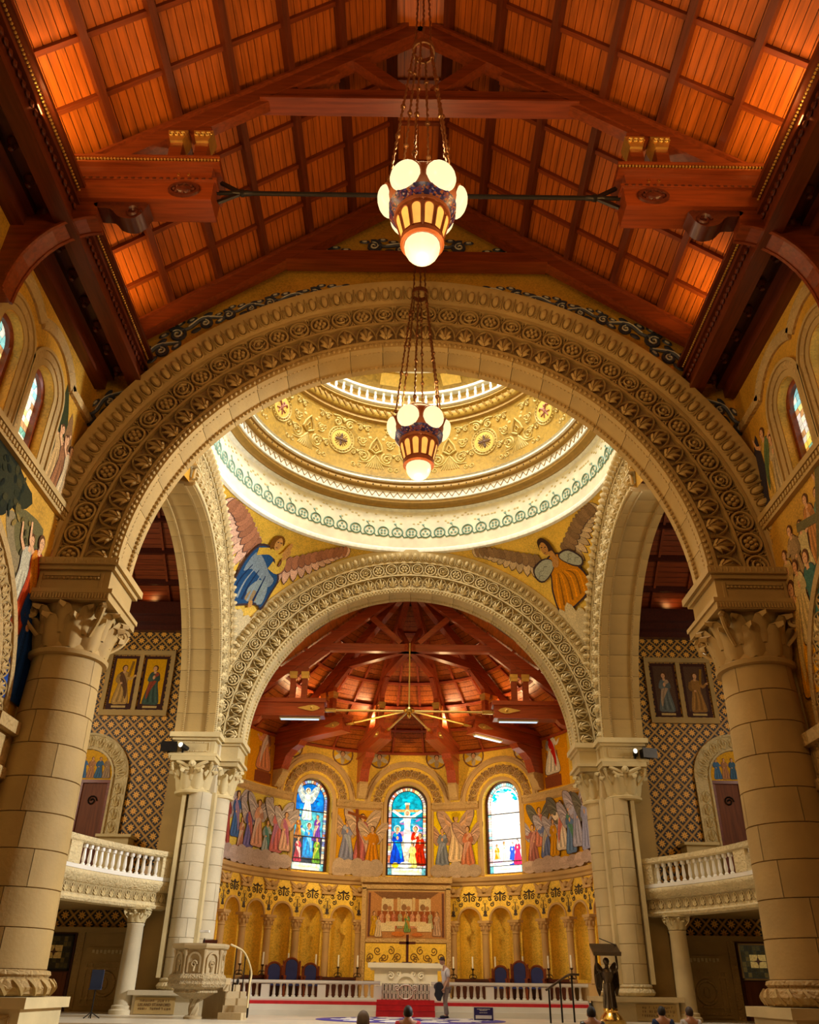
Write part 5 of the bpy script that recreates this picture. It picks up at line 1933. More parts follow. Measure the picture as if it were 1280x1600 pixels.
def arch_sky(c, n, seed, h=0.74, z0=8.75):
    rr = random.Random(seed)
    s = [(c, [(-h, z0), (h, z0)] + [(h * math.cos(R_(q)), 9.25 + h * math.sin(R_(q))) for q in range(0, 181, 12)])]
    for k in range(n):
        x, z = rr.uniform(-h * 0.7, h * 0.7), rr.uniform(z0, 9.7)
        s.append((tint(c, rr.uniform(0.5, 1.8)), oval(x, z, rr.uniform(0.1, 0.25), rr.uniform(0.05, 0.12), 8, rr.uniform(-0.5, 0.5))))
    return s


def border(seed, base):
    rr = random.Random(seed)
    s = []
    for k in range(26):
        z = 6.5 + 0.108 * k
        for sx in (-1, 1):
            s.append((tint(rr.choice(base), rr.uniform(0.6, 1.2)), rect(min(sx * 0.78, sx * 0.91), max(sx * 0.78, sx * 0.91), z, z + 0.096)))
    for k in range(22):
        a0, a1 = R_(180 * k / 22 + 0.7), R_(180 * (k + 1) / 22 - 0.7)
        s.append((tint(rr.choice(base), rr.uniform(0.6, 1.2)), [(r * math.cos(a), 9.25 + r * math.sin(a)) for a, r in ((a0, 0.78), (a0, 0.91), (a1, 0.91), (a1, 0.78))]))
    s.append(((0.75, 0.8, 0.7), rect(-0.9, 0.9, 6.18, 6.46)))
    s.append(((0.15, 0.4, 0.45), rect(-0.9, -0.72, 6.18, 6.46)))
    s.append(((0.15, 0.4, 0.45), rect(0.72, 0.9, 6.18, 6.46)))
    s.append(((0.9, 0.85, 0.5), rect(-0.6, 0.6, 6.28, 6.36)))
    return s


BD = [(0.75, 0.62, 0.45), (0.3, 0.5, 0.6), (0.7, 0.3, 0.2), (0.85, 0.8, 0.6), (0.25, 0.3, 0.6)]
# left window
g = [((0.02, 0.03, 0.05), rect(-0.9, 0.9, 6.16, 9.25))] + border(1, BD) + arch_sky((0.02, 0.17, 0.65), 26, 4)
g += [((0.10, 0.35, 0.5), rect(-0.74, 0.74, 7.62, 8.73)), ((0.12, 0.45, 0.5), blob([(-0.7, 8.3), (0.5, 8.6), (0.6, 8.2), (0.2, 7.7), (-0.5, 7.7)], 3)), ((0.02, 0.2, 0.6), rect(-0.25, 0.3, 6.7, 7.58))]
for k in range(16):
    rr = random.Random(50 + k)
    g.append((rr.choice([(0.03, 0.25, 0.6), (0.1, 0.5, 0.6), (0.5, 0.7, 0.7), (0.02, 0.1, 0.4)]), oval(rr.uniform(-0.65, 0.65), rr.uniform(7.7, 9.0), 0.14, 0.05, 8, rr.uniform(-1, 1))))
g += figure(-0.15, 8.35, 1.45, (0.65, 0.8, 0.75), None, 1, (0.5, 0.65, 0.7), (0.8, 0.9, 0.7), arms='up', skin=(0.8, 0.7, 0.55))
g += figure(-0.55, 7.5, 1.0, (0.30, 0.12, 0.05), (0.6, 0.25, 0.05), 1) + figure(0.45, 7.45, 1.2, (0.12, 0.05, 0.25), (0.5, 0.35, 0.3), -1)
g += figure(0.02, 6.75, 1.5, (0.02, 0.25, 0.65), (0.2, 0.5, 0.7), 1, None, (0.5, 0.7, 0.75))
g += figure(-0.5, 6.5, 1.1, (0.35, 0.05, 0.08), (0.7, 0.5, 0.5), 1) + figure(0.5, 6.5, 1.15, (0.12, 0.28, 0.05), (0.45, 0.5, 0.1), -1)
lead_window(5, -UW, g, 'blue stained glass apse window with a winged pale figure, left of the three', MGLA)
# centre window
g = [((0.02, 0.03, 0.05), rect(-0.9, 0.9, 6.16, 9.25))] + border(2, [(0.9, 0.85, 0.7), (0.85, 0.75, 0.35), (0.7, 0.6, 0.7), (0.8, 0.85, 0.8), (0.7, 0.25, 0.15)]) + arch_sky((0.05, 0.35, 0.5), 20, 7)
g += [((0.06, 0.30, 0.5), rect(-0.75, 0.75, 8.1, 8.74)), ((0.45, 0.25, 0.4), rect(-0.75, 0.75, 7.9, 8.12)), ((0.55, 0.6, 0.4), rect(-0.75, 0.75, 7.6, 7.92)), ((0.6, 0.6, 0.5), rect(-0.75, 0.75, 6.5, 7.6))]
for k in range(18):
    rr = random.Random(80 + k)
    g.append((rr.choice([(0.05, 0.3, 0.55), (0.15, 0.5, 0.6), (0.5, 0.6, 0.65), (0.3, 0.15, 0.4)]), oval(rr.uniform(-0.65, 0.65), rr.uniform(8.0, 8.9), 0.16, 0.05, 8, rr.uniform(-0.6, 0.6))))
g += [((0.45, 0.26, 0.12), rect(-0.09, 0.09, 8.9, 9.4)), ((0.6, 0.36, 0.15), rect(-0.72, 0.72, 9.02, 9.14)), ((0.8, 0.75, 0.6), rect(-0.12, 0.12, 9.36, 9.46))]
WHT = (0.92, 0.88, 0.82)
g += [(WHT, stroke([(-0.72, 9.1), (-0.3, 8.82), (-0.1, 8.75)], 0.12)), (WHT, stroke([(0.72, 9.1), (0.3, 8.82), (0.1, 8.75)], 0.12)), (WHT, blob([(-0.16, 8.85), (0.16, 8.85), (0.14, 8.3), (0.2, 8.0), (0.14, 7.5), (0.05, 7.25), (-0.08, 7.25), (-0.16, 7.9), (-0.13, 8.3)], 3)),
      ((0.85, 0.8, 0.5), oval(0, 8.98, 0.15, 0.15)), ((0.5, 0.3, 0.2), oval(0, 8.97, 0.09, 0.11)), ((0.6, 0.6, 0.65), rect(-0.17, 0.17, 8.0, 8.2))]
g += figure(-0.48, 6.65, 1.75, (0.01, 0.06, 0.6), (0.02, 0.35, 0.7), 1, None, (0.5, 0.7, 0.6), hair=(0.1, 0.45, 0.5))
g += figure(0.42, 6.85, 1.55, (0.45, 0.04, 0.03), (0.85, 0.8, 0.7), -1, None, (0.85, 0.85, 0.8)) + figure(0.64, 6.6, 1.5, (0.4, 0.05, 0.04), None, -1)
g += figure(0.28, 6.5, 1.15, (0.8, 0.68, 0.22), None, -1) + [((0.85, 0.85, 0.75), oval(-0.05, 6.62, 0.3, 0.14)), ((0.85, 0.6, 0.1), oval(-0.55, 6.6, 0.16, 0.12))]
lead_window(6, 0, g, 'stained glass apse window with pale figure on a cross, centre of the three', MGLA)
# right window, flooded by sunlight
MGLB = painted('sunlit_stained_glass', 0.3, 0, 9, 0.2, emit=1.5)
g = [((0.02, 0.03, 0.05), rect(-0.9, 0.9, 6.16, 9.25))] + border(3, [(0.85, 0.75, 0.6), (0.8, 0.8, 0.7), (0.3, 0.6, 0.65), (0.8, 0.6, 0.6)])
W1 = (1.0, 0.98, 0.92)
g += [(W1, [(-0.75, 6.5), (0.75, 6.5), (0.75, 9.25)] + [(0.75 * math.cos(R_(q)), 9.25 + 0.75 * math.sin(R_(q))) for q in range(12, 169, 12)] + [(-0.75, 9.25)])]
for k in range(34):
    rr = random.Random(120 + k)
    a = R_(rr.uniform(10, 170))
    r = rr.uniform(0.5, 0.68)
    g.append((rr.choice([(0.05, 0.55, 0.6), (0.25, 0.7, 0.72), (0.02, 0.35, 0.5)]), oval(r * math.cos(a), 9.25 + r * math.sin(a), 0.10, 0.05, 8, rr.uniform(-0.6, 0.6))))
for k in range(12):
    rr = random.Random(170 + k)
    g.append(((0.3, 0.6, 0.62), oval(rr.choice((-0.6, 0.6)) + rr.uniform(-0.1, 0.1), rr.uniform(7.7, 8.6), 0.12, 0.02, 6, rr.uniform(-0.3, 0.3))))
g += figure(0.3, 6.5, 1.0, (0.02, 0.08, 0.55), None, -1, skin=(0.9, 0.8, 0.7)) + figure(0.58, 6.5, 1.1, (0.65, 0.03, 0.12), None, -1, skin=(0.9, 0.8, 0.7)) + figure(-0.5, 6.55, 0.9, (0.75, 0.3, 0.05), (0.85, 0.6, 0.3), 1) + figure(-0.12, 6.6, 0.95, (0.85, 0.8, 0.6), None, 1)
g += [((0.75, 0.55, 0.75), oval(-0.45, 6.66, 0.28, 0.12)), ((0.95, 0.9, 0.85), oval(0.05, 6.62, 0.3, 0.1))]
lead_window(7, UW, g, 'brilliant sunlit stained glass apse window, right of the three', MGLB)

# mosaic murals between and beside the windows
def framed(u0, u1, z0, z1, ground, figs, label, fr=MORN):
    s = [(ground, rect(u0, u1, z0, z1))] + figs
    o = picture('mural_mosaic', s, ap, MPAINTG, (0.18, 0), lift=0.0008, label=label, cat='mosaic')
    m = MB()
    for u in (u0, u1):
        t = u / AR
        m.box(-0.05, 0.05, -0.05, 0.03, z0, z1, ap_m(u, 0))
    n = 10
    for z in (z0, z1):
        m.tube([ap(u0 + (u1 - u0) * k / n, z, 0.02) for k in range(n + 1)], 0.045, 4)
    obj('mural_frame', m, fr, o, smooth=0)
    return o


GO, GY, GP = (0.62, 0.30, 0.03), (0.80, 0.55, 0.05), (0.66, 0.50, 0.14)
CLD = (0.46, 0.34, 0.24)
f = figure(-2.95, 6.7, 1.9, (0.22, 0.22, 0.30), (0.35, 0.36, 0.40), 1, (0.55, 0.36, 0.22))
f += figure(-2.2, 6.7, 2.15, (0.42, 0.14, 0.13), (0.66, 0.40, 0.30), 1, (0.6, 0.42, 0.28))
f += [((0.20, 0.06, 0.03), stroke([(-2.32, 6.8), (-2.50, 9.0)], 0.14)), ((0.22, 0.07, 0.03), stroke([(-2.95, 8.82), (-2.0, 8.6)], 0.13))]
f += figure(-1.68, 6.55, 1.75, (0.52, 0.20, 0.03), None, -1, (0.6, 0.42, 0.28), arms='reach') + cloud(-3.5, -1.25, 6.12, 6.85, CLD, 5, 2)
framed(-3.52, -1.24, 6.12, 9.02, GO, f, 'mural of three angels carrying a tall wooden cross')
f = figure(1.72, 6.55, 1.7, (0.18, 0.19, 0.22), (0.30, 0.31, 0.36), -1, (0.58, 0.34, 0.22)) + figure(2.38, 6.7, 2.15, (0.70, 0.50, 0.30), (0.62, 0.42, 0.28), 1, (0.6, 0.38, 0.26), arms='up') + figure(2.98, 6.5, 1.8, (0.50, 0.19, 0.11), (0.62, 0.34, 0.24), -1, (0.58, 0.36, 0.25))
f += [((0.5, 0.32, 0.05), oval(2.4, 8.8, 0.18, 0.12))] + cloud(1.25, 3.5, 6.12, 6.7, CLD, 5, 4)
framed(1.24, 3.52, 6.12, 9.02, GY, f, 'mural of three angels lifting a crown on bright yellow')
f = []
for k, (u, c1, c2, z, hh) in enumerate(((-10.2, (0.30, 0.08, 0.07), None, 6.6, 2.1), (-9.5, (0.07, 0.13, 0.28), (0.3, 0.2, 0.3), 7.0, 1.9), (-9.0, (0.42, 0.2, 0.14), (0.6, 0.45, 0.35), 6.5, 1.4), (-8.5, (0.16, 0.14, 0.32), (0.44, 0.16, 0.16), 6.7, 1.8), (-7.95, (0.55, 0.30, 0.22), (0.6, 0.45, 0.4), 6.8, 2.0), (-7.35, (0.30, 0.34, 0.34), (0.10, 0.22, 0.22), 6.5, 1.5), (-6.75, (0.46, 0.16, 0.16), (0.40, 0.18, 0.28), 6.7, 2.05), (-6.3, (0.56, 0.34, 0.26), (0.42, 0.16, 0.24), 6.8, 1.7))):
    f += figure(u, z, hh, c1, c2, 1 if k % 2 else -1, (0.5, 0.42, 0.4) if k % 3 != 2 else None, arms=('pray', 'reach')[k % 2])
f += cloud(-10.9, -5.95, 6.12, 6.75, (0.44, 0.34, 0.30), 9, 6)
framed(-10.95, -5.92, 6.12, 9.05, GP, f, 'large mural of a crowd of winged figures on clouds, left of the windows')
f = []
for k, (u, c1, c2, z, hh) in enumerate(((6.4, (0.30, 0.12, 0.10), (0.5, 0.24, 0.2), 6.5, 1.6), (6.85, (0.5, 0.2, 0.14), (0.2, 0.12, 0.1), 7.1, 1.7), (7.2, (0.12, 0.14, 0.26), (0.4, 0.35, 0.3), 6.6, 1.7), (7.7, (0.55, 0.25, 0.03), None, 6.6, 1.6), (8.3, (0.62, 0.50, 0.38), (0.55, 0.20, 0.15), 6.8, 2.1), (8.9, (0.12, 0.18, 0.30), (0.10, 0.22, 0.14), 6.6, 2.0), (9.5, (0.36, 0.34, 0.42), (0.3, 0.3, 0.4), 6.8, 2.2), (10.2, (0.3, 0.3, 0.42), None, 6.6, 2.2))):
    f += figure(u, z, hh, c1, c2, 1 if k % 2 else -1, (0.45, 0.38, 0.4) if k % 3 != 1 else (0.16, 0.14, 0.10), arms=('reach', 'pray')[k % 2])
f += cloud(5.95, 10.9, 6.12, 6.65, (0.46, 0.33, 0.26), 9, 8)
framed(5.92, 10.95, 6.12, 9.05, GO, f, 'large mural of winged musicians on clouds, right of the windows')
for s, side, c1, c2 in ((-1, 'left', (0.55, 0.22, 0.12), (0.62, 0.42, 0.32)), (1, 'right', (0.62, 0.52, 0.38), (0.50, 0.06, 0.05))):
    f = [((0.20, 0.06, 0.03), rect(s * 7.9 - 0.55, s * 7.9 + 0.55, 9.5, 10.0)), ((0.26, 0.09, 0.04), rect(s * 7.9 - 0.42, s * 7.9 + 0.42, 10.0, 10.25)), ((0.3, 0.12, 0.05), rect(s * 7.9 - 0.4, s * 7.9 - 0.3, 10.2, 11.1)), ((0.3, 0.12, 0.05), rect(s * 7.9 + 0.3, s * 7.9 + 0.4, 10.2, 11.1))]
    f += figure(s * 7.9, 10.1, 2.05, c1, c2, s, None, None, arms='reach', seated=True)
    picture('seated_figure_mosaic', [((0.66, 0.28, 0.05), rect(s * 7.9 - 1.15, s * 7.9 + 1.15, 9.45, 12.3))] + f, ap, MPAINTG, (0.18, 0), lift=0.0008, label=f'mosaic of a robed figure seated on a throne at the {side} of the apse', cat='mosaic')
# seraph roundels under the roof
for k, u in enumerate((-3.35, -1.45, 1.45, 3.35, -6.1, 6.1)):
    s = [((0.20, 0.10, 0.05), oval(u, 11.55, 0.56, 0.56, 18)), ((0.66, 0.40, 0.08), oval(u, 11.55, 0.48, 0.48, 18))]
    for a in range(0, 360, 60):
        s.append(((0.58, 0.5, 0.34) if a % 120 else (0.42, 0.32, 0.2), oval(u + 0.26 * math.cos(R_(a + 30)), 11.55 + 0.26 * math.sin(R_(a + 30)), 0.24, 0.11, 10, R_(a + 30))))
    s += [(HAIR, oval(u, 11.58, 0.13, 0.15)), (SKIN, oval(u, 11.55, 0.10, 0.12))]
    picture('seraph_mosaic', s, ap, MPAINTG, (0.18, 0), lift=0.0008, label='round mosaic of a winged head, ' + ('left of the left roof corbel', 'right of the left central roof corbel', 'left of the right central roof corbel', 'right of the right roof corbel', 'far left above the left window', 'far right above the right window')[k], cat='mosaic')

# central reredos with banquet mosaic
ER = empty('reredos', (0, 0, 0), label='flat gilded altar wall panel framing a banquet mosaic', cat='reredos')
m = MB()
m.box(-2.02, 2.02, 41.3, 42.1, 1.15, 5.72)
obj('panel_body', m, MORN, ER, smooth=0)
m = MB()
for x in (-1.92, 1.92):
    m.box(x - 0.1, x + 0.1, 41.2, 41.3, 1.15, 5.5)
m.box(-2.1, 2.1, 41.1, 41.4, 5.72, 5.95)
m.box(-2.05, 2.05, 41.2, 41.3, 5.45, 5.62)
m.box(-1.85, 1.85, 41.22, 41.3, 3.28, 3.42)
obj('panel_frame', m, MORNC, ER, smooth=0)


def rer(u, v, h):
    return (u, 41.29 - h, v)


BR = (0.30, 0.10, 0.045)
s = [((0.45, 0.22, 0.10), rect(-1.75, 1.75, 3.46, 5.36)), ((0.14, 0.06, 0.04), rect(-1.72, -1.62, 3.5, 5.3)), ((0.14, 0.06, 0.04), rect(1.62, 1.72, 3.5, 5.3)), ((0.20, 0.10, 0.05), [(-1.5, 5.34), (1.5, 5.34), (1.05, 5.05), (-1.05, 5.05)])]
for x in (-1.0, -0.35, 0.35, 1.0):
    s.append(((0.58, 0.42, 0.22), rect(x - 0.06, x + 0.06, 4.55, 5.1)))
for x in (-0.85, 0.0, 0.85):
    s += [((0.62, 0.48, 0.28), rect(x - 0.27, x + 0.27, 4.55, 5.05)), ((0.26, 0.14, 0.07), oval(x - 0.1, 4.7, 0.12, 0.14)), ((0.40, 0.2, 0.1), oval(x + 0.1, 4.66, 0.1, 0.1))]
s += [(BR, rect(-1.3, 1.3, 4.0, 4.55))]
for k in range(9):
    s += figure(-1.1 + 0.275 * k, 3.85, 0.72, [(0.55, 0.26, 0.16), (0.6, 0.36, 0.2), (0.45, 0.16, 0.1), (0.35, 0.3, 0.16), (0.6, 0.3, 0.1)][k % 5], None, 1 if k % 2 else -1)
s += [((0.70, 0.56, 0.34), rect(-1.15, -0.5, 3.72, 4.06)), ((0.70, 0.56, 0.34), rect(0.5, 1.15, 3.72, 4.06)), ((0.68, 0.52, 0.30), rect(-0.9, 0.9, 3.94, 4.12))]
s += figure(0.05, 3.7, 0.8, (0.16, 0.24, 0.08), (0.5, 0.25, 0.08), 1) + figure(-1.45, 3.55, 1.0, (0.5, 0.28, 0.06), None, 1) + figure(1.4, 3.55, 1.0, (0.45, 0.28, 0.18), None, -1) + figure(-1.25, 3.5, 0.85, (0.55, 0.4, 0.25), None, 1)
s += [((0.55, 0.2, 0.08), oval(-0.35, 3.62, 0.3, 0.1)), ((0.5, 0.18, 0.08), oval(0.5, 3.6, 0.25, 0.08))]
picture('banquet_mosaic', s, rer, MPAINTG, parent=ER, lift=0.0006)
m = MB()
m.box(-1.8, 1.8, 41.24, 41.29, 1.8, 3.24)
gp = obj('gold_scroll_panel', m, MGOLDB, ER, smooth=0)
m = MB()
for sx in (-1, 1):
    for k in range(5):
        m.tube([(sx * p[0], 41.23, p[2]) for p in spiral(0.35 + 0.3 * k, 2.95 if k % 2 else 2.7, 0.17, 1.5, k * 1.3, 10)], 0.022, 4)
        m.tube([(sx * p[0], 41.23, p[2]) for p in spiral(0.45 + 0.3 * k, 2.4 if k % 2 else 2.6, 0.13, 1.4, k * 2.1, 10)], 0.02, 4)
obj('scroll_inlay', m, plain('brown_scroll_mosaic', (0.22, 0.11, 0.02)), gp, kind='stuff')

# ================================================================== APSE ROOF
def zc(r):
    return 17.95 - 0.774 * r


RIB = [-90, -51, -17, 17, 51, 90]
b = MB()
b.lathe([(8.3, zc(8.3) + 0.1), (0.05, zc(0) + 0.1)], 60, (0, AY, 0), -2, 182, cap=False)
ar = obj('ceiling', b, MWD, label='conical redwood ceiling over the apse with radiating ribs', kind='structure')
edges = [7.85, 6.75, 5.65, 4.55, 3.45, 2.35, 1.25]
pcache = {}
for s in range(5):
    a0, a1 = RIB[s], RIB[s + 1]
    np_ = 3
    w = (a1 - a0) / np_
    for j in range(6):
        r0, r1 = edges[j], edges[j + 1]
        nn = np_ if j < 4 else 1
        ww = (a1 - a0) / nn
        key = (j, round(ww, 2))
        if key not in pcache:
            m = MB()
            nb = 5
            for k in range(nb):
                ra, rb = r0 + (r1 - r0) * (k + 0.04) / nb, r0 + (r1 - r0) * (k + 0.96) / nb
                n = 4
                vs = []
                for i in range(n + 1):
                    t = R_(-ww / 2 + ww * i / n)
                    for r in (ra, rb):
                        vs.append((r * math.sin(t), r * math.cos(t), zc(r)))
                m.add(vs, [(2 * i, 2 * i + 1, 2 * i + 3, 2 * i + 2) for i in range(n)])
            pcache[key] = m.mesh('boarded_panel', MW, 0)
        for i in range(nn):
            th = R_(a0 + ww * (i + 0.5))
            link('boarded_panel', pcache[key], ar, M=Matrix.Translation((0, AY, 0)) @ Matrix.Rotation(-th, 4, 'Z'))
        for i in range(1, nn):
            th = R_(a0 + ww * i)
            m = MB()
            m.bar((r0 * math.sin(th), AY + r0 * math.cos(th), zc(r0) - 0.05), (r1 * math.sin(th), AY + r1 * math.cos(th), zc(r1) - 0.05), 0.1, 0.12)
            obj('batten', m, MWA, ar, smooth=0)
    for r in edges[:6]:
        m = MB()
        n = 6
        m.tube([(r * math.sin(R_(a0 + (a1 - a0) * i / n)), AY + r * math.cos(R_(a0 + (a1 - a0) * i / n)), zc(r) - 0.1) for i in range(n + 1)], 0.09, 4)
        obj('curved_purlin', m, MWA, ar, smooth=0)
# short gable length between arch and cone
for sd, side in ((-1, 'left'), (1, 'right')):
    b = MB()
    b.add([(0, 33.2, zc(0)), (sd * 8.6, 33.2, zc(8.6)), (sd * 8.6, AY, zc(8.6)), (0, AY, zc(0))], [(0, 1, 2, 3)])
    obj('ceiling', b, MW, label=f'narrow redwood ceiling strip behind the far arch, {side} slope', kind='structure')
# ribs
ROD = []
for k, a in enumerate(RIB):
    main = abs(a) == 90
    nm = {-90: 'far left against the arch', -51: 'left, beside the left window', -17: 'left of the centre window', 17: 'right of the centre window', 51: 'right, beside the right window', 90: 'far right against the arch'}[a]
    # local frame: x outwards along the rib, z up
    M = Matrix.Translation((0, AY + (0.15 if main else 0), 0)) @ Matrix.Rotation(math.pi / 2 - R_(a), 4, 'Z')
    t = empty('apse_roof_rib', label=f'radiating redwood half truss of the apse roof, {nm}', cat='roof truss')
    t.matrix_world = M
    m = MB()
    m.bar((7.9, 0, zc(7.9) - 0.42), (0.1, 0, zc(0.1) - 0.42), 0.3, 0.42)
    obj('rafter', m, MWA, t, smooth=0)
    m = MB()
    m.box(0.05, 3.75, -0.14, 0.14, 14.28, 14.62)
    obj('collar_beam', m, MWA, t, smooth=0)
    m = MB()
    m.bar((3.6, 0, 14.35), (4.95, 0, 13.25), 0.2, 0.3)
    obj('inner_brace', m, MWA, t, smooth=0)
    m = MB()
    m.bar((0.4, 0, 14.7), (1.7, 0, 15.9), 0.2, 0.22)
    obj('king_strut', m, MWA, t, smooth=0)
    for r in (4.5, 5.0):
        m = MB()
        m.box(r - 0.12, r + 0.12, -0.12, 0.12, 12.1, zc(r) - 0.6)
        p = obj('queen_post', m, MWA, t, smooth=0)
        m = MB()
        m.box(r - 0.17, r + 0.17, -0.17, 0.17, 13.15, 13.3)
        m.box(r - 0.15, r + 0.15, -0.15, 0.15, 13.0, 13.15)
        obj('gilt_capital', m, MGILT, p, smooth=0)
    m = MB()
    m.box(3.6, 7.9, -0.26, 0.26, 11.42, 11.9)
    hb = obj('hammer_beam', m, MWA, t, smooth=0)
    m = MB()
    m.box(3.52, 7.9, -0.34, 0.34, 11.9, 12.08)
    m.box(3.56, 7.9, -0.30, 0.30, 11.34, 11.42)
    obj('beam_moulding', m, MWA, hb, smooth=0)
    m = MB()
    for s in (-1, 1):
        m.prism(blob([(3.75, 11.67), (4.05, 11.8), (4.4, 11.74), (4.7, 11.67), (4.4, 11.6), (4.05, 11.54)], 2), s * 0.265, s * 0.29)
        m.ball((4.1, s * 0.29, 11.67), 0.07, 6, 4)
    obj('gilt_strap', m, MGILT, hb)
    m = MB()
    m.prism([(7.9, 11.34), (6.2, 11.34), (6.35, 11.15), (6.75, 11.0), (7.1, 10.75), (7.25, 10.4), (7.35, 10.2), (7.9, 10.2)], -0.22, 0.22)
    obj('curved_corbel_brace', m, MWA, t, smooth=0)
    m = MB()
    m.prism(blob([(7.9, 10.2), (7.3, 10.2), (7.3, 9.95), (7.5, 9.75), (7.6, 9.55), (7.9, 9.5)], 2), -0.2, 0.2)
    obj('stone_corbel', m, MORNC, t)
    end = M @ Vector((3.55, 0, 11.66))
    m = MB()
    m.tube([(3.6, 0, 11.66), (0.18, 0, 11.66)], 0.045, 6)
    rd = obj('tie_rod', m, MGILT, t)
    m = MB()
    m.tube([(3.55, 0, 11.66), (3.1, 0, 11.66)], 0.09, 6)
    obj('rod_socket', m, MBRASS, rd)
bs = empty('roof_boss', (0, AY, 11.66), label='brass boss at the meeting of the apse tie rods with its vertical rod', cat='boss')
m = MB()
m.lathe([(0, -0.35), (0.07, -0.3), (0.10, -0.22), (0.06, -0.15), (0.2, -0.08), (0.24, 0.0), (0.2, 0.08), (0.08, 0.14)], 12)
obj('boss_knob', m, MBRASS, bs)
m = MB()
m.tube([(0, 0, 0.1), (0, 0, 3.0)], 0.035, 6)
obj('vertical_rod', m, MGILT, bs)
# strip lamps fixed under three of the hammer beams
MSTRIP = plain('strip_lamp_tube', (0.7, 0.8, 0.9), 0.4, emit=((0.55, 0.80, 1.0), 0.9))
for a, nm in ((-90, 'left hammer beam against the far arch'), (90, 'right hammer beam against the far arch'), (51, 'right radiating hammer beam')):
    M = Matrix.Translation((0, AY + (0.15 if abs(a) == 90 else 0), 0)) @ Matrix.Rotation(math.pi / 2 - R_(a), 4, 'Z')
    sl_ = empty('strip_light', label='slim pale blue strip lamp under the ' + nm, cat='lamp')
    sl_.matrix_world = M
    m = MB()
    m.box(3.75, 5.45, -0.09, 0.09, 11.27, 11.335)
    obj('lamp_housing', m, MSP, sl_, smooth=0)
    m = MB()
    m.box(3.8, 5.4, -0.07, 0.07, 11.24, 11.27)
    obj('lamp_tube', m, MSTRIP, sl_, smooth=0)
# wooden eaves cornice of the apse
m = MB()
m.lathe([(AR + 0.1, 11.95), (AR - 0.1, 11.95), (AR - 0.15, 12.1), (AR - 0.4, 12.14), (AR - 0.45, 12.35), (AR - 0.55, 12.4), (AR - 0.55, 12.5), (AR + 0.1, 12.5)], 60, (0, AY, 0), -2, 182, cap=False)
obj('trim_3', m, MWD, label='dark wooden cornice ringing the top of the apse wall', kind='structure', smooth=30)


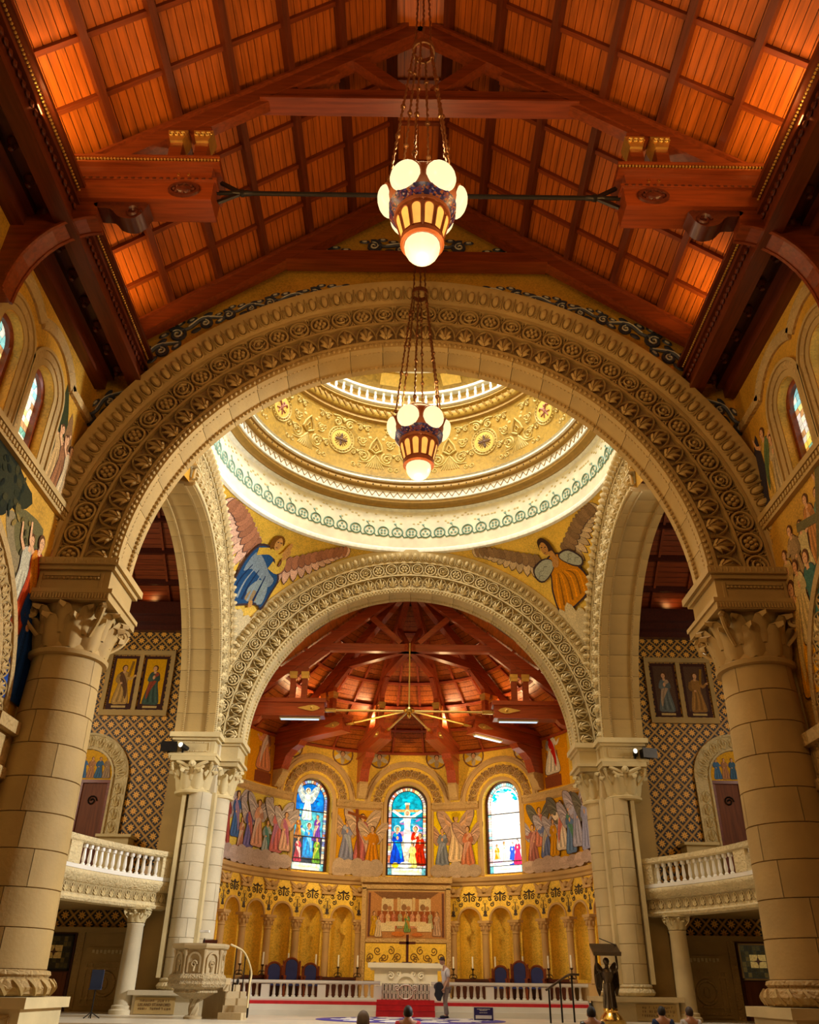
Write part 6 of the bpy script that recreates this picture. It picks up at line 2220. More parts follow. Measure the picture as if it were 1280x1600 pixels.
# ================================================================== TRANSEPTS
YT = 34.0
MDOOR = wood('dark_door_wood', (0.17, 0.045, 0.010), 0.65, 'Z')
MLEAD = plain('lead_came', (0.02, 0.018, 0.015), 0.5, 0.4)
BR0, BZ = 10.95, 0.0
for sd, side in ((-1, 'left'), (1, 'right')):
    def mx(x0, x1):
        return (min(sd * x0, sd * x1), max(sd * x0, sd * x1))

    def bx(m, x0, x1, y0, y1, z0, z1):
        a, c = mx(x0, x1)
        m.box(a, c, y0, y1, z0, z1)
        return m
    # end wall facing the nave
    b = bx(MB(), 8.9, 18, YT, YT + 0.4, 0.67, 15.2)
    wt = obj('wall_transept_end_%s' % side, b, MDIAPER, smooth=0, label=f'{side} transept wall of gold flowers on black mosaic', kind='structure')
    b = bx(MB(), 18, 18.4, 17, YT + 0.4, 0.0, 15.2)
    obj('wall_transept_outer_%s' % side, b, MS, smooth=0, label=f'plain stone outer wall of the {side} transept', kind='structure')
    # roof: slope rising towards the crossing
    b = MB()
    zt, zt2 = 15.9, 22.6
    x0, x1 = mx(9.0, 18.4)
    b.add([(x0, YT + 0.2, zt), (x1, YT + 0.2, zt), (x1, YC, zt2), (x0, YC, zt2)], [(0, 1, 2, 3)])
    ct = obj('ceiling', b, MWD, smooth=0, label=f'redwood ceiling of the {side} transept', kind='structure')
    sl = (zt2 - zt) / (YT + 0.2 - YC)
    for j in range(7):
        ya, yb = YT - 1.25 * j, YT - 1.25 * (j + 1)
        for k in range(6):
            xa, xb = 9.2 + 1.5 * k, 9.2 + 1.5 * (k + 1)
            m = MB()
            for q in range(6):
                p0, p1 = ya + (yb - ya) * (q + 0.04) / 6, ya + (yb - ya) * (q + 0.96) / 6
                za, zb = zt + (YT + 0.2 - p0) * sl - 0.04, zt + (YT + 0.2 - p1) * sl - 0.04
                a, c = mx(xa + 0.04, xb - 0.04)
                m.add([(a, p0, za), (c, p0, za), (c, p1, zb), (a, p1, zb)], [(0, 1, 2, 3)])
            obj('boarded_panel', m, MWB, ct, smooth=0)
        m = MB()
        z = zt + (YT + 0.2 - ya) * sl
        m.bar((sd * 9.1, ya, z - 0.12), (sd * 18, ya, z - 0.12), 0.14, 0.24)
        obj('purlin', m, MWD, ct, smooth=0)
    for k in range(7):
        m = MB()
        x = sd * (9.2 + 1.5 * k)
        m.bar((x, YT, zt + 0.2 * sl - 0.08), (x, YC, zt2 - 0.08), 0.1, 0.14)
        obj('batten', m, MWB, ct, smooth=0)
    b = MB()
    bx(b, 8.9, 18, 33.3, YT, 15.2, 15.5)
    bx(b, 8.9, 18, 33.0, 33.4, 15.45, 16.0)
    bx(b, 8.9, 18, 33.7, YT, 14.95, 15.2)
    b2 = obj('trim_%d' % (4 if sd < 0 else 5), b, MWD, smooth=0, label=f'dark wooden cornice at the top of the {side} transept wall', kind='structure')
    light('transept_uplight_lamp', 'SPOT', (sd * 11.6, 33.55, 15.6), 70, (1, 0.5, 0.15), 0.1, (sd * 11.6, 31.5, 18), 100, 0.7)
    # two saints in a stone frame
    xf0, xf1 = 10.15, 13.0
    for i, (xa, xb) in enumerate(((11.72, 12.78), (10.40, 11.46))):
        cx = sd * (xa + xb) / 2
        s = [((0.05, 0.02, 0.015), rect(cx - 0.53, cx + 0.53, 11.5, 13.85)), ((0.62, 0.33, 0.05) if sd < 0 else (0.09, 0.05, 0.03), rect(cx - 0.42, cx + 0.42, 11.75, 13.72)), ((0.5, 0.36, 0.16), rect(cx - 0.3, cx + 0.3, 11.57, 11.66))]
        robe = [((0.42, 0.26, 0.10), (0.12, 0.06, 0.03)), ((0.05, 0.08, 0.06), (0.28, 0.08, 0.05))][i] if sd < 0 else [((0.30, 0.16, 0.06), None), ((0.12, 0.13, 0.12), (0.4, 0.28, 0.18))][i]
        s += figure(cx, 11.72, 1.75, robe[0], robe[1], -1 if i else 1, None, None, arms='reach' if (i == 0) else 'pray')
        if i == 0:
            s += [((0.25, 0.14, 0.04), stroke([(cx + 0.2, 12.9), (cx + 0.32, 13.6)], 0.10))]
        picture('saint_mosaic', s, lambda u, v, h: (u, YT - 0.01 - h, v), MPAINTG, lift=0.0008, label=f'tall mosaic panel of a standing robed saint, {side} transept, ' + ('next to the crossing pier' if i else 'next to the great column'), cat='mosaic')
    fr = MB()
    a, c = mx(xf0, xf1)
    for z0, z1 in ((11.22, 11.46), (13.88, 14.08)):
        bx(fr, xf0, xf1, YT - 0.12, YT, z0, z1)
    for xx in (10.15, 11.5, 12.84):
        bx(fr, xx, xx + 0.18, YT - 0.09, YT, 11.4, 13.95)
    obj('stone_panel_frame', fr, MS, wt, smooth=0)
    # doorway niche of the gallery
    cx = 13.05 if sd < 0 else 13.35
    zsn = 8.7 if sd < 0 else 9.0
    dr = empty('door_%d' % (1 if sd < 0 else 2), (sd * cx, YT, 0), label=f'arched wooden gallery door with a mosaic lunette, {side} transept', kind='structure')
    m = MB()
    m.arch([(1.12, 0.05), (1.12, -0.1), (1.2, -0.14), (1.2, -0.06), (1.68, -0.06), (1.68, -0.14), (1.78, -0.1), (1.78, 0.05)], 0, 180, 32, (0, zsn))
    ad = obj('carved_door_arch', m, MSPC, dr, smooth=50)
    for s in (-1, 1):
        m = MB()
        m.box(min(s * 1.12, s * 1.78), max(s * 1.12, s * 1.78), -0.06, 0.05, 5.0, zsn)
        m.box(min(s * 1.12, s * 1.2), max(s * 1.12, s * 1.2), -0.14, 0.0, 5.0, zsn)
        m.box(min(s * 1.70, s * 1.78), max(s * 1.70, s * 1.78), -0.12, 0.0, 5.0, zsn)
        obj('carved_door_jamb', m, MSPC, dr, smooth=0)
        for k in range(7):
            link('leaf_palmette', PALEU['units'][2], dr, M=Matrix.Translation((s * 1.44, -0.06, 5.4 + 0.48 * k)) @ Matrix.Scale(0.8, 4))
    for k in range(11):
        th = math.pi * (k + 0.5) / 11
        link('leaf_palmette', PALEU['units'][2], dr, M=Matrix.Translation((0, 0, zsn)) @ Matrix.Rotation(math.pi / 2 - th, 4, 'Y') @ Matrix.Translation((0, -0.06, 1.44)) @ Matrix.Scale(0.8, 4))
    m = MB()
    m.box(-1.12, 1.12, -0.04, 0.02, 5.0, zsn - 0.2)
    dl = obj('door_leaf', m, MDOOR, dr, smooth=0)
    m = MB()
    for x in (-1.06, -0.02, 1.06):
        m.box(x - 0.05, x + 0.05, -0.09, -0.03, 5.0, zsn - 0.2)
    m.box(-1.12, 1.12, -0.12, -0.02, zsn - 0.22, zsn - 0.1)
    obj('door_frame', m, MWB, dl, smooth=0)
    m = MB()
    for s in (-0.55, 0.5):
        m.tube(spiral(s, zsn - 0.9, 0.2, 1.6, 0, 10, -0.07), 0.03, 4)
    obj('iron_door_ornament', m, MIRON, dl, kind='stuff')
    sh = [((0.66, 0.36, 0.05), [(-1.1, zsn - 0.1), (1.1, zsn - 0.1)] + [(1.1 * math.cos(R_(q)), zsn + 1.1 * math.sin(R_(q))) for q in range(0, 181, 12)])]
    for k in range(4):
        sh += figure(-0.1 + 0.32 * k if sd < 0 else -0.8 + 0.32 * k, zsn - 0.02, 0.85, [(0.08, 0.16, 0.3), (0.4, 0.2, 0.1), (0.06, 0.12, 0.2), (0.3, 0.2, 0.12)][k], None, 1, None, None, arms='reach')
    picture('lunette_mosaic', sh, lambda u, v, h: (u, -0.03 - h, v), MPAINTG, parent=dr, lift=0.0008)
    # gallery parapet block and carved border beside the door
    b = MB()
    bx(b, 10.6, 11.75, 33.2, 33.9, 4.625, 6.35)
    bx(b, 10.5, 11.85, 33.1, 33.95, 6.35, 6.45)
    obj('stone_parapet', b, MSP, smooth=0, label=f'plain stone stair parapet on the {side} gallery', cat='parapet')
    # balcony
    MLF = MSPC
    bal = empty('balcony', (0, YC, 0), label=f'curved stone balcony with balusters in the {side} transept', cat='balcony')
    A0, A1 = (180 - 39.8, 180 + 12) if sd < 0 else (-12, 39.8)
    m = MB()
    m.lathe([(BR0 + 5, 4.62), (BR0, 4.62)], 30, (0, 0, 0), A0, A1, cap=False)
    m.lathe([(BR0 + 5, 3.9), (BR0 + 0.2, 3.9)], 30, (0, 0, 0), A0, A1, cap=False)
    obj('balcony_floor', m, MS, bal)
    m = MB()
    m.lathe([(BR0 + 0.3, 3.75), (BR0 + 0.02, 3.78), (BR0 - 0.02, 3.86), (BR0 + 0.06, 3.92), (BR0 + 0.06, 3.98)], 30, (0, 0, 0), A0, A1, cap=False)
    obj('rope_moulding', m, MSPC, bal, smooth=50)
    m = MB()
    m.lathe([(BR0 + 0.06, 3.98), (BR0 + 0.06, 4.3)], 30, (0, 0, 0), A0, A1, cap=False)
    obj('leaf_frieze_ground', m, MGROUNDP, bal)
    m = MB()
    m.lathe([(BR0 + 0.06, 4.3), (BR0 - 0.03, 4.33), (BR0 - 0.08, 4.45), (BR0 - 0.14, 4.52), (BR0 - 0.14, 4.62), (BR0 - 0.1, 4.66), (BR0 + 0.2, 4.66)], 30, (0, 0, 0), A0, A1, cap=False)
    obj('balcony_cornice', m, MSPC, bal, smooth=50)
    m = MB()
    m.lathe([(BR0 + 0.12, 4.66), (BR0 - 0.12, 4.66), (BR0 - 0.12, 4.78), (BR0 + 0.12, 4.78)], 30, (0, 0, 0), A0, A1, cap=False)
    obj('base_rail', m, MMARB, bal, smooth=20)
    m = MB()
    m.lathe([(BR0 + 0.12, 5.42), (BR0 - 0.12, 5.42), (BR0 - 0.17, 5.47), (BR0 - 0.17, 5.62), (BR0 + 0.15, 5.62), (BR0 + 0.12, 5.42)], 30, (0, 0, 0), A0, A1, cap=False)
    obj('top_rail', m, MSPC, bal, smooth=20)
    m = MB()
    m.lathe([(0.07, 0), (0.07, 0.05), (0.04, 0.08), (0.062, 0.2), (0.04, 0.46), (0.036, 0.5), (0.075, 0.53), (0.075, 0.64)], 8)
    bm_ = m.mesh('baluster', MMARB)
    m = MB()
    m.box(-0.3, 0.3, -0.13, 0.13, 4.78, 5.42)
    pm_ = m.mesh('balcony_pier', MSPC)
    lf = PALEU['units'][2]

    def bpos(t, r, z):
        return Matrix.Translation((r * math.cos(t), r * math.sin(t), z)) @ Matrix.Rotation(t - math.pi / 2, 4, 'Z')
    for deg in (38.6, 15.4):
        t = R_(180 - deg) if sd < 0 else R_(deg)
        link('balcony_pier', pm_, bal, M=bpos(t, BR0, 0))
    for k in range(14):
        deg = 36.2 - 1.46 * k
        t = R_(180 - deg) if sd < 0 else R_(deg)
        link('baluster', bm_, bal, M=bpos(t, BR0, 4.78))
    for k in range(14):
        deg = 13.0 - 1.46 * k
        t = R_(180 - deg) if sd < 0 else R_(deg)
        link('baluster', bm_, bal, M=bpos(t, BR0, 4.78))
    for k in range(26):
        deg = 40.4 - 1.9 * k
        t = R_(180 - deg) if sd < 0 else R_(deg)
        link('leaf_palmette', lf, bal, M=Matrix.Translation((BR0 * math.cos(t) * 1.004, BR0 * math.sin(t) * 1.004, 4.14)) @ Matrix.Rotation(t - math.pi / 2 + math.pi, 4, 'Z') @ Matrix.Scale(0.52, 4) @ Matrix.Rotation(math.pi, 4, 'Z'))
    # column under the balcony
    bc = empty('balcony_column', (sd * 9.2, 31.15, 0.67), label=f'slim stone column under the {side} balcony', cat='column')
    m = MB()
    m.lathe([(0.42, 0.0), (0.42, 0.12), (0.36, 0.16), (0.36, 0.24), (0.30, 0.28), (0.295, 1.2), (0.27, 2.55), (0.29, 2.58), (0.29, 2.64)], 20)
    obj('shaft', m, MSIDE[sd], bc)
    capital(bc, Matrix.Translation((0, 0, 2.66)), 0.27, 0.36, 0.46, MSP, LEAFP, VOLP, 8, ring=False)
    # wall below the gallery
    b = MB()
    bx(b, 8.9, 18, YT - 0.18, YT, 0.67, 3.15)
    bx(b, 8.9, 18, YT - 0.26, YT, 3.15, 3.32)
    obj('stone_dado', b, MS, wt, smooth=0)
    lo = empty('door_%d' % (3 if sd < 0 else 4), (sd * 12.75, YT - 0.19, 0.67), label=f'dark wooden aisle door under a leaded glass transom, {side} side', kind='structure')
    m = MB()
    m.box(-0.72, 0.72, -0.06, 0.02, 0, 2.45)
    obj('door_surround', m, MWD, lo, smooth=0)
    m = MB()
    m.box(-0.62, 0.62, -0.1, -0.05, 0, 1.2)
    obj('door_leaf', m, MDOOR, lo, smooth=0)
    gs = [((0.05, 0.045, 0.03), rect(-0.6, 0.6, 1.3, 2.35))]
    rr = random.Random(9)
    for i in range(8):
        for j in range(6):
            if 2 <= i <= 5 and 2 <= j <= 3:
                continue
            gs.append((rr.choice([(0.10, 0.075, 0.03), (0.06, 0.045, 0.02), (0.16, 0.11, 0.04), (0.05, 0.04, 0.02)]), rect(-0.58 + 0.145 * i + 0.008, -0.58 + 0.145 * (i + 1) - 0.008, 1.32 + 0.17 * j + 0.008, 1.32 + 0.17 * (j + 1) - 0.008)))
    for qx in (-0.15, 0.15):
        for qz in (1.73, 1.95):
            gs.append(((0.75, 0.52, 0.2), rect(qx - 0.14, qx + 0.14, qz - 0.1, qz + 0.1)))
    gs.append(((0.10, 0.05, 0.03), [(0, 2.0), (0.05, 1.87), (0.2, 1.84), (0.05, 1.81), (0, 1.68), (-0.05, 1.81), (-0.2, 1.84), (-0.05, 1.87)]))
    picture('leaded_transom', gs, lambda u, v, h: (u, -0.07 - h, v), painted('transom_glass_' + side, 0.5, 0, 30, 0.2, emit=0.03 if sd < 0 else 0.25), parent=lo, lift=0.0004)
    m = MB()
    for x in (-0.62, 0.62):
        m.box(x - 0.03, x + 0.03, -0.1, -0.05, 1.25, 2.4)
    for z in (1.27, 2.38):
        m.box(-0.65, 0.65, -0.1, -0.05, z - 0.03, z + 0.03)
    obj('transom_frame', m, MSP if sd > 0 else MIRON, lo, smooth=0)
    # carved memorial panel
    mp_ = empty('memorial_panel', (sd * 10.75, YT - 0.19, 0.67), label=f'carved stone wall panel with a framed wreath under the {side} balcony', cat='panel')
    m = MB()
    m.box(-0.85, 0.85, -0.04, 0.0, 0.05, 2.0)
    obj('panel_slab', m, MS, mp_, smooth=0)
    m = MB()
    for x in (-0.75, 0.75, -0.55, 0.55):
        m.box(x - 0.04, x + 0.04, -0.09, -0.03, 0.2, 1.5)
    for z in (0.2, 1.5, 0.4, 1.32):
        m.box(-0.79, 0.79, -0.085, -0.03, z - 0.04, z + 0.04)
    obj('panel_frame', m, MSC, mp_, smooth=0)
    m = MB()
    m.tube([(0.36 * math.cos(R_(q)), -0.06, 0.85 + 0.36 * math.sin(R_(q))) for q in range(0, 360, 18)], 0.06, 5, True)
    m.tube([(0.1 * math.cos(R_(q)), -0.06, 0.85 + 0.16 * math.sin(R_(q))) for q in range(0, 360, 24)], 0.03, 5, True)
    obj('wreath', m, MSC, mp_)
    m = MB()
    for k in range(9):
        m.box(-0.62 + 0.14 * k, -0.53 + 0.14 * k, -0.08, -0.03, 1.82 - 0.03 * (k % 2), 1.92)
    obj('dentil_row', m, MSP, mp_, smooth=0, kind='stuff')
    m = MB()
    bx(m, 11.75, 12.0, YT - 0.24, YT - 0.16, 0.67, 3.15)
    obj('carved_door_strip', m, MSC, wt, smooth=0)
# small things standing on the galleries
m = MB()
m.tube(curve([(-0.22, 0, 0), (-0.22, 0, 1.1), (0, 0, 1.3), (0.22, 0, 1.1), (0.22, 0, 0)], 5), 0.03, 6)
lf_ = obj('hand_truck', m, plain('grey_tube_metal', (0.45, 0.38, 0.25), 0.4, 0.6), loc=(-9.75, 33.3, 4.625), rot=(R_(-8), 0, 0), label='tubular metal hand truck leaning by the mosaic wall on the left gallery', cat='hand truck')
m = MB()
m.box(-0.17, 0.17, -0.04, 0.02, 0.45, 0.75)
obj('carrier_plate', m, plain('cream_plate', (0.7, 0.5, 0.3), 0.6), lf_, smooth=0)
for sd, side in ((-1, 'left'), (1, 'right')):
    e = empty('wooden_bench', (sd * 12.3, 31.6, 4.625), (0, 0, sd * 0.5), label=f'brown wooden bench on the {side} gallery behind the balusters', cat='bench')
    m = MB()
    m.box(-0.6, 0.6, -0.25, 0.25, 0.4, 0.46)
    obj('seat', m, MDOOR, e, smooth=0)
    m = MB()
    m.box(-0.6, 0.6, 0.2, 0.26, 0.46, 1.15)
    obj('backrest', m, MDOOR, e, smooth=0)
    for sx in (-1, 1):
        m = MB()
        m.box(sx * 0.55 - 0.04, sx * 0.55 + 0.04, -0.25, 0.26, 0, 0.62)
        obj('leg', m, MDOOR, e, smooth=0)


# ================================================================== CHANCEL STEPS, RAIL, ALTAR
MROSE = plain('violet_floor_inlay', (0.055, 0.04, 0.30), 0.6)
b = MB()
b.lathe([(2.9, 0.0), (2.9, 0.006), (0.0, 0.006)], 48)
rg = obj('rug', b, MROSE, loc=(0.15, 29.45, 0.672), label='round violet rug with white scrolls before the altar steps', cat='rug')
m = MB()
for k in range(10):
    q = 2 * math.pi * k / 10
    m.tube([(p[0], p[2], 0.008) for p in spiral(1.9 * math.cos(q), 1.9 * math.sin(q), 0.5, 1.5, q, 14)], 0.07, 4)
    m.tube([(p[0], p[2], 0.008) for p in spiral(0.9 * math.cos(q + 0.3), 0.9 * math.sin(q + 0.3), 0.25, 1.4, q, 12)], 0.05, 4)
m.xf(Matrix.Diagonal((1, 1, 0.2, 1)) @ Matrix.Translation((0, 0, 0.03)))
obj('white_scroll_pattern', m, plain('white_inlay', (0.75, 0.73, 0.72)), rg, kind='stuff')

st = empty('altar_steps', (0, 0, 0), label='white marble steps with red carpet leading to the altar rail', cat='steps')
for i, (y, z0, z1) in enumerate(((32.5, 0.67, 0.84), (32.8, 0.84, 1.0))):
    m = MB()
    m.box(-6.35, 6.35, y, 33.25, z0, z1)
    obj('step', m, MMARB, st, smooth=0)
m = MB()
m.box(-6.35, 6.35, 33.0, 33.6, 1.0, 1.15)
obj('step', m, MMARB, st, smooth=0)
for i, (y0, y1, z) in enumerate(((32.35, 32.82, 0.845), (32.5, 33.02, 1.005))):
    m = MB()
    m.box(-1.0, 1.0, 32.42 + 0.3 * i, 32.5 + 0.3 * i, z - 0.17, z + 0.01)
    m.box(-1.0, 1.0, 32.42 + 0.3 * i, 32.85 + 0.3 * i, z, z + 0.012)
    obj('centre_carpet', m, MRED, st, smooth=0)
for s in (-1, 1):
    m = MB()
    m.box(min(s * 1.0, s * 6.3), max(s * 1.0, s * 6.3), 32.82, 33.2, 1.0, 1.10)
    obj('kneeling_cushion', m, MRED, st, smooth=0)
m = MB()
m.box(-1.0, 1.0, 33.02, 33.8, 1.15, 1.165)
m.box(-1.0, 1.0, 32.98, 33.02, 1.0, 1.165)
obj('centre_carpet', m, MRED, st, smooth=0)

m = MB()
m.lathe([(0.075, 0), (0.075, 0.04), (0.045, 0.06), (0.055, 0.1), (0.036, 0.28), (0.034, 0.36), (0.05, 0.38), (0.055, 0.41)], 8)
RBAL = m.mesh('baluster', MMARB)
for s, side in ((-1, 'left'), (1, 'right')):
    rl = empty('altar_rail', (0, 33.3, 1.15), label=f'white marble communion rail with balusters, {side} of the gate', cat='altar rail')
    m = MB()
    m.box(min(s * 0.9, s * 6.4), max(s * 0.9, s * 6.4), -0.16, 0.16, 0.49, 0.57)
    m.box(min(s * 0.9, s * 6.4), max(s * 0.9, s * 6.4), -0.12, 0.12, 0.46, 0.49)
    obj('top_rail', m, MMARB, rl, smooth=0)
    m = MB()
    m.box(min(s * 0.9, s * 6.4), max(s * 0.9, s * 6.4), -0.14, 0.14, 0.0, 0.06)
    obj('base_rail', m, MMARB, rl, smooth=0)
    for k, x in enumerate((0.98, 2.95, 4.92)):
        m = MB()
        m.box(s * x - 0.14, s * x + 0.14, -0.13, 0.13, 0.0, 0.44)
        obj('rail_post', m, MMARB, rl, smooth=0)
        for j in range(7):
            xx = x + 0.3 + 0.228 * j
            if xx < 6.3:
                link('baluster', RBAL, rl, (s * xx, 0, 0.06))
gt = empty('altar_gate', (0, 33.3, 1.15), label='pale openwork metal gate in the middle of the communion rail', cat='gate')
MGATE = plain('pale_gate_metal', (0.70, 0.62, 0.5), 0.4, 0.3)
for k in range(13):
    m = MB()
    x = -0.82 + 0.1367 * k
    m.box(x - 0.045, x + 0.045, -0.02, 0.02, 0.05, 0.2)
    m.box(x - 0.045, x + 0.045, -0.02, 0.02, 0.29, 0.46)
    m.box(x - 0.02, x + 0.02, -0.025, 0.015, 0.0, 0.5)
    obj('gate_panel', m, MGATE, gt, smooth=0)
    if k < 12:
        m = MB()
        m.box(x + 0.05, x + 0.087, -0.01, 0.03, 0.0, 0.5)  # dark strip added in the open slit to stand in for its shade
        obj('gate_slit_shade', m, MIRON, gt, smooth=0)
m = MB()
for z in (0.03, 0.22, 0.27, 0.49):
    m.box(-0.84, 0.84, -0.025, 0.025, z - 0.015, z + 0.015)
obj('gate_crossbars', m, MGATE, gt, smooth=0, kind='stuff')
m = MB()
m.tube([(0.26 * math.cos(R_(q)), -0.03, 0.25 + 0.22 * math.sin(R_(q))) for q in range(0, 360, 20)], 0.025, 4, True)
for s in (-1, 1):
    m.tube([(s * p[0], -0.03, p[2]) for p in spiral(0.3, 0.36, 0.1, 1.4, 0.5, 10)], 0.02, 4)
obj('gate_ornament', m, MGATE, gt, kind='stuff')

al = empty('altar', (0.02, 38.5, 1.15), label='white marble altar table with a carved arch on its front', cat='altar')
m = MB()
m.box(-1.55, 1.55, -0.5, 0.5, 1.08, 1.26)
m.box(-1.45, 1.45, -0.44, 0.44, 1.0, 1.08)
obj('altar_slab', m, MMARB, al, smooth=0)
m = MB()
m.box(-1.28, 1.28, -0.36, 0.36, 0.0, 1.0)
obj('altar_body', m, MMARB, al, smooth=0)
m = MB()
m.arch([(0.36, 0.02), (0.36, -0.06), (0.48, -0.06), (0.48, 0.02)], 0, 180, 16, (0, 0.42), closed=True)
for s in (-1, 1):
    m.tube([(s * p[0], p[1], p[2]) for p in spiral(0.62, 0.8, 0.14, 1.5, 1, 10, -0.03)], 0.035, 4)
    m.tube([(s * p[0], p[1], p[2]) for p in spiral(0.3, 0.88, 0.1, 1.5, 2, 10, -0.03)], 0.03, 4)
    m.box(min(s * 0.36, s * 0.48), max(s * 0.36, s * 0.48), -0.06, 0.02, 0, 0.42)
o = obj('front_carving', m, MMARB, al)
o.location.y = -0.36
m = MB()
m.box(-0.055, 0.055, -0.04, 0.04, 0.0, 1.0)
m.box(-0.34, 0.34, -0.04, 0.04, 0.64, 0.74)
m.box(-0.2, 0.2, -0.1, 0.1, -0.05, 0.0)
obj('altar_cross', m, MWD, loc=(0.06, 38.55, 2.46), smooth=0, label='plain dark wooden cross standing on the altar', cat='cross')

# choir stall back along the apse wall
m = MB()
m.lathe([(AR - 0.95, 1.15), (AR - 0.95, 1.78), (AR - 1.02, 1.80), (AR - 1.02, 1.90), (AR - 0.3, 1.90)], 60, (0, AY, 0), 22, 72, cap=False)
obj('choir_stall', m, MWD, smooth=20, label='dark wooden stall back curving round the apse, right of the altar', cat='stall')
m = MB()
m.lathe([(AR - 0.95, 1.15), (AR - 0.95, 1.78), (AR - 1.02, 1.80), (AR - 1.02, 1.90), (AR - 0.3, 1.90)], 60, (0, AY, 0), 108, 158, cap=False)
obj('choir_stall', m, MWD, smooth=20, label='dark wooden stall back curving round the apse, left of the altar', cat='stall')

# candlesticks
MWAX = plain('cream_wax', (0.9, 0.86, 0.72), 0.5)
MFLM = plain('candle_flame', (1, 0.8, 0.4), 0.5, emit=((1, 0.7, 0.3), 6))


def candlestick():
    c = empty('candlestick')
    m = MB()
    m.lathe([(0.13, 0), (0.14, 0.03), (0.05, 0.06), (0.03, 0.12), (0.055, 0.16), (0.025, 0.2), (0.025, 0.32), (0.07, 0.36), (0.075, 0.39), (0.03, 0.4)], 10)
    for s in (-1, 1):
        m.tube(curve([(0, 0, 0.16), (s * 0.12, 0, 0.14), (s * 0.16, 0, 0.02)], 3), 0.016, 4)
    obj('stick', m, MBRONZE, c)
    m = MB()
    m.lathe([(0.035, 0.39), (0.035, 0.84), (0.0, 0.845)], 8)
    obj('candle', m, MWAX, c)
    return c


CS = candlestick()
ordn = ['first', 'second', 'third', 'fourth', 'fifth', 'sixth']
first = True
for s, side in ((-1, 'left'), (1, 'right')):
    for k, deg in enumerate((17, 24, 32.5, 43.5, 54.5, 66)):
        c = CS if first else copy_tree(CS)
        first = False
        t = R_(deg) * s
        c.location = ((AR - 0.72) * math.sin(t), AY + (AR - 0.72) * math.cos(t), 1.90)
        tag(c, f'bronze candlestick with white candle, {ordn[k]} from the altar on the {side}', 'candlestick', 'candlesticks along the apse arcade')
# throne chairs
MBLUE = plain('dark_blue_upholstery', (0.02, 0.025, 0.12), 0.8)


def throne(h):
    c = empty('throne_chair')
    m = MB()
    m.box(-0.34, 0.34, -0.3, 0.3, 0.4, 0.5)
    obj('seat', m, MBLUE, c, smooth=0)
    m = MB()
    m.prism([(-0.24, 0.5), (0.24, 0.5), (0.24, h - 0.28)] + [(0.24 * math.cos(R_(q)), h - 0.28 + 0.2 * math.sin(R_(q))) for q in range(15, 180, 15)] + [(-0.24, h - 0.28)], 0.24, 0.3)
    obj('backrest', m, MBLUE, c, smooth=0)
    m = MB()
    pts = [(-0.28, 0.27, 0.45), (-0.28, 0.27, h - 0.28)] + [(0.28 * math.cos(R_(q)), 0.27, h - 0.28 + 0.25 * math.sin(R_(q))) for q in range(165, 14, -15)] + [(0.28, 0.27, h - 0.28), (0.28, 0.27, 0.45)]
    m.tube(pts, 0.045, 5)
    obj('back_frame', m, MWB, c)
    for sx in (-1, 1):
        m = MB()
        m.box(sx * 0.34 - 0.035, sx * 0.34 + 0.035, 0.2, 0.28, 0, h - 0.2)
        m.ball((sx * 0.34, 0.24, h - 0.16), 0.05, 6, 4)
        obj('leg', m, MWB, c, smooth=0)
        m = MB()
        m.box(sx * 0.34 - 0.035, sx * 0.34 + 0.035, -0.3, -0.23, 0, 0.72)
        obj('leg', m, MWB, c, smooth=0)
        m = MB()
        m.box(sx * 0.34 - 0.05, sx * 0.34 + 0.05, -0.32, 0.22, 0.7, 0.76)
        obj('armrest', m, MWB, c, smooth=0)
    return c


TH, TL = throne(1.42), throne(1.25)
usedh = usedl = False
for s, side in ((-1, 'left'), (1, 'right')):
    for k, (x, y, tall, nm) in enumerate(((5.25, 37.8, 0, 'outer low'), (4.62, 38.4, 1, 'tall middle'), (3.88, 38.85, 0, 'inner low'))):
        src = TH if tall else TL
        if tall:
            c = TH if not usedh else copy_tree(TH)
            usedh = True
        else:
            c = TL if not usedl else copy_tree(TL)
            usedl = True
        c.location = (s * x, y, 1.15)
        c.rotation_euler = (0, 0, -s * R_(18))
        tag(c, f'{nm} throne chair with round dark blue back, {side} of the altar', 'chair', 'throne chairs in the apse')

# ================================================================== PULPIT
pu = empty('pulpit', (-6.2, 28.0, 0.67), label='carved octagonal stone pulpit on a twisted column', cat='pulpit')
MPUL = stone('pulpit_stone', (0.46, 0.34, 0.17))
MPULC = stone('carved_pulpit_stone', (0.46, 0.34, 0.17), carve=1.0, cscale=12)


def octa(m, prof):
    m.lathe(prof, 8, (0, 0, 0), 22.5, 382.5)
    return m


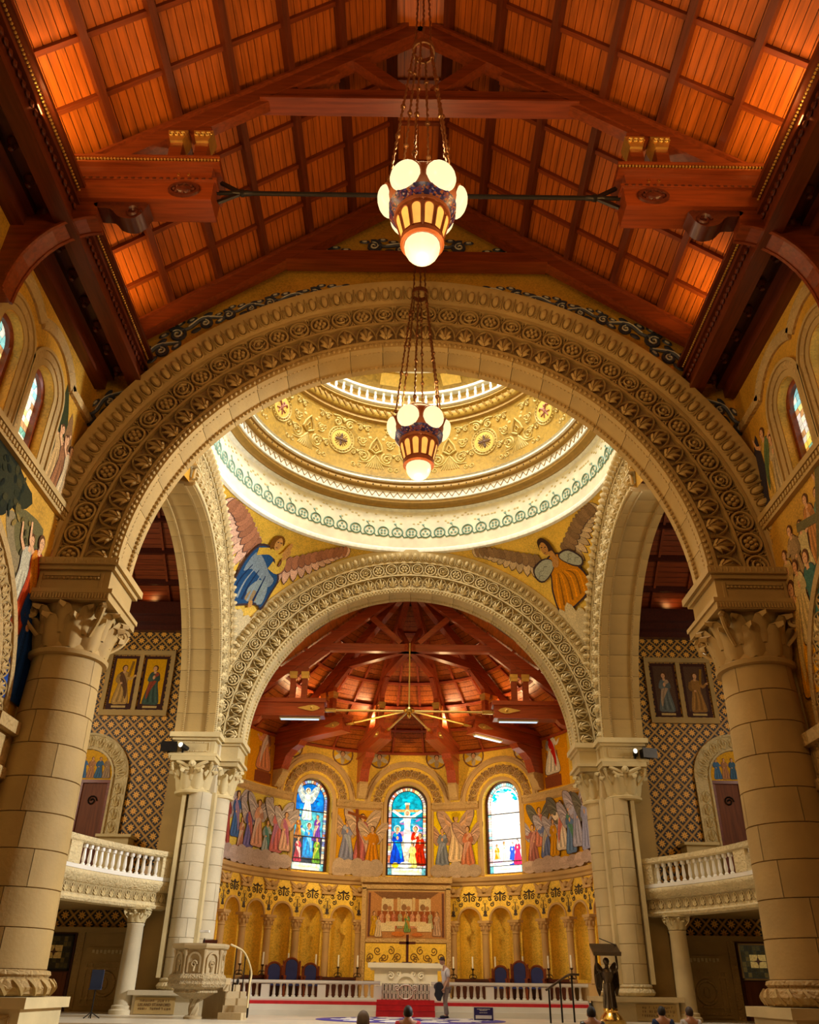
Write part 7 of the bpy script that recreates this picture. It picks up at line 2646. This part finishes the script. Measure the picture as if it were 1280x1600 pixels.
pu.scale = (0.9, 0.9, 1.0)
m = octa(MB(), [(0.80, 1.12), (0.80, 1.80), (0.4, 1.80)])
obj('pulpit_body', m, MPUL, pu, smooth=0)
m = octa(MB(), [(0.82, 1.76), (0.92, 1.80), (0.95, 1.86), (0.95, 1.92), (0.7, 1.92), (0.7, 1.8)])
obj('top_moulding', m, MPUL, pu, smooth=0)
m = octa(MB(), [(0.84, 1.14), (0.92, 1.10), (0.96, 1.02), (0.92, 0.95), (0.96, 0.88), (0.90, 0.80), (0.70, 0.74), (0.72, 0.66), (0.45, 0.55), (0.32, 0.50)])
obj('bowl_moulding', m, MPULC, pu, smooth=0)
for k in range(8):
    a = R_(45 * k + 22.5)
    m = MB()
    m.lathe([(0.07, 1.12), (0.05, 1.18), (0.045, 1.62), (0.075, 1.70), (0.075, 1.76)], 8, (0.80 * math.cos(a), 0.80 * math.sin(a), 0))
    obj('corner_colonnette', m, MPUL, pu)
    a = R_(45 * k)
    M = Matrix.Rotation(a + math.pi / 2, 4, 'Z') @ Matrix.Translation((0, -0.745, 0))
    m = MB()
    m.arch([(0.17, 0.02), (0.17, -0.05), (0.22, -0.05), (0.22, 0.02)], 0, 180, 12, (0, 1.48), closed=True)
    for s in (-1, 1):
        m.box(min(s * 0.17, s * 0.22), max(s * 0.17, s * 0.22), -0.05, 0.02, 1.16, 1.48)
    m.tube(spiral(0, 1.38, 0.1, 1.5, 0, 10, -0.03), 0.03, 4)
    m.tube([(0, -0.03, 1.2), (0.02, -0.03, 1.33)], 0.04, 4)
    obj('carved_panel', m, MPUL, pu, M=M)
m = MB()
pts = [(0.17, 0.05 + 0.09 * k) for k in range(6)]
for q in range(4):
    a0 = q * math.pi / 2
    m.tube([(0.09 * math.cos(a0 + z * 7), 0.09 * math.sin(a0 + z * 7), z) for z in [0.05 + 0.47 * k / 14 for k in range(15)]], 0.085, 6)
obj('twisted_column', m, MPUL, pu)
m = MB()
m.lathe([(0.3, 0.0), (0.3, 0.05), (0.22, 0.09)], 16)
obj('column_base', m, MPUL, pu)
m = MB()
m.tube([(0.08, 0.0, 1.80), (0.08, 0.0, 2.08)], 0.02, 6)
obj('desk_post', m, MIRON, pu)
m = MB()
m.box(-0.18, 0.32, -0.06, -0.02, 2.06, 2.26, Matrix.Rotation(-0.25, 4, 'X') @ Matrix.Translation((0, 0.5, 0.0)))
obj('reading_desk', m, MWD, pu, smooth=0)
m = MB()
m.box(-0.1, 0.2, -0.04, 0.16, 2.24, 2.30)
obj('open_book', m, MWAX, pu, smooth=0)
# pulpit stair
ps = empty('pulpit_stair', (-6.2, 28.0, 0.67), label='curved stone stair with iron handrail behind the pulpit', cat='stair')
for k in range(6):
    a = R_(70 - 16 * k)
    m = MB()
    h = 1.05 - 0.175 * k
    m.box(0.85, 1.55, -0.24, 0.24, 0.0, h, Matrix.Rotation(a, 4, 'Z'))
    obj('stair_tread', m, MPUL, ps, smooth=0)
m = MB()
rail = curve([(0.75, 0.7, 1.95), (1.15, 0.9, 1.75), (1.5, 0.45, 1.25), (1.6, -0.2, 0.85), (1.62, -0.35, 0.3)], 6)
m.tube(rail, 0.03, 6)
obj('handrail', m, MSP, ps)
for k in range(5):
    m = MB()
    p = rail[3 + 4 * k]
    m.tube([(p[0], p[1], 0.05), p], 0.02, 5)
    obj('rail_baluster', m, MIRON, ps)

# ================================================================== ANGEL LECTERN
le = empty('angel_lectern', (6.1, 28.5, 0.67), label='bronze angel statue holding up a slanted lectern desk', cat='lectern')
m = MB()
m.lathe([(0.42, 0.0), (0.42, 0.08), (0.34, 0.12), (0.30, 0.2), (0.2, 0.3), (0.22, 0.34), (0.2, 0.4)], 20)
obj('brass_base', m, MBRASS, le)
m = MB()
m.lathe([(0.19, 0.40), (0.17, 0.5), (0.15, 0.75), (0.155, 0.95), (0.12, 1.08), (0.17, 1.22), (0.19, 1.34), (0.15, 1.42), (0.06, 1.46), (0.055, 1.52)], 14)
for k in range(9):
    q = 2 * math.pi * k / 9
    m.tube([(0.185 * math.cos(q), 0.185 * math.sin(q), 0.41), (0.155 * math.cos(q), 0.155 * math.sin(q), 0.75), (0.13 * math.cos(q), 0.13 * math.sin(q), 1.05)], 0.025, 4)
m.ball((0, -0.01, 1.61), 0.095, 10, 8, (0.85, 0.95, 1.15))
m.ball((0, 0.02, 1.64), 0.10, 8, 6, (1, 1, 1))
for s in (-1, 1):
    m.tube(curve([(s * 0.16, 0, 1.36), (s * 0.3, -0.05, 1.45), (s * 0.3, -0.03, 1.85)], 4), 0.05, 6, rs=[0.06, 0.06, 0.055, 0.05, 0.045, 0.04, 0.04, 0.035, 0.03])
    m.ball((s * 0.3, -0.03, 1.88), 0.05, 6, 4)
    m.tube([(s * 0.06, -0.12, 0.38), (s * 0.06, -0.2, 0.39)], 0.045, 5)
obj('angel_figure', m, MBRONZE, le)
for s in (-1, 1):
    m = MB()
    m.prism(blob([(s * 0.08, 1.40), (s * 0.28, 1.62), (s * 0.36, 1.40), (s * 0.36, 1.0), (s * 0.26, 0.7), (s * 0.18, 0.95), (s * 0.1, 1.2)], 3), 0.12, 0.17)
    for k in range(5):
        m.tube([(s * (0.12 + 0.05 * k), 0.10, 1.4 - 0.03 * k), (s * (0.2 + 0.035 * k), 0.11, 0.85 + 0.03 * k)], 0.022, 4)
    obj('wing', m, MBRONZE, le)
m = MB()
m.box(-0.42, 0.42, -0.3, 0.3, -0.03, 0.03, Matrix.Translation((0, 0, 1.95)) @ Matrix.Rotation(R_(28), 4, 'X'))
m.box(-0.42, 0.42, -0.33, -0.29, -0.03, 0.08, Matrix.Translation((0, 0, 1.95)) @ Matrix.Rotation(R_(28), 4, 'X'))
obj('book_desk', m, MBRONZE, le, smooth=0)
m = MB()
m.tube(curve([(0.38, 0.2, 2.05), (0.3, 0.1, 2.1), (-0.15, 0.0, 2.25)], 4), 0.014, 5)
obj('reading_lamp_arm', m, MIRON, le)
# handrails by the lectern
hr = empty('step_handrail', (5.2, 29.6, 0.67), label='dark iron stair handrail beside the angel lectern', cat='handrail')
m = MB()
m.tube(curve([(-1.0, -1.2, 0.85), (-0.2, -0.1, 1.22), (0.0, 0.0, 1.28), (0.25, 0.05, 1.28)], 5), 0.035, 6)
obj('rail', m, MBRONZE, hr)
for x, y, z in ((0.0, 0.0, 1.25), (-0.45, -0.45, 1.08), (-0.9, -1.05, 0.9)):
    m = MB()
    m.tube([(x, y, 0), (x, y, z)], 0.03, 6)
    obj('rail_post', m, MIRON, hr)
# music stand and microphone
ms_ = empty('music_stand', (-8.9, 27.2, 0.67), label='blue draped music stand under the left balcony', cat='stand')
m = MB()
m.tube([(0, 0, 0), (0, 0, 0.75)], 0.02, 6)
for k in range(3):
    q = 2 * math.pi * k / 3
    m.tube([(0, 0, 0.15), (0.25 * math.cos(q), 0.25 * math.sin(q), 0.01)], 0.015, 5)
obj('stand_post', m, MIRON, ms_)
m = MB()
m.box(-0.17, 0.17, -0.03, 0.02, 0.72, 1.2)
m.box(-0.17, 0.17, -0.1, 0.02, 0.70, 0.73)
obj('stand_desk', m, plain('blue_cloth', (0.012, 0.02, 0.05), 0.8), ms_, smooth=0)
mc = empty('microphone_stand', (-5.45, 30.6, 0.67), label='slim black microphone stand left of the altar steps', cat='stand')
m = MB()
m.lathe([(0.16, 0), (0.16, 0.02), (0.02, 0.04), (0.015, 0.9)], 10)
obj('stand_pole', m, MIRON, mc)
m = MB()
m.ball((0, 0, 0.97), 0.06, 8, 6, (0.8, 0.8, 1.5))
obj('microphone', m, MIRON, mc)
# purple notice board
nb = empty('notice_board', (2.4, 29.6, 0.672), label='small dark violet notice board on a low stand before the steps', cat='sign')
MVIO = plain('violet_board', (0.025, 0.015, 0.10), 0.5)
m = MB()
m.box(-0.3, 0.3, -0.02, 0.02, 0.02, 0.36)
obj('board', m, MVIO, nb, smooth=0)
m = MB()
for x in (-0.31, 0.31):
    m.box(x - 0.015, x + 0.015, -0.03, 0.03, 0.0, 0.37)
m.box(-0.25, 0.25, -0.026, -0.02, 0.06, 0.15)
obj('board_frame', m, MMARB, nb, smooth=0)
m = MB()
rng = random.Random(4)
for z, w, hh in ((0.31, 0.20, 0.022), (0.275, 0.12, 0.02), (0.215, 0.13, 0.018)):
    x = -w
    while x < w:
        q = rng.uniform(0.01, 0.03)
        m.box(x, min(w, x + q), -0.024, -0.02, z - hh / 2 * rng.uniform(0.5, 1), z + hh / 2)
        x += q + 0.007
obj('board_lettering', m, MMARB, nb, smooth=0, kind='stuff')


# ================================================================== CHANDELIERS
MCOP = plain('copper_lamp_body', (0.34, 0.095, 0.03), 0.45, 0.15)
MBELT, _nt, _b = mat_new('violet_mosaic_belt')
_tc = nd(_nt, 'ShaderNodeTexCoord')
_vo = nd(_nt, 'ShaderNodeTexVoronoi', i_Scale=28.0)
_nt.links.new(_tc.outputs['Object'], _vo.inputs['Vector'])
_sp = nd(_nt, 'ShaderNodeSeparateColor')
_nt.links.new(_vo.outputs['Color'], _sp.inputs[0])
_rp = ramp(_nt, _sp.outputs[0], [(0.0, (0.02, 0.015, 0.10)), (0.35, (0.16, 0.04, 0.10)), (0.55, (0.06, 0.06, 0.30)), (0.75, (0.34, 0.12, 0.05)), (0.93, (0.40, 0.36, 0.42))])
_rp.color_ramp.interpolation = 'CONSTANT'
_nt.links.new(_rp.outputs[0], _b.inputs['Base Color'])
_b.inputs['Roughness'].default_value = 0.35
MGLOBE = plain('lit_globe_glass', (0.25, 0.2, 0.12), 0.3, emit=((1.0, 0.84, 0.46), 1.15))
MAMB = plain('amber_pane', (1, 0.6, 0.2), 0.3, emit=((1.0, 0.48, 0.09), 0.7))
MCHAIN = plain('chain_metal', (0.30, 0.15, 0.06), 0.35, 0.85)


def chandelier(label):
    c = empty('chandelier', label=label, cat='chandelier')
    m = MB()
    m.lathe([(0.0, 0.92), (0.22, 0.9), (0.36, 0.86), (0.38, 0.78), (0.52, 0.72), (0.62, 0.58), (0.655, 0.38), (0.63, 0.2), (0.56, 0.05), (0.5, -0.03)], 32)
    bd = obj('lamp_body', m, MCOP, c)
    m = MB()
    m.lathe([(0.60, 0.10), (0.575, 0.05), (0.50, -0.05), (0.46, -0.08)], 32, cap=False)
    obj('mosaic_belt', m, MBELT, bd)
    m = MB()
    m.lathe([(0.46, -0.04), (0.49, -0.07), (0.48, -0.12), (0.44, -0.14)], 32)
    m.lathe([(0.34, -0.62), (0.37, -0.66), (0.37, -0.74), (0.33, -0.78), (0.30, -0.76)], 32)
    m.lathe([(0.36, 0.88), (0.41, 0.84), (0.41, 0.78), (0.37, 0.76)], 32)
    obj('collar_ring', m, MCOP, bd)
    m = MB()
    m.lathe([(0.43, -0.13), (0.40, -0.35), (0.32, -0.64)], 32, cap=False)
    tier = obj('lower_tier', m, MCOP, c)
    # amber arched panes
    m = MB()
    hw = 0.085

    def tr(z):
        return 0.445 - 0.115 * ((-0.13 - z) / 0.5)
    outl = [(-hw * 0.8, -0.6), (hw * 0.8, -0.6), (hw, -0.3)] + [(hw * math.cos(R_(q)), -0.26 + hw * math.sin(R_(q))) for q in range(0, 181, 20)] + [(-hw, -0.3)]
    for d in (0,):
        m.add([(x, -tr(z) - 0.012, z) for x, z in outl], [tuple(range(len(outl)))])
        m.add([(x * 1.05, -tr(z) + 0.02, z) for x, z in outl], [tuple(range(len(outl)))])
    pane = m.mesh('amber_pane', MAMB, 0)
    for k in range(12):
        link('amber_pane', pane, tier, M=Matrix.Rotation(2 * math.pi * (k + 0.5) / 12, 4, 'Z'))
    m = MB()
    m.tube([(x, -tr(z) - 0.012, z) for x, z in outl], 0.012, 4, True)
    pf = m.mesh('pane_rim', MCOP)
    for k in range(12):
        link('pane_rim', pf, tier, M=Matrix.Rotation(2 * math.pi * (k + 0.5) / 12, 4, 'Z'))
    m = MB()
    m.ball((0, 0, 0), 0.285, 18, 12, (1, 0.62, 1))
    gl = m.mesh('glass_globe', MGLOBE)
    m = MB()
    m.tube([(0.29 * math.cos(R_(q)), 0.03, 0.29 * math.sin(R_(q))) for q in range(0, 360, 15)], 0.028, 5, True)
    m.lathe([(0.31, -0.25), (0.33, 0.0)], 18, cap=False)
    bz = MB()
    bz.tube([(0.29 * math.cos(R_(q)), 0.03, 0.29 * math.sin(R_(q))) for q in range(0, 360, 15)], 0.03, 5, True)
    bz.tube([(0.0, 0.05, 0.0), (0, 0.26, 0)], 0.29, 18, rs=[0.29, 0.24])
    bzm = bz.mesh('globe_bezel', MCOP)
    for k in range(6):
        M = Matrix.Rotation(2 * math.pi * (k + 0.5) / 6, 4, 'Z') @ Matrix.Translation((0, -0.60, 0.33)) @ Matrix.Rotation(R_(16), 4, 'X')
        g = link('glass_globe', gl, c, M=M)
        link('globe_bezel', bzm, g)
    m = MB()
    m.ball((0, 0, -0.80), 0.30, 20, 12, (1, 1, 1.05))
    obj('bottom_globe', m, MGLOBE, c)
    m = MB()
    m.ball((0, 0, 1.0), 0.14, 10, 8, (1, 1, 1.2))
    obj('top_finial', m, plain('rosy_lamp_top', (0.8, 0.5, 0.35), 0.4), c)
    # chains
    for k in range(6):
        q = 2 * math.pi * (k + 0.25) / 6
        n = 90
        pts, rs = [], []
        for i in range(n + 1):
            t = i / n
            r = 0.60 + (0.19 - 0.60) * t
            pts.append((r * math.cos(q) + 0.008 * math.cos(i * 1.6), r * math.sin(q) + 0.008 * math.sin(i * 1.6), 0.72 + 4.13 * t))
            rs.append(0.026 if i % 3 else 0.014)
        m = MB()
        m.tube(pts, 0.02, 5, rs=rs)
        ch = obj('chain', m, MCHAIN, c)
        m = MB()
        for t in (0.0, 0.3, 0.52, 0.8):
            tt = min(1, t + 0.04 * (k % 3))
            r = 0.60 - 0.41 * tt
            m.ball((r * math.cos(q), r * math.sin(q), 0.72 + 4.13 * tt), 0.055, 7, 5)
        obj('chain_knots', m, MCHAIN, ch, kind='stuff')
    m = MB()
    m.lathe([(0.2, 4.78), (0.23, 4.78), (0.23, 4.92), (0.2, 4.92), (0.2, 4.78)], 20, cap=False)
    obj('spreader_ring', m, MCHAIN, c)
    for k in range(3):
        q = 2 * math.pi * (k + 0.25) / 3
        n = 80
        m = MB()
        m.tube([((0.19 - 0.12 * i / n) * math.cos(q) + 0.008 * math.cos(i * 1.6), (0.19 - 0.12 * i / n) * math.sin(q) + 0.008 * math.sin(i * 1.6), 4.9 + 4.5 * i / n) for i in range(n + 1)], 0.02, 5, rs=[0.026 if i % 3 else 0.014 for i in range(n + 1)])
        obj('upper_chain', m, MCHAIN, c)
    return c


CH = chandelier('large copper chandelier with round lit globes, nearer and higher in view')
CH.location = (0.05, 9.6, 13.0)
CH.rotation_euler = (0, 0, 0)
C2 = copy_tree(CH)
C2.location = (0.1, 16.3, 13.0)
C2.rotation_euler = (0, 0, R_(4))
C2['label'] = 'copper chandelier with round lit globes hanging in front of the dome'
for o in (CH, C2):
    o['group'] = 'globe chandeliers of the nave'
for i, (x, y) in enumerate(((0.05, 9.6), (0.1, 16.3))):
    light('chandelier_glow', 'POINT', (x, y, 14.6), 80, WARM, 0.4)
    light('chandelier_glow', 'POINT', (x, y, 11.4), 270, (1, 0.62, 0.26), 0.35)


# ================================================================== PEOPLE
def skin_mesh(name, verts, edges, radii, mat, parent=None, sub=2, root=0):
    me = bpy.data.meshes.new(name)
    me.from_pydata(verts, edges, [])
    o = link(name, me, parent)
    sk = o.modifiers.new('skin', 'SKIN')
    sk.use_smooth_shade = True
    lay = me.skin_vertices[0] if me.skin_vertices else None
    if lay is None:
        import bpy as _b
        bmv = bmesh.new()
        bmv.from_mesh(me)
        bmv.verts.layers.skin.verify()
        bmv.to_mesh(me)
        bmv.free()
        lay = me.skin_vertices[0]
    for i, r in enumerate(radii):
        rr = r if isinstance(r, tuple) else (r, r)
        lay.data[i].radius = rr
        lay.data[i].use_root = (i == root)
    sm = o.modifiers.new('sub', 'SUBSURF')
    sm.levels = sub
    sm.render_levels = sub
    # bake to a plain mesh so that the figure is ordinary geometry
    dg = bpy.context.evaluated_depsgraph_get()
    dg.update()
    new = bpy.data.meshes.new_from_object(o.evaluated_get(dg))
    new.name = name
    o.modifiers.clear()
    o.data = new
    bpy.data.meshes.remove(me)
    new.materials.clear()
    new.materials.append(mat)
    new.polygons.foreach_set('use_smooth', [True] * len(new.polygons))
    return o


MSKIN = plain('skin', (0.50, 0.27, 0.17), 0.5)


def finger_chains(V, E, Rr, wrist, d, side, curl):
    """five fingers from a palm: d is the direction the hand points, side the thumb side"""
    d, side = Vector(d).normalized(), Vector(side).normalized()
    nrm = d.cross(side).normalized()
    w = V[wrist]
    palm = len(V)
    V.append(tuple(Vector(w) + d * 0.05))
    Rr.append((0.034, 0.018))
    E.append((wrist, palm))
    p0 = Vector(V[palm])
    for k, (off, L) in enumerate(((0.030, 0.068), (0.010, 0.076), (-0.010, 0.070), (-0.029, 0.055))):
        b0 = p0 + side * off + d * 0.04
        i0 = len(V)
        V.append(tuple(b0)); Rr.append(0.0095); E.append((palm, i0))
        m1 = b0 + d * L * 0.5 + nrm * curl * 0.4 * L
        V.append(tuple(m1)); Rr.append(0.009); E.append((i0, i0 + 1))
        e1 = m1 + d * L * 0.3 + nrm * curl * L * 0.7
        V.append(tuple(e1)); Rr.append(0.0075); E.append((i0 + 1, i0 + 2))
    i0 = len(V)
    t0 = p0 + side * 0.045 - d * 0.01
    V.append(tuple(t0)); Rr.append(0.012); E.append((palm, i0))
    V.append(tuple(t0 + side * 0.018 + d * 0.04)); Rr.append(0.010); E.append((i0, i0 + 1))
    V.append(tuple(t0 + side * 0.012 + d * 0.065 + nrm * curl * 0.02)); Rr.append(0.008); E.append((i0 + 1, i0 + 2))


def head(parent, c, yaw, pitch, hair_c, hair_long=False, beard=None, grey=False):
    """head mesh part group: skull with nose, ears, brow; hair cap"""
    M = Matrix.Translation(c) @ Matrix.Rotation(yaw, 4, 'Z') @ Matrix.Rotation(pitch, 4, 'X')
    m = MB()
    m.ball((0, 0, 0.0), 0.1, 14, 10, (0.76, 0.95, 1.12))
    m.ball((0, -0.045, -0.05), 0.06, 10, 8, (0.9, 0.85, 0.9))
    m.ball((0, -0.10, -0.012), 0.018, 6, 5, (0.8, 1, 1.5))
    for s in (-1, 1):
        m.ball((s * 0.078, 0.005, -0.008), 0.025, 6, 5, (0.4, 0.8, 1.2))
        m.ball((s * 0.03, -0.083, 0.012), 0.014, 6, 5)
    m.ball((0, -0.09, -0.05), 0.02, 6, 4, (1.3, 0.5, 0.35))
    h = obj('head', m, MSKIN, parent, M=M)
    m = MB()
    m.ball((0, 0.018, 0.024), 0.104, 14, 10, (0.80, 0.92, 1.02))
    m.v = [(x, y, z if (y > -0.02 or z > 0.05) else max(z, 0.05)) for x, y, z in m.v]
    if hair_long:
        m.ball((0, 0.05, -0.05), 0.09, 10, 8, (0.9, 0.6, 1.4))
    obj('hair', m, plain('hair_' + parent.name, hair_c, 0.6), h)
    return h


def person_seated(name_label, loc, yaw, shirt_c, hair_c, standing=False, long_hair=False, shiny=False, grp=None):
    p = empty('person', loc, (0, 0, yaw), label=name_label, cat='person')
    Z = 0.0
    if standing:
        hip = 0.92
    else:
        hip = 0.50
    V = [(0, 0, hip), (0, 0.01, hip + 0.25), (0, 0.01, hip + 0.46), (0, 0, hip + 0.55), (0, -0.01, hip + 0.64)]
    E = [(0, 1), (1, 2), (2, 3), (3, 4)]
    Rr = [(0.15, 0.11), (0.145, 0.11), (0.13, 0.09), (0.055, 0.055), (0.05, 0.05)]
    hands = []
    for s in (-1, 1):
        i = len(V)
        V += [(s * 0.17, 0.0, hip + 0.46), (s * 0.23, 0.0, hip + 0.22), (s * 0.16, -0.22, hip + 0.10)]
        Rr += [0.06, 0.047, 0.033]
        E += [(2, i), (i, i + 1), (i + 1, i + 2)]
        finger_chains(V, E, Rr, i + 2, (-s * 0.3, -1, -0.1), (-s, -0.3, 0.2), -0.6)
        j = len(V)
        if standing:
            V += [(s * 0.10, 0, hip - 0.06), (s * 0.11, -0.01, hip - 0.46), (s * 0.11, 0.02, 0.09), (s * 0.12, -0.14, 0.04)]
        else:
            V += [(s * 0.10, -0.05, hip), (s * 0.12, -0.45, hip + 0.02), (s * 0.12, -0.45, 0.09), (s * 0.12, -0.60, 0.04)]
        Rr += [0.09, 0.062, 0.045, 0.035]
        E += [(0, j), (j, j + 1), (j + 1, j + 2), (j + 2, j + 3)]
    skin_mesh('body', V, E, Rr, MSKIN, p)
    mt = plain('cloth_' + p.name, shirt_c, 0.25 if shiny else 0.85)
    V = [(0, 0, hip - 0.02), (0, 0.01, hip + 0.25), (0, 0.01, hip + 0.45), (0, 0, hip + 0.525)]
    E = [(0, 1), (1, 2), (2, 3)]
    Rr = [(0.175, 0.135), (0.17, 0.135), (0.16, 0.115), (0.08, 0.075)]
    for s in (-1, 1):
        i = len(V)
        V += [(s * 0.175, 0, hip + 0.455), (s * 0.235, 0, hip + 0.22), (s * 0.175, -0.17, hip + 0.12)]
        Rr += [0.075, 0.064, 0.05]
        E += [(2, i), (i, i + 1), (i + 1, i + 2)]
    skin_mesh('jacket', V, E, Rr, mt, p)
    V, E, Rr = [(0, 0, hip - 0.02)], [], [(0.165, 0.13)]
    for s in (-1, 1):
        j = len(V)
        if standing:
            V += [(s * 0.10, 0, hip - 0.1), (s * 0.11, -0.01, hip - 0.46), (s * 0.11, 0.02, 0.1)]
        else:
            V += [(s * 0.10, -0.08, hip), (s * 0.12, -0.45, hip + 0.02), (s * 0.12, -0.45, 0.12)]
        Rr += [0.105, 0.078, 0.062]
        E += [(0, j), (j, j + 1), (j + 1, j + 2)]
    skin_mesh('trousers', V, E, Rr, plain('trousers_' + p.name, (0.05, 0.05, 0.07), 0.85), p)
    head(p, (0, -0.03, hip + 0.62), 0.0, 0.0, hair_c, long_hair)
    return p


def pew(loc, w, label):
    p = empty('pew', loc, label=label, cat='pew')
    m = MB()
    m.box(-w / 2, w / 2, -0.25, 0.2, 0.40, 0.445)
    obj('seat', m, MDOOR, p, smooth=0)
    m = MB()
    m.box(-w / 2, w / 2, -0.30, -0.26, 0.42, 0.88)
    obj('backrest', m, MDOOR, p, smooth=0)
    for s in (-1, 1):
        m = MB()
        m.box(s * w / 2 - 0.03, s * w / 2 + 0.03, -0.32, 0.22, 0.0, 0.9)
        obj('end_panel', m, MDOOR, p, smooth=0)
    return p


# people face the altar (+Y): local front is -Y, so yaw = pi
pew((-0.6, 12.7, 0), 3.2, 'dark wooden pew just below the frame, nearer row')
pew((0.2, 17.0, 0), 3.0, 'dark wooden pew below the frame, further row')
pew((5.9, 20.4, 0), 2.6, 'dark wooden pew beside the right great column')
pew((4.1, 17.6, 0), 2.6, 'dark wooden pew in front of the angel lectern')
person_seated('person with grey hair seated with back to the viewer', (-0.62, 12.75, 0), math.pi, (0.25, 0.25, 0.27), (0.30, 0.29, 0.28))
person_seated('person in a red top with black hair seated facing the altar', (0.0, 17.05, 0), math.pi, (0.55, 0.03, 0.05), (0.015, 0.012, 0.012))
person_seated('person in a dark blue jacket seated by the right great column', (5.45, 20.5, 0), math.pi, (0.012, 0.03, 0.10), (0.012, 0.01, 0.012))
person_seated('person in a white top seated beside the one in dark blue', (6.03, 20.45, 0), math.pi + 0.15, (0.62, 0.62, 0.60), (0.05, 0.03, 0.025))
person_seated('person in a shiny dark jacket below the angel lectern', (3.38, 17.65, 0.02), math.pi, (0.05, 0.05, 0.045), (0.012, 0.01, 0.01), shiny=True)

# ---- standing visitor looking down, jacket in hand (faces left, -X)
mn = empty('person', (1.32, 31.6, 0.676), (0, 0, -math.pi / 2 + 0.35), label='person in a white shirt and grey trousers standing with bowed head before the altar', cat='person')
V = [(0, 0, 0.93), (0, 0.015, 1.15), (0, 0.02, 1.36), (0, -0.02, 1.47), (0, -0.06, 1.54)]
E = [(0, 1), (1, 2), (2, 3), (3, 4)]
Rr = [(0.15, 0.11), (0.14, 0.105), (0.14, 0.09), (0.055, 0.055), (0.05, 0.05)]
for s in (-1, 1):
    i = len(V)
    V += [(s * 0.18, 0.01, 1.38), (s * 0.22, 0.02, 1.10), (s * 0.21, -0.13 if s > 0 else -0.1, 0.86)]
    Rr += [0.058, 0.044, 0.03]
    E += [(2, i), (i, i + 1), (i + 1, i + 2)]
    finger_chains(V, E, Rr, i + 2, (0, -0.25, -1), (0, -1, 0.2), -0.5 * s)
    j = len(V)
    y = -0.06 if s > 0 else 0.08
    V += [(s * 0.095, 0, 0.86), (s * 0.10, y * 0.6 - 0.02, 0.48), (s * 0.10, y + 0.03, 0.08), (s * 0.105, y - 0.12, 0.035)]
    Rr += [0.088, 0.06, 0.042, 0.034]
    E += [(0, j), (j, j + 1), (j + 1, j + 2), (j + 2, j + 3)]
skin_mesh('body', V, E, Rr, MSKIN, mn)
V = [(0, 0, 0.90), (0, 0.015, 1.15), (0, 0.02, 1.36), (0, -0.015, 1.455)]
E = [(0, 1), (1, 2), (2, 3)]
Rr = [(0.165, 0.13), (0.16, 0.125), (0.16, 0.11), (0.075, 0.07)]
for s in (-1, 1):
    i = len(V)
    V += [(s * 0.185, 0.01, 1.375), (s * 0.218, 0.02, 1.16)]
    Rr += [0.075, 0.066]
    E += [(2, i), (i, i + 1)]
skin_mesh('shirt', V, E, Rr, plain('white_shirt', (0.70, 0.66, 0.66), 0.85), mn)
V, E, Rr = [(0, 0, 0.90)], [], [(0.158, 0.125)]
for s in (-1, 1):
    j = len(V)
    y = -0.06 if s > 0 else 0.08
    V += [(s * 0.095, 0, 0.82), (s * 0.10, y * 0.6 - 0.02, 0.48), (s * 0.10, y + 0.03, 0.08)]
    Rr += [0.102, 0.075, 0.06]
    E += [(0, j), (j, j + 1), (j + 1, j + 2)]
skin_mesh('trousers', V, E, Rr, plain('grey_trousers', (0.33, 0.27, 0.22), 0.9), mn)
for s in (-1, 1):
    y = -0.06 if s > 0 else 0.08
    m = MB()
    m.ball((s * 0.104, y - 0.06, 0.045), 0.06, 10, 6, (0.8, 2.3, 0.75))
    m.box(s * 0.104 - 0.048, s * 0.104 + 0.048, y - 0.19, y + 0.07, 0.0, 0.02)
    obj('shoe', m, plain('black_shoe', (0.015, 0.015, 0.03), 0.5) if s < 0 else bpy.data.materials['black_shoe'], mn)
head(mn, (0, -0.105, 1.645), 0.0, R_(38), (0.045, 0.02, 0.012))
jk = MB()
jk.prism(blob([(-0.13, 0.93), (0.10, 0.95), (0.16, 0.7), (0.10, 0.42), (0.02, 0.30), (-0.10, 0.38), (-0.18, 0.62)], 4), -0.07, 0.07)
jk.v = [(x * 0.8, y, 0.15 + z * 0.8) for x, y, z in jk.v]
jk.v = [(x * (1 + 0.15 * math.sin(z * 25)), y * (1 + 0.5 * math.sin(z * 19 + x * 9)), z) for x, y, z in jk.v]
obj('jacket', jk, plain('black_jacket', (0.018, 0.02, 0.03), 0.8), loc=(1.10, 31.40, 0.676 + 0.1), rot=(0, 0, 0.3), label='crumpled black jacket hanging from the standing visitor\'s hand', cat='jacket')
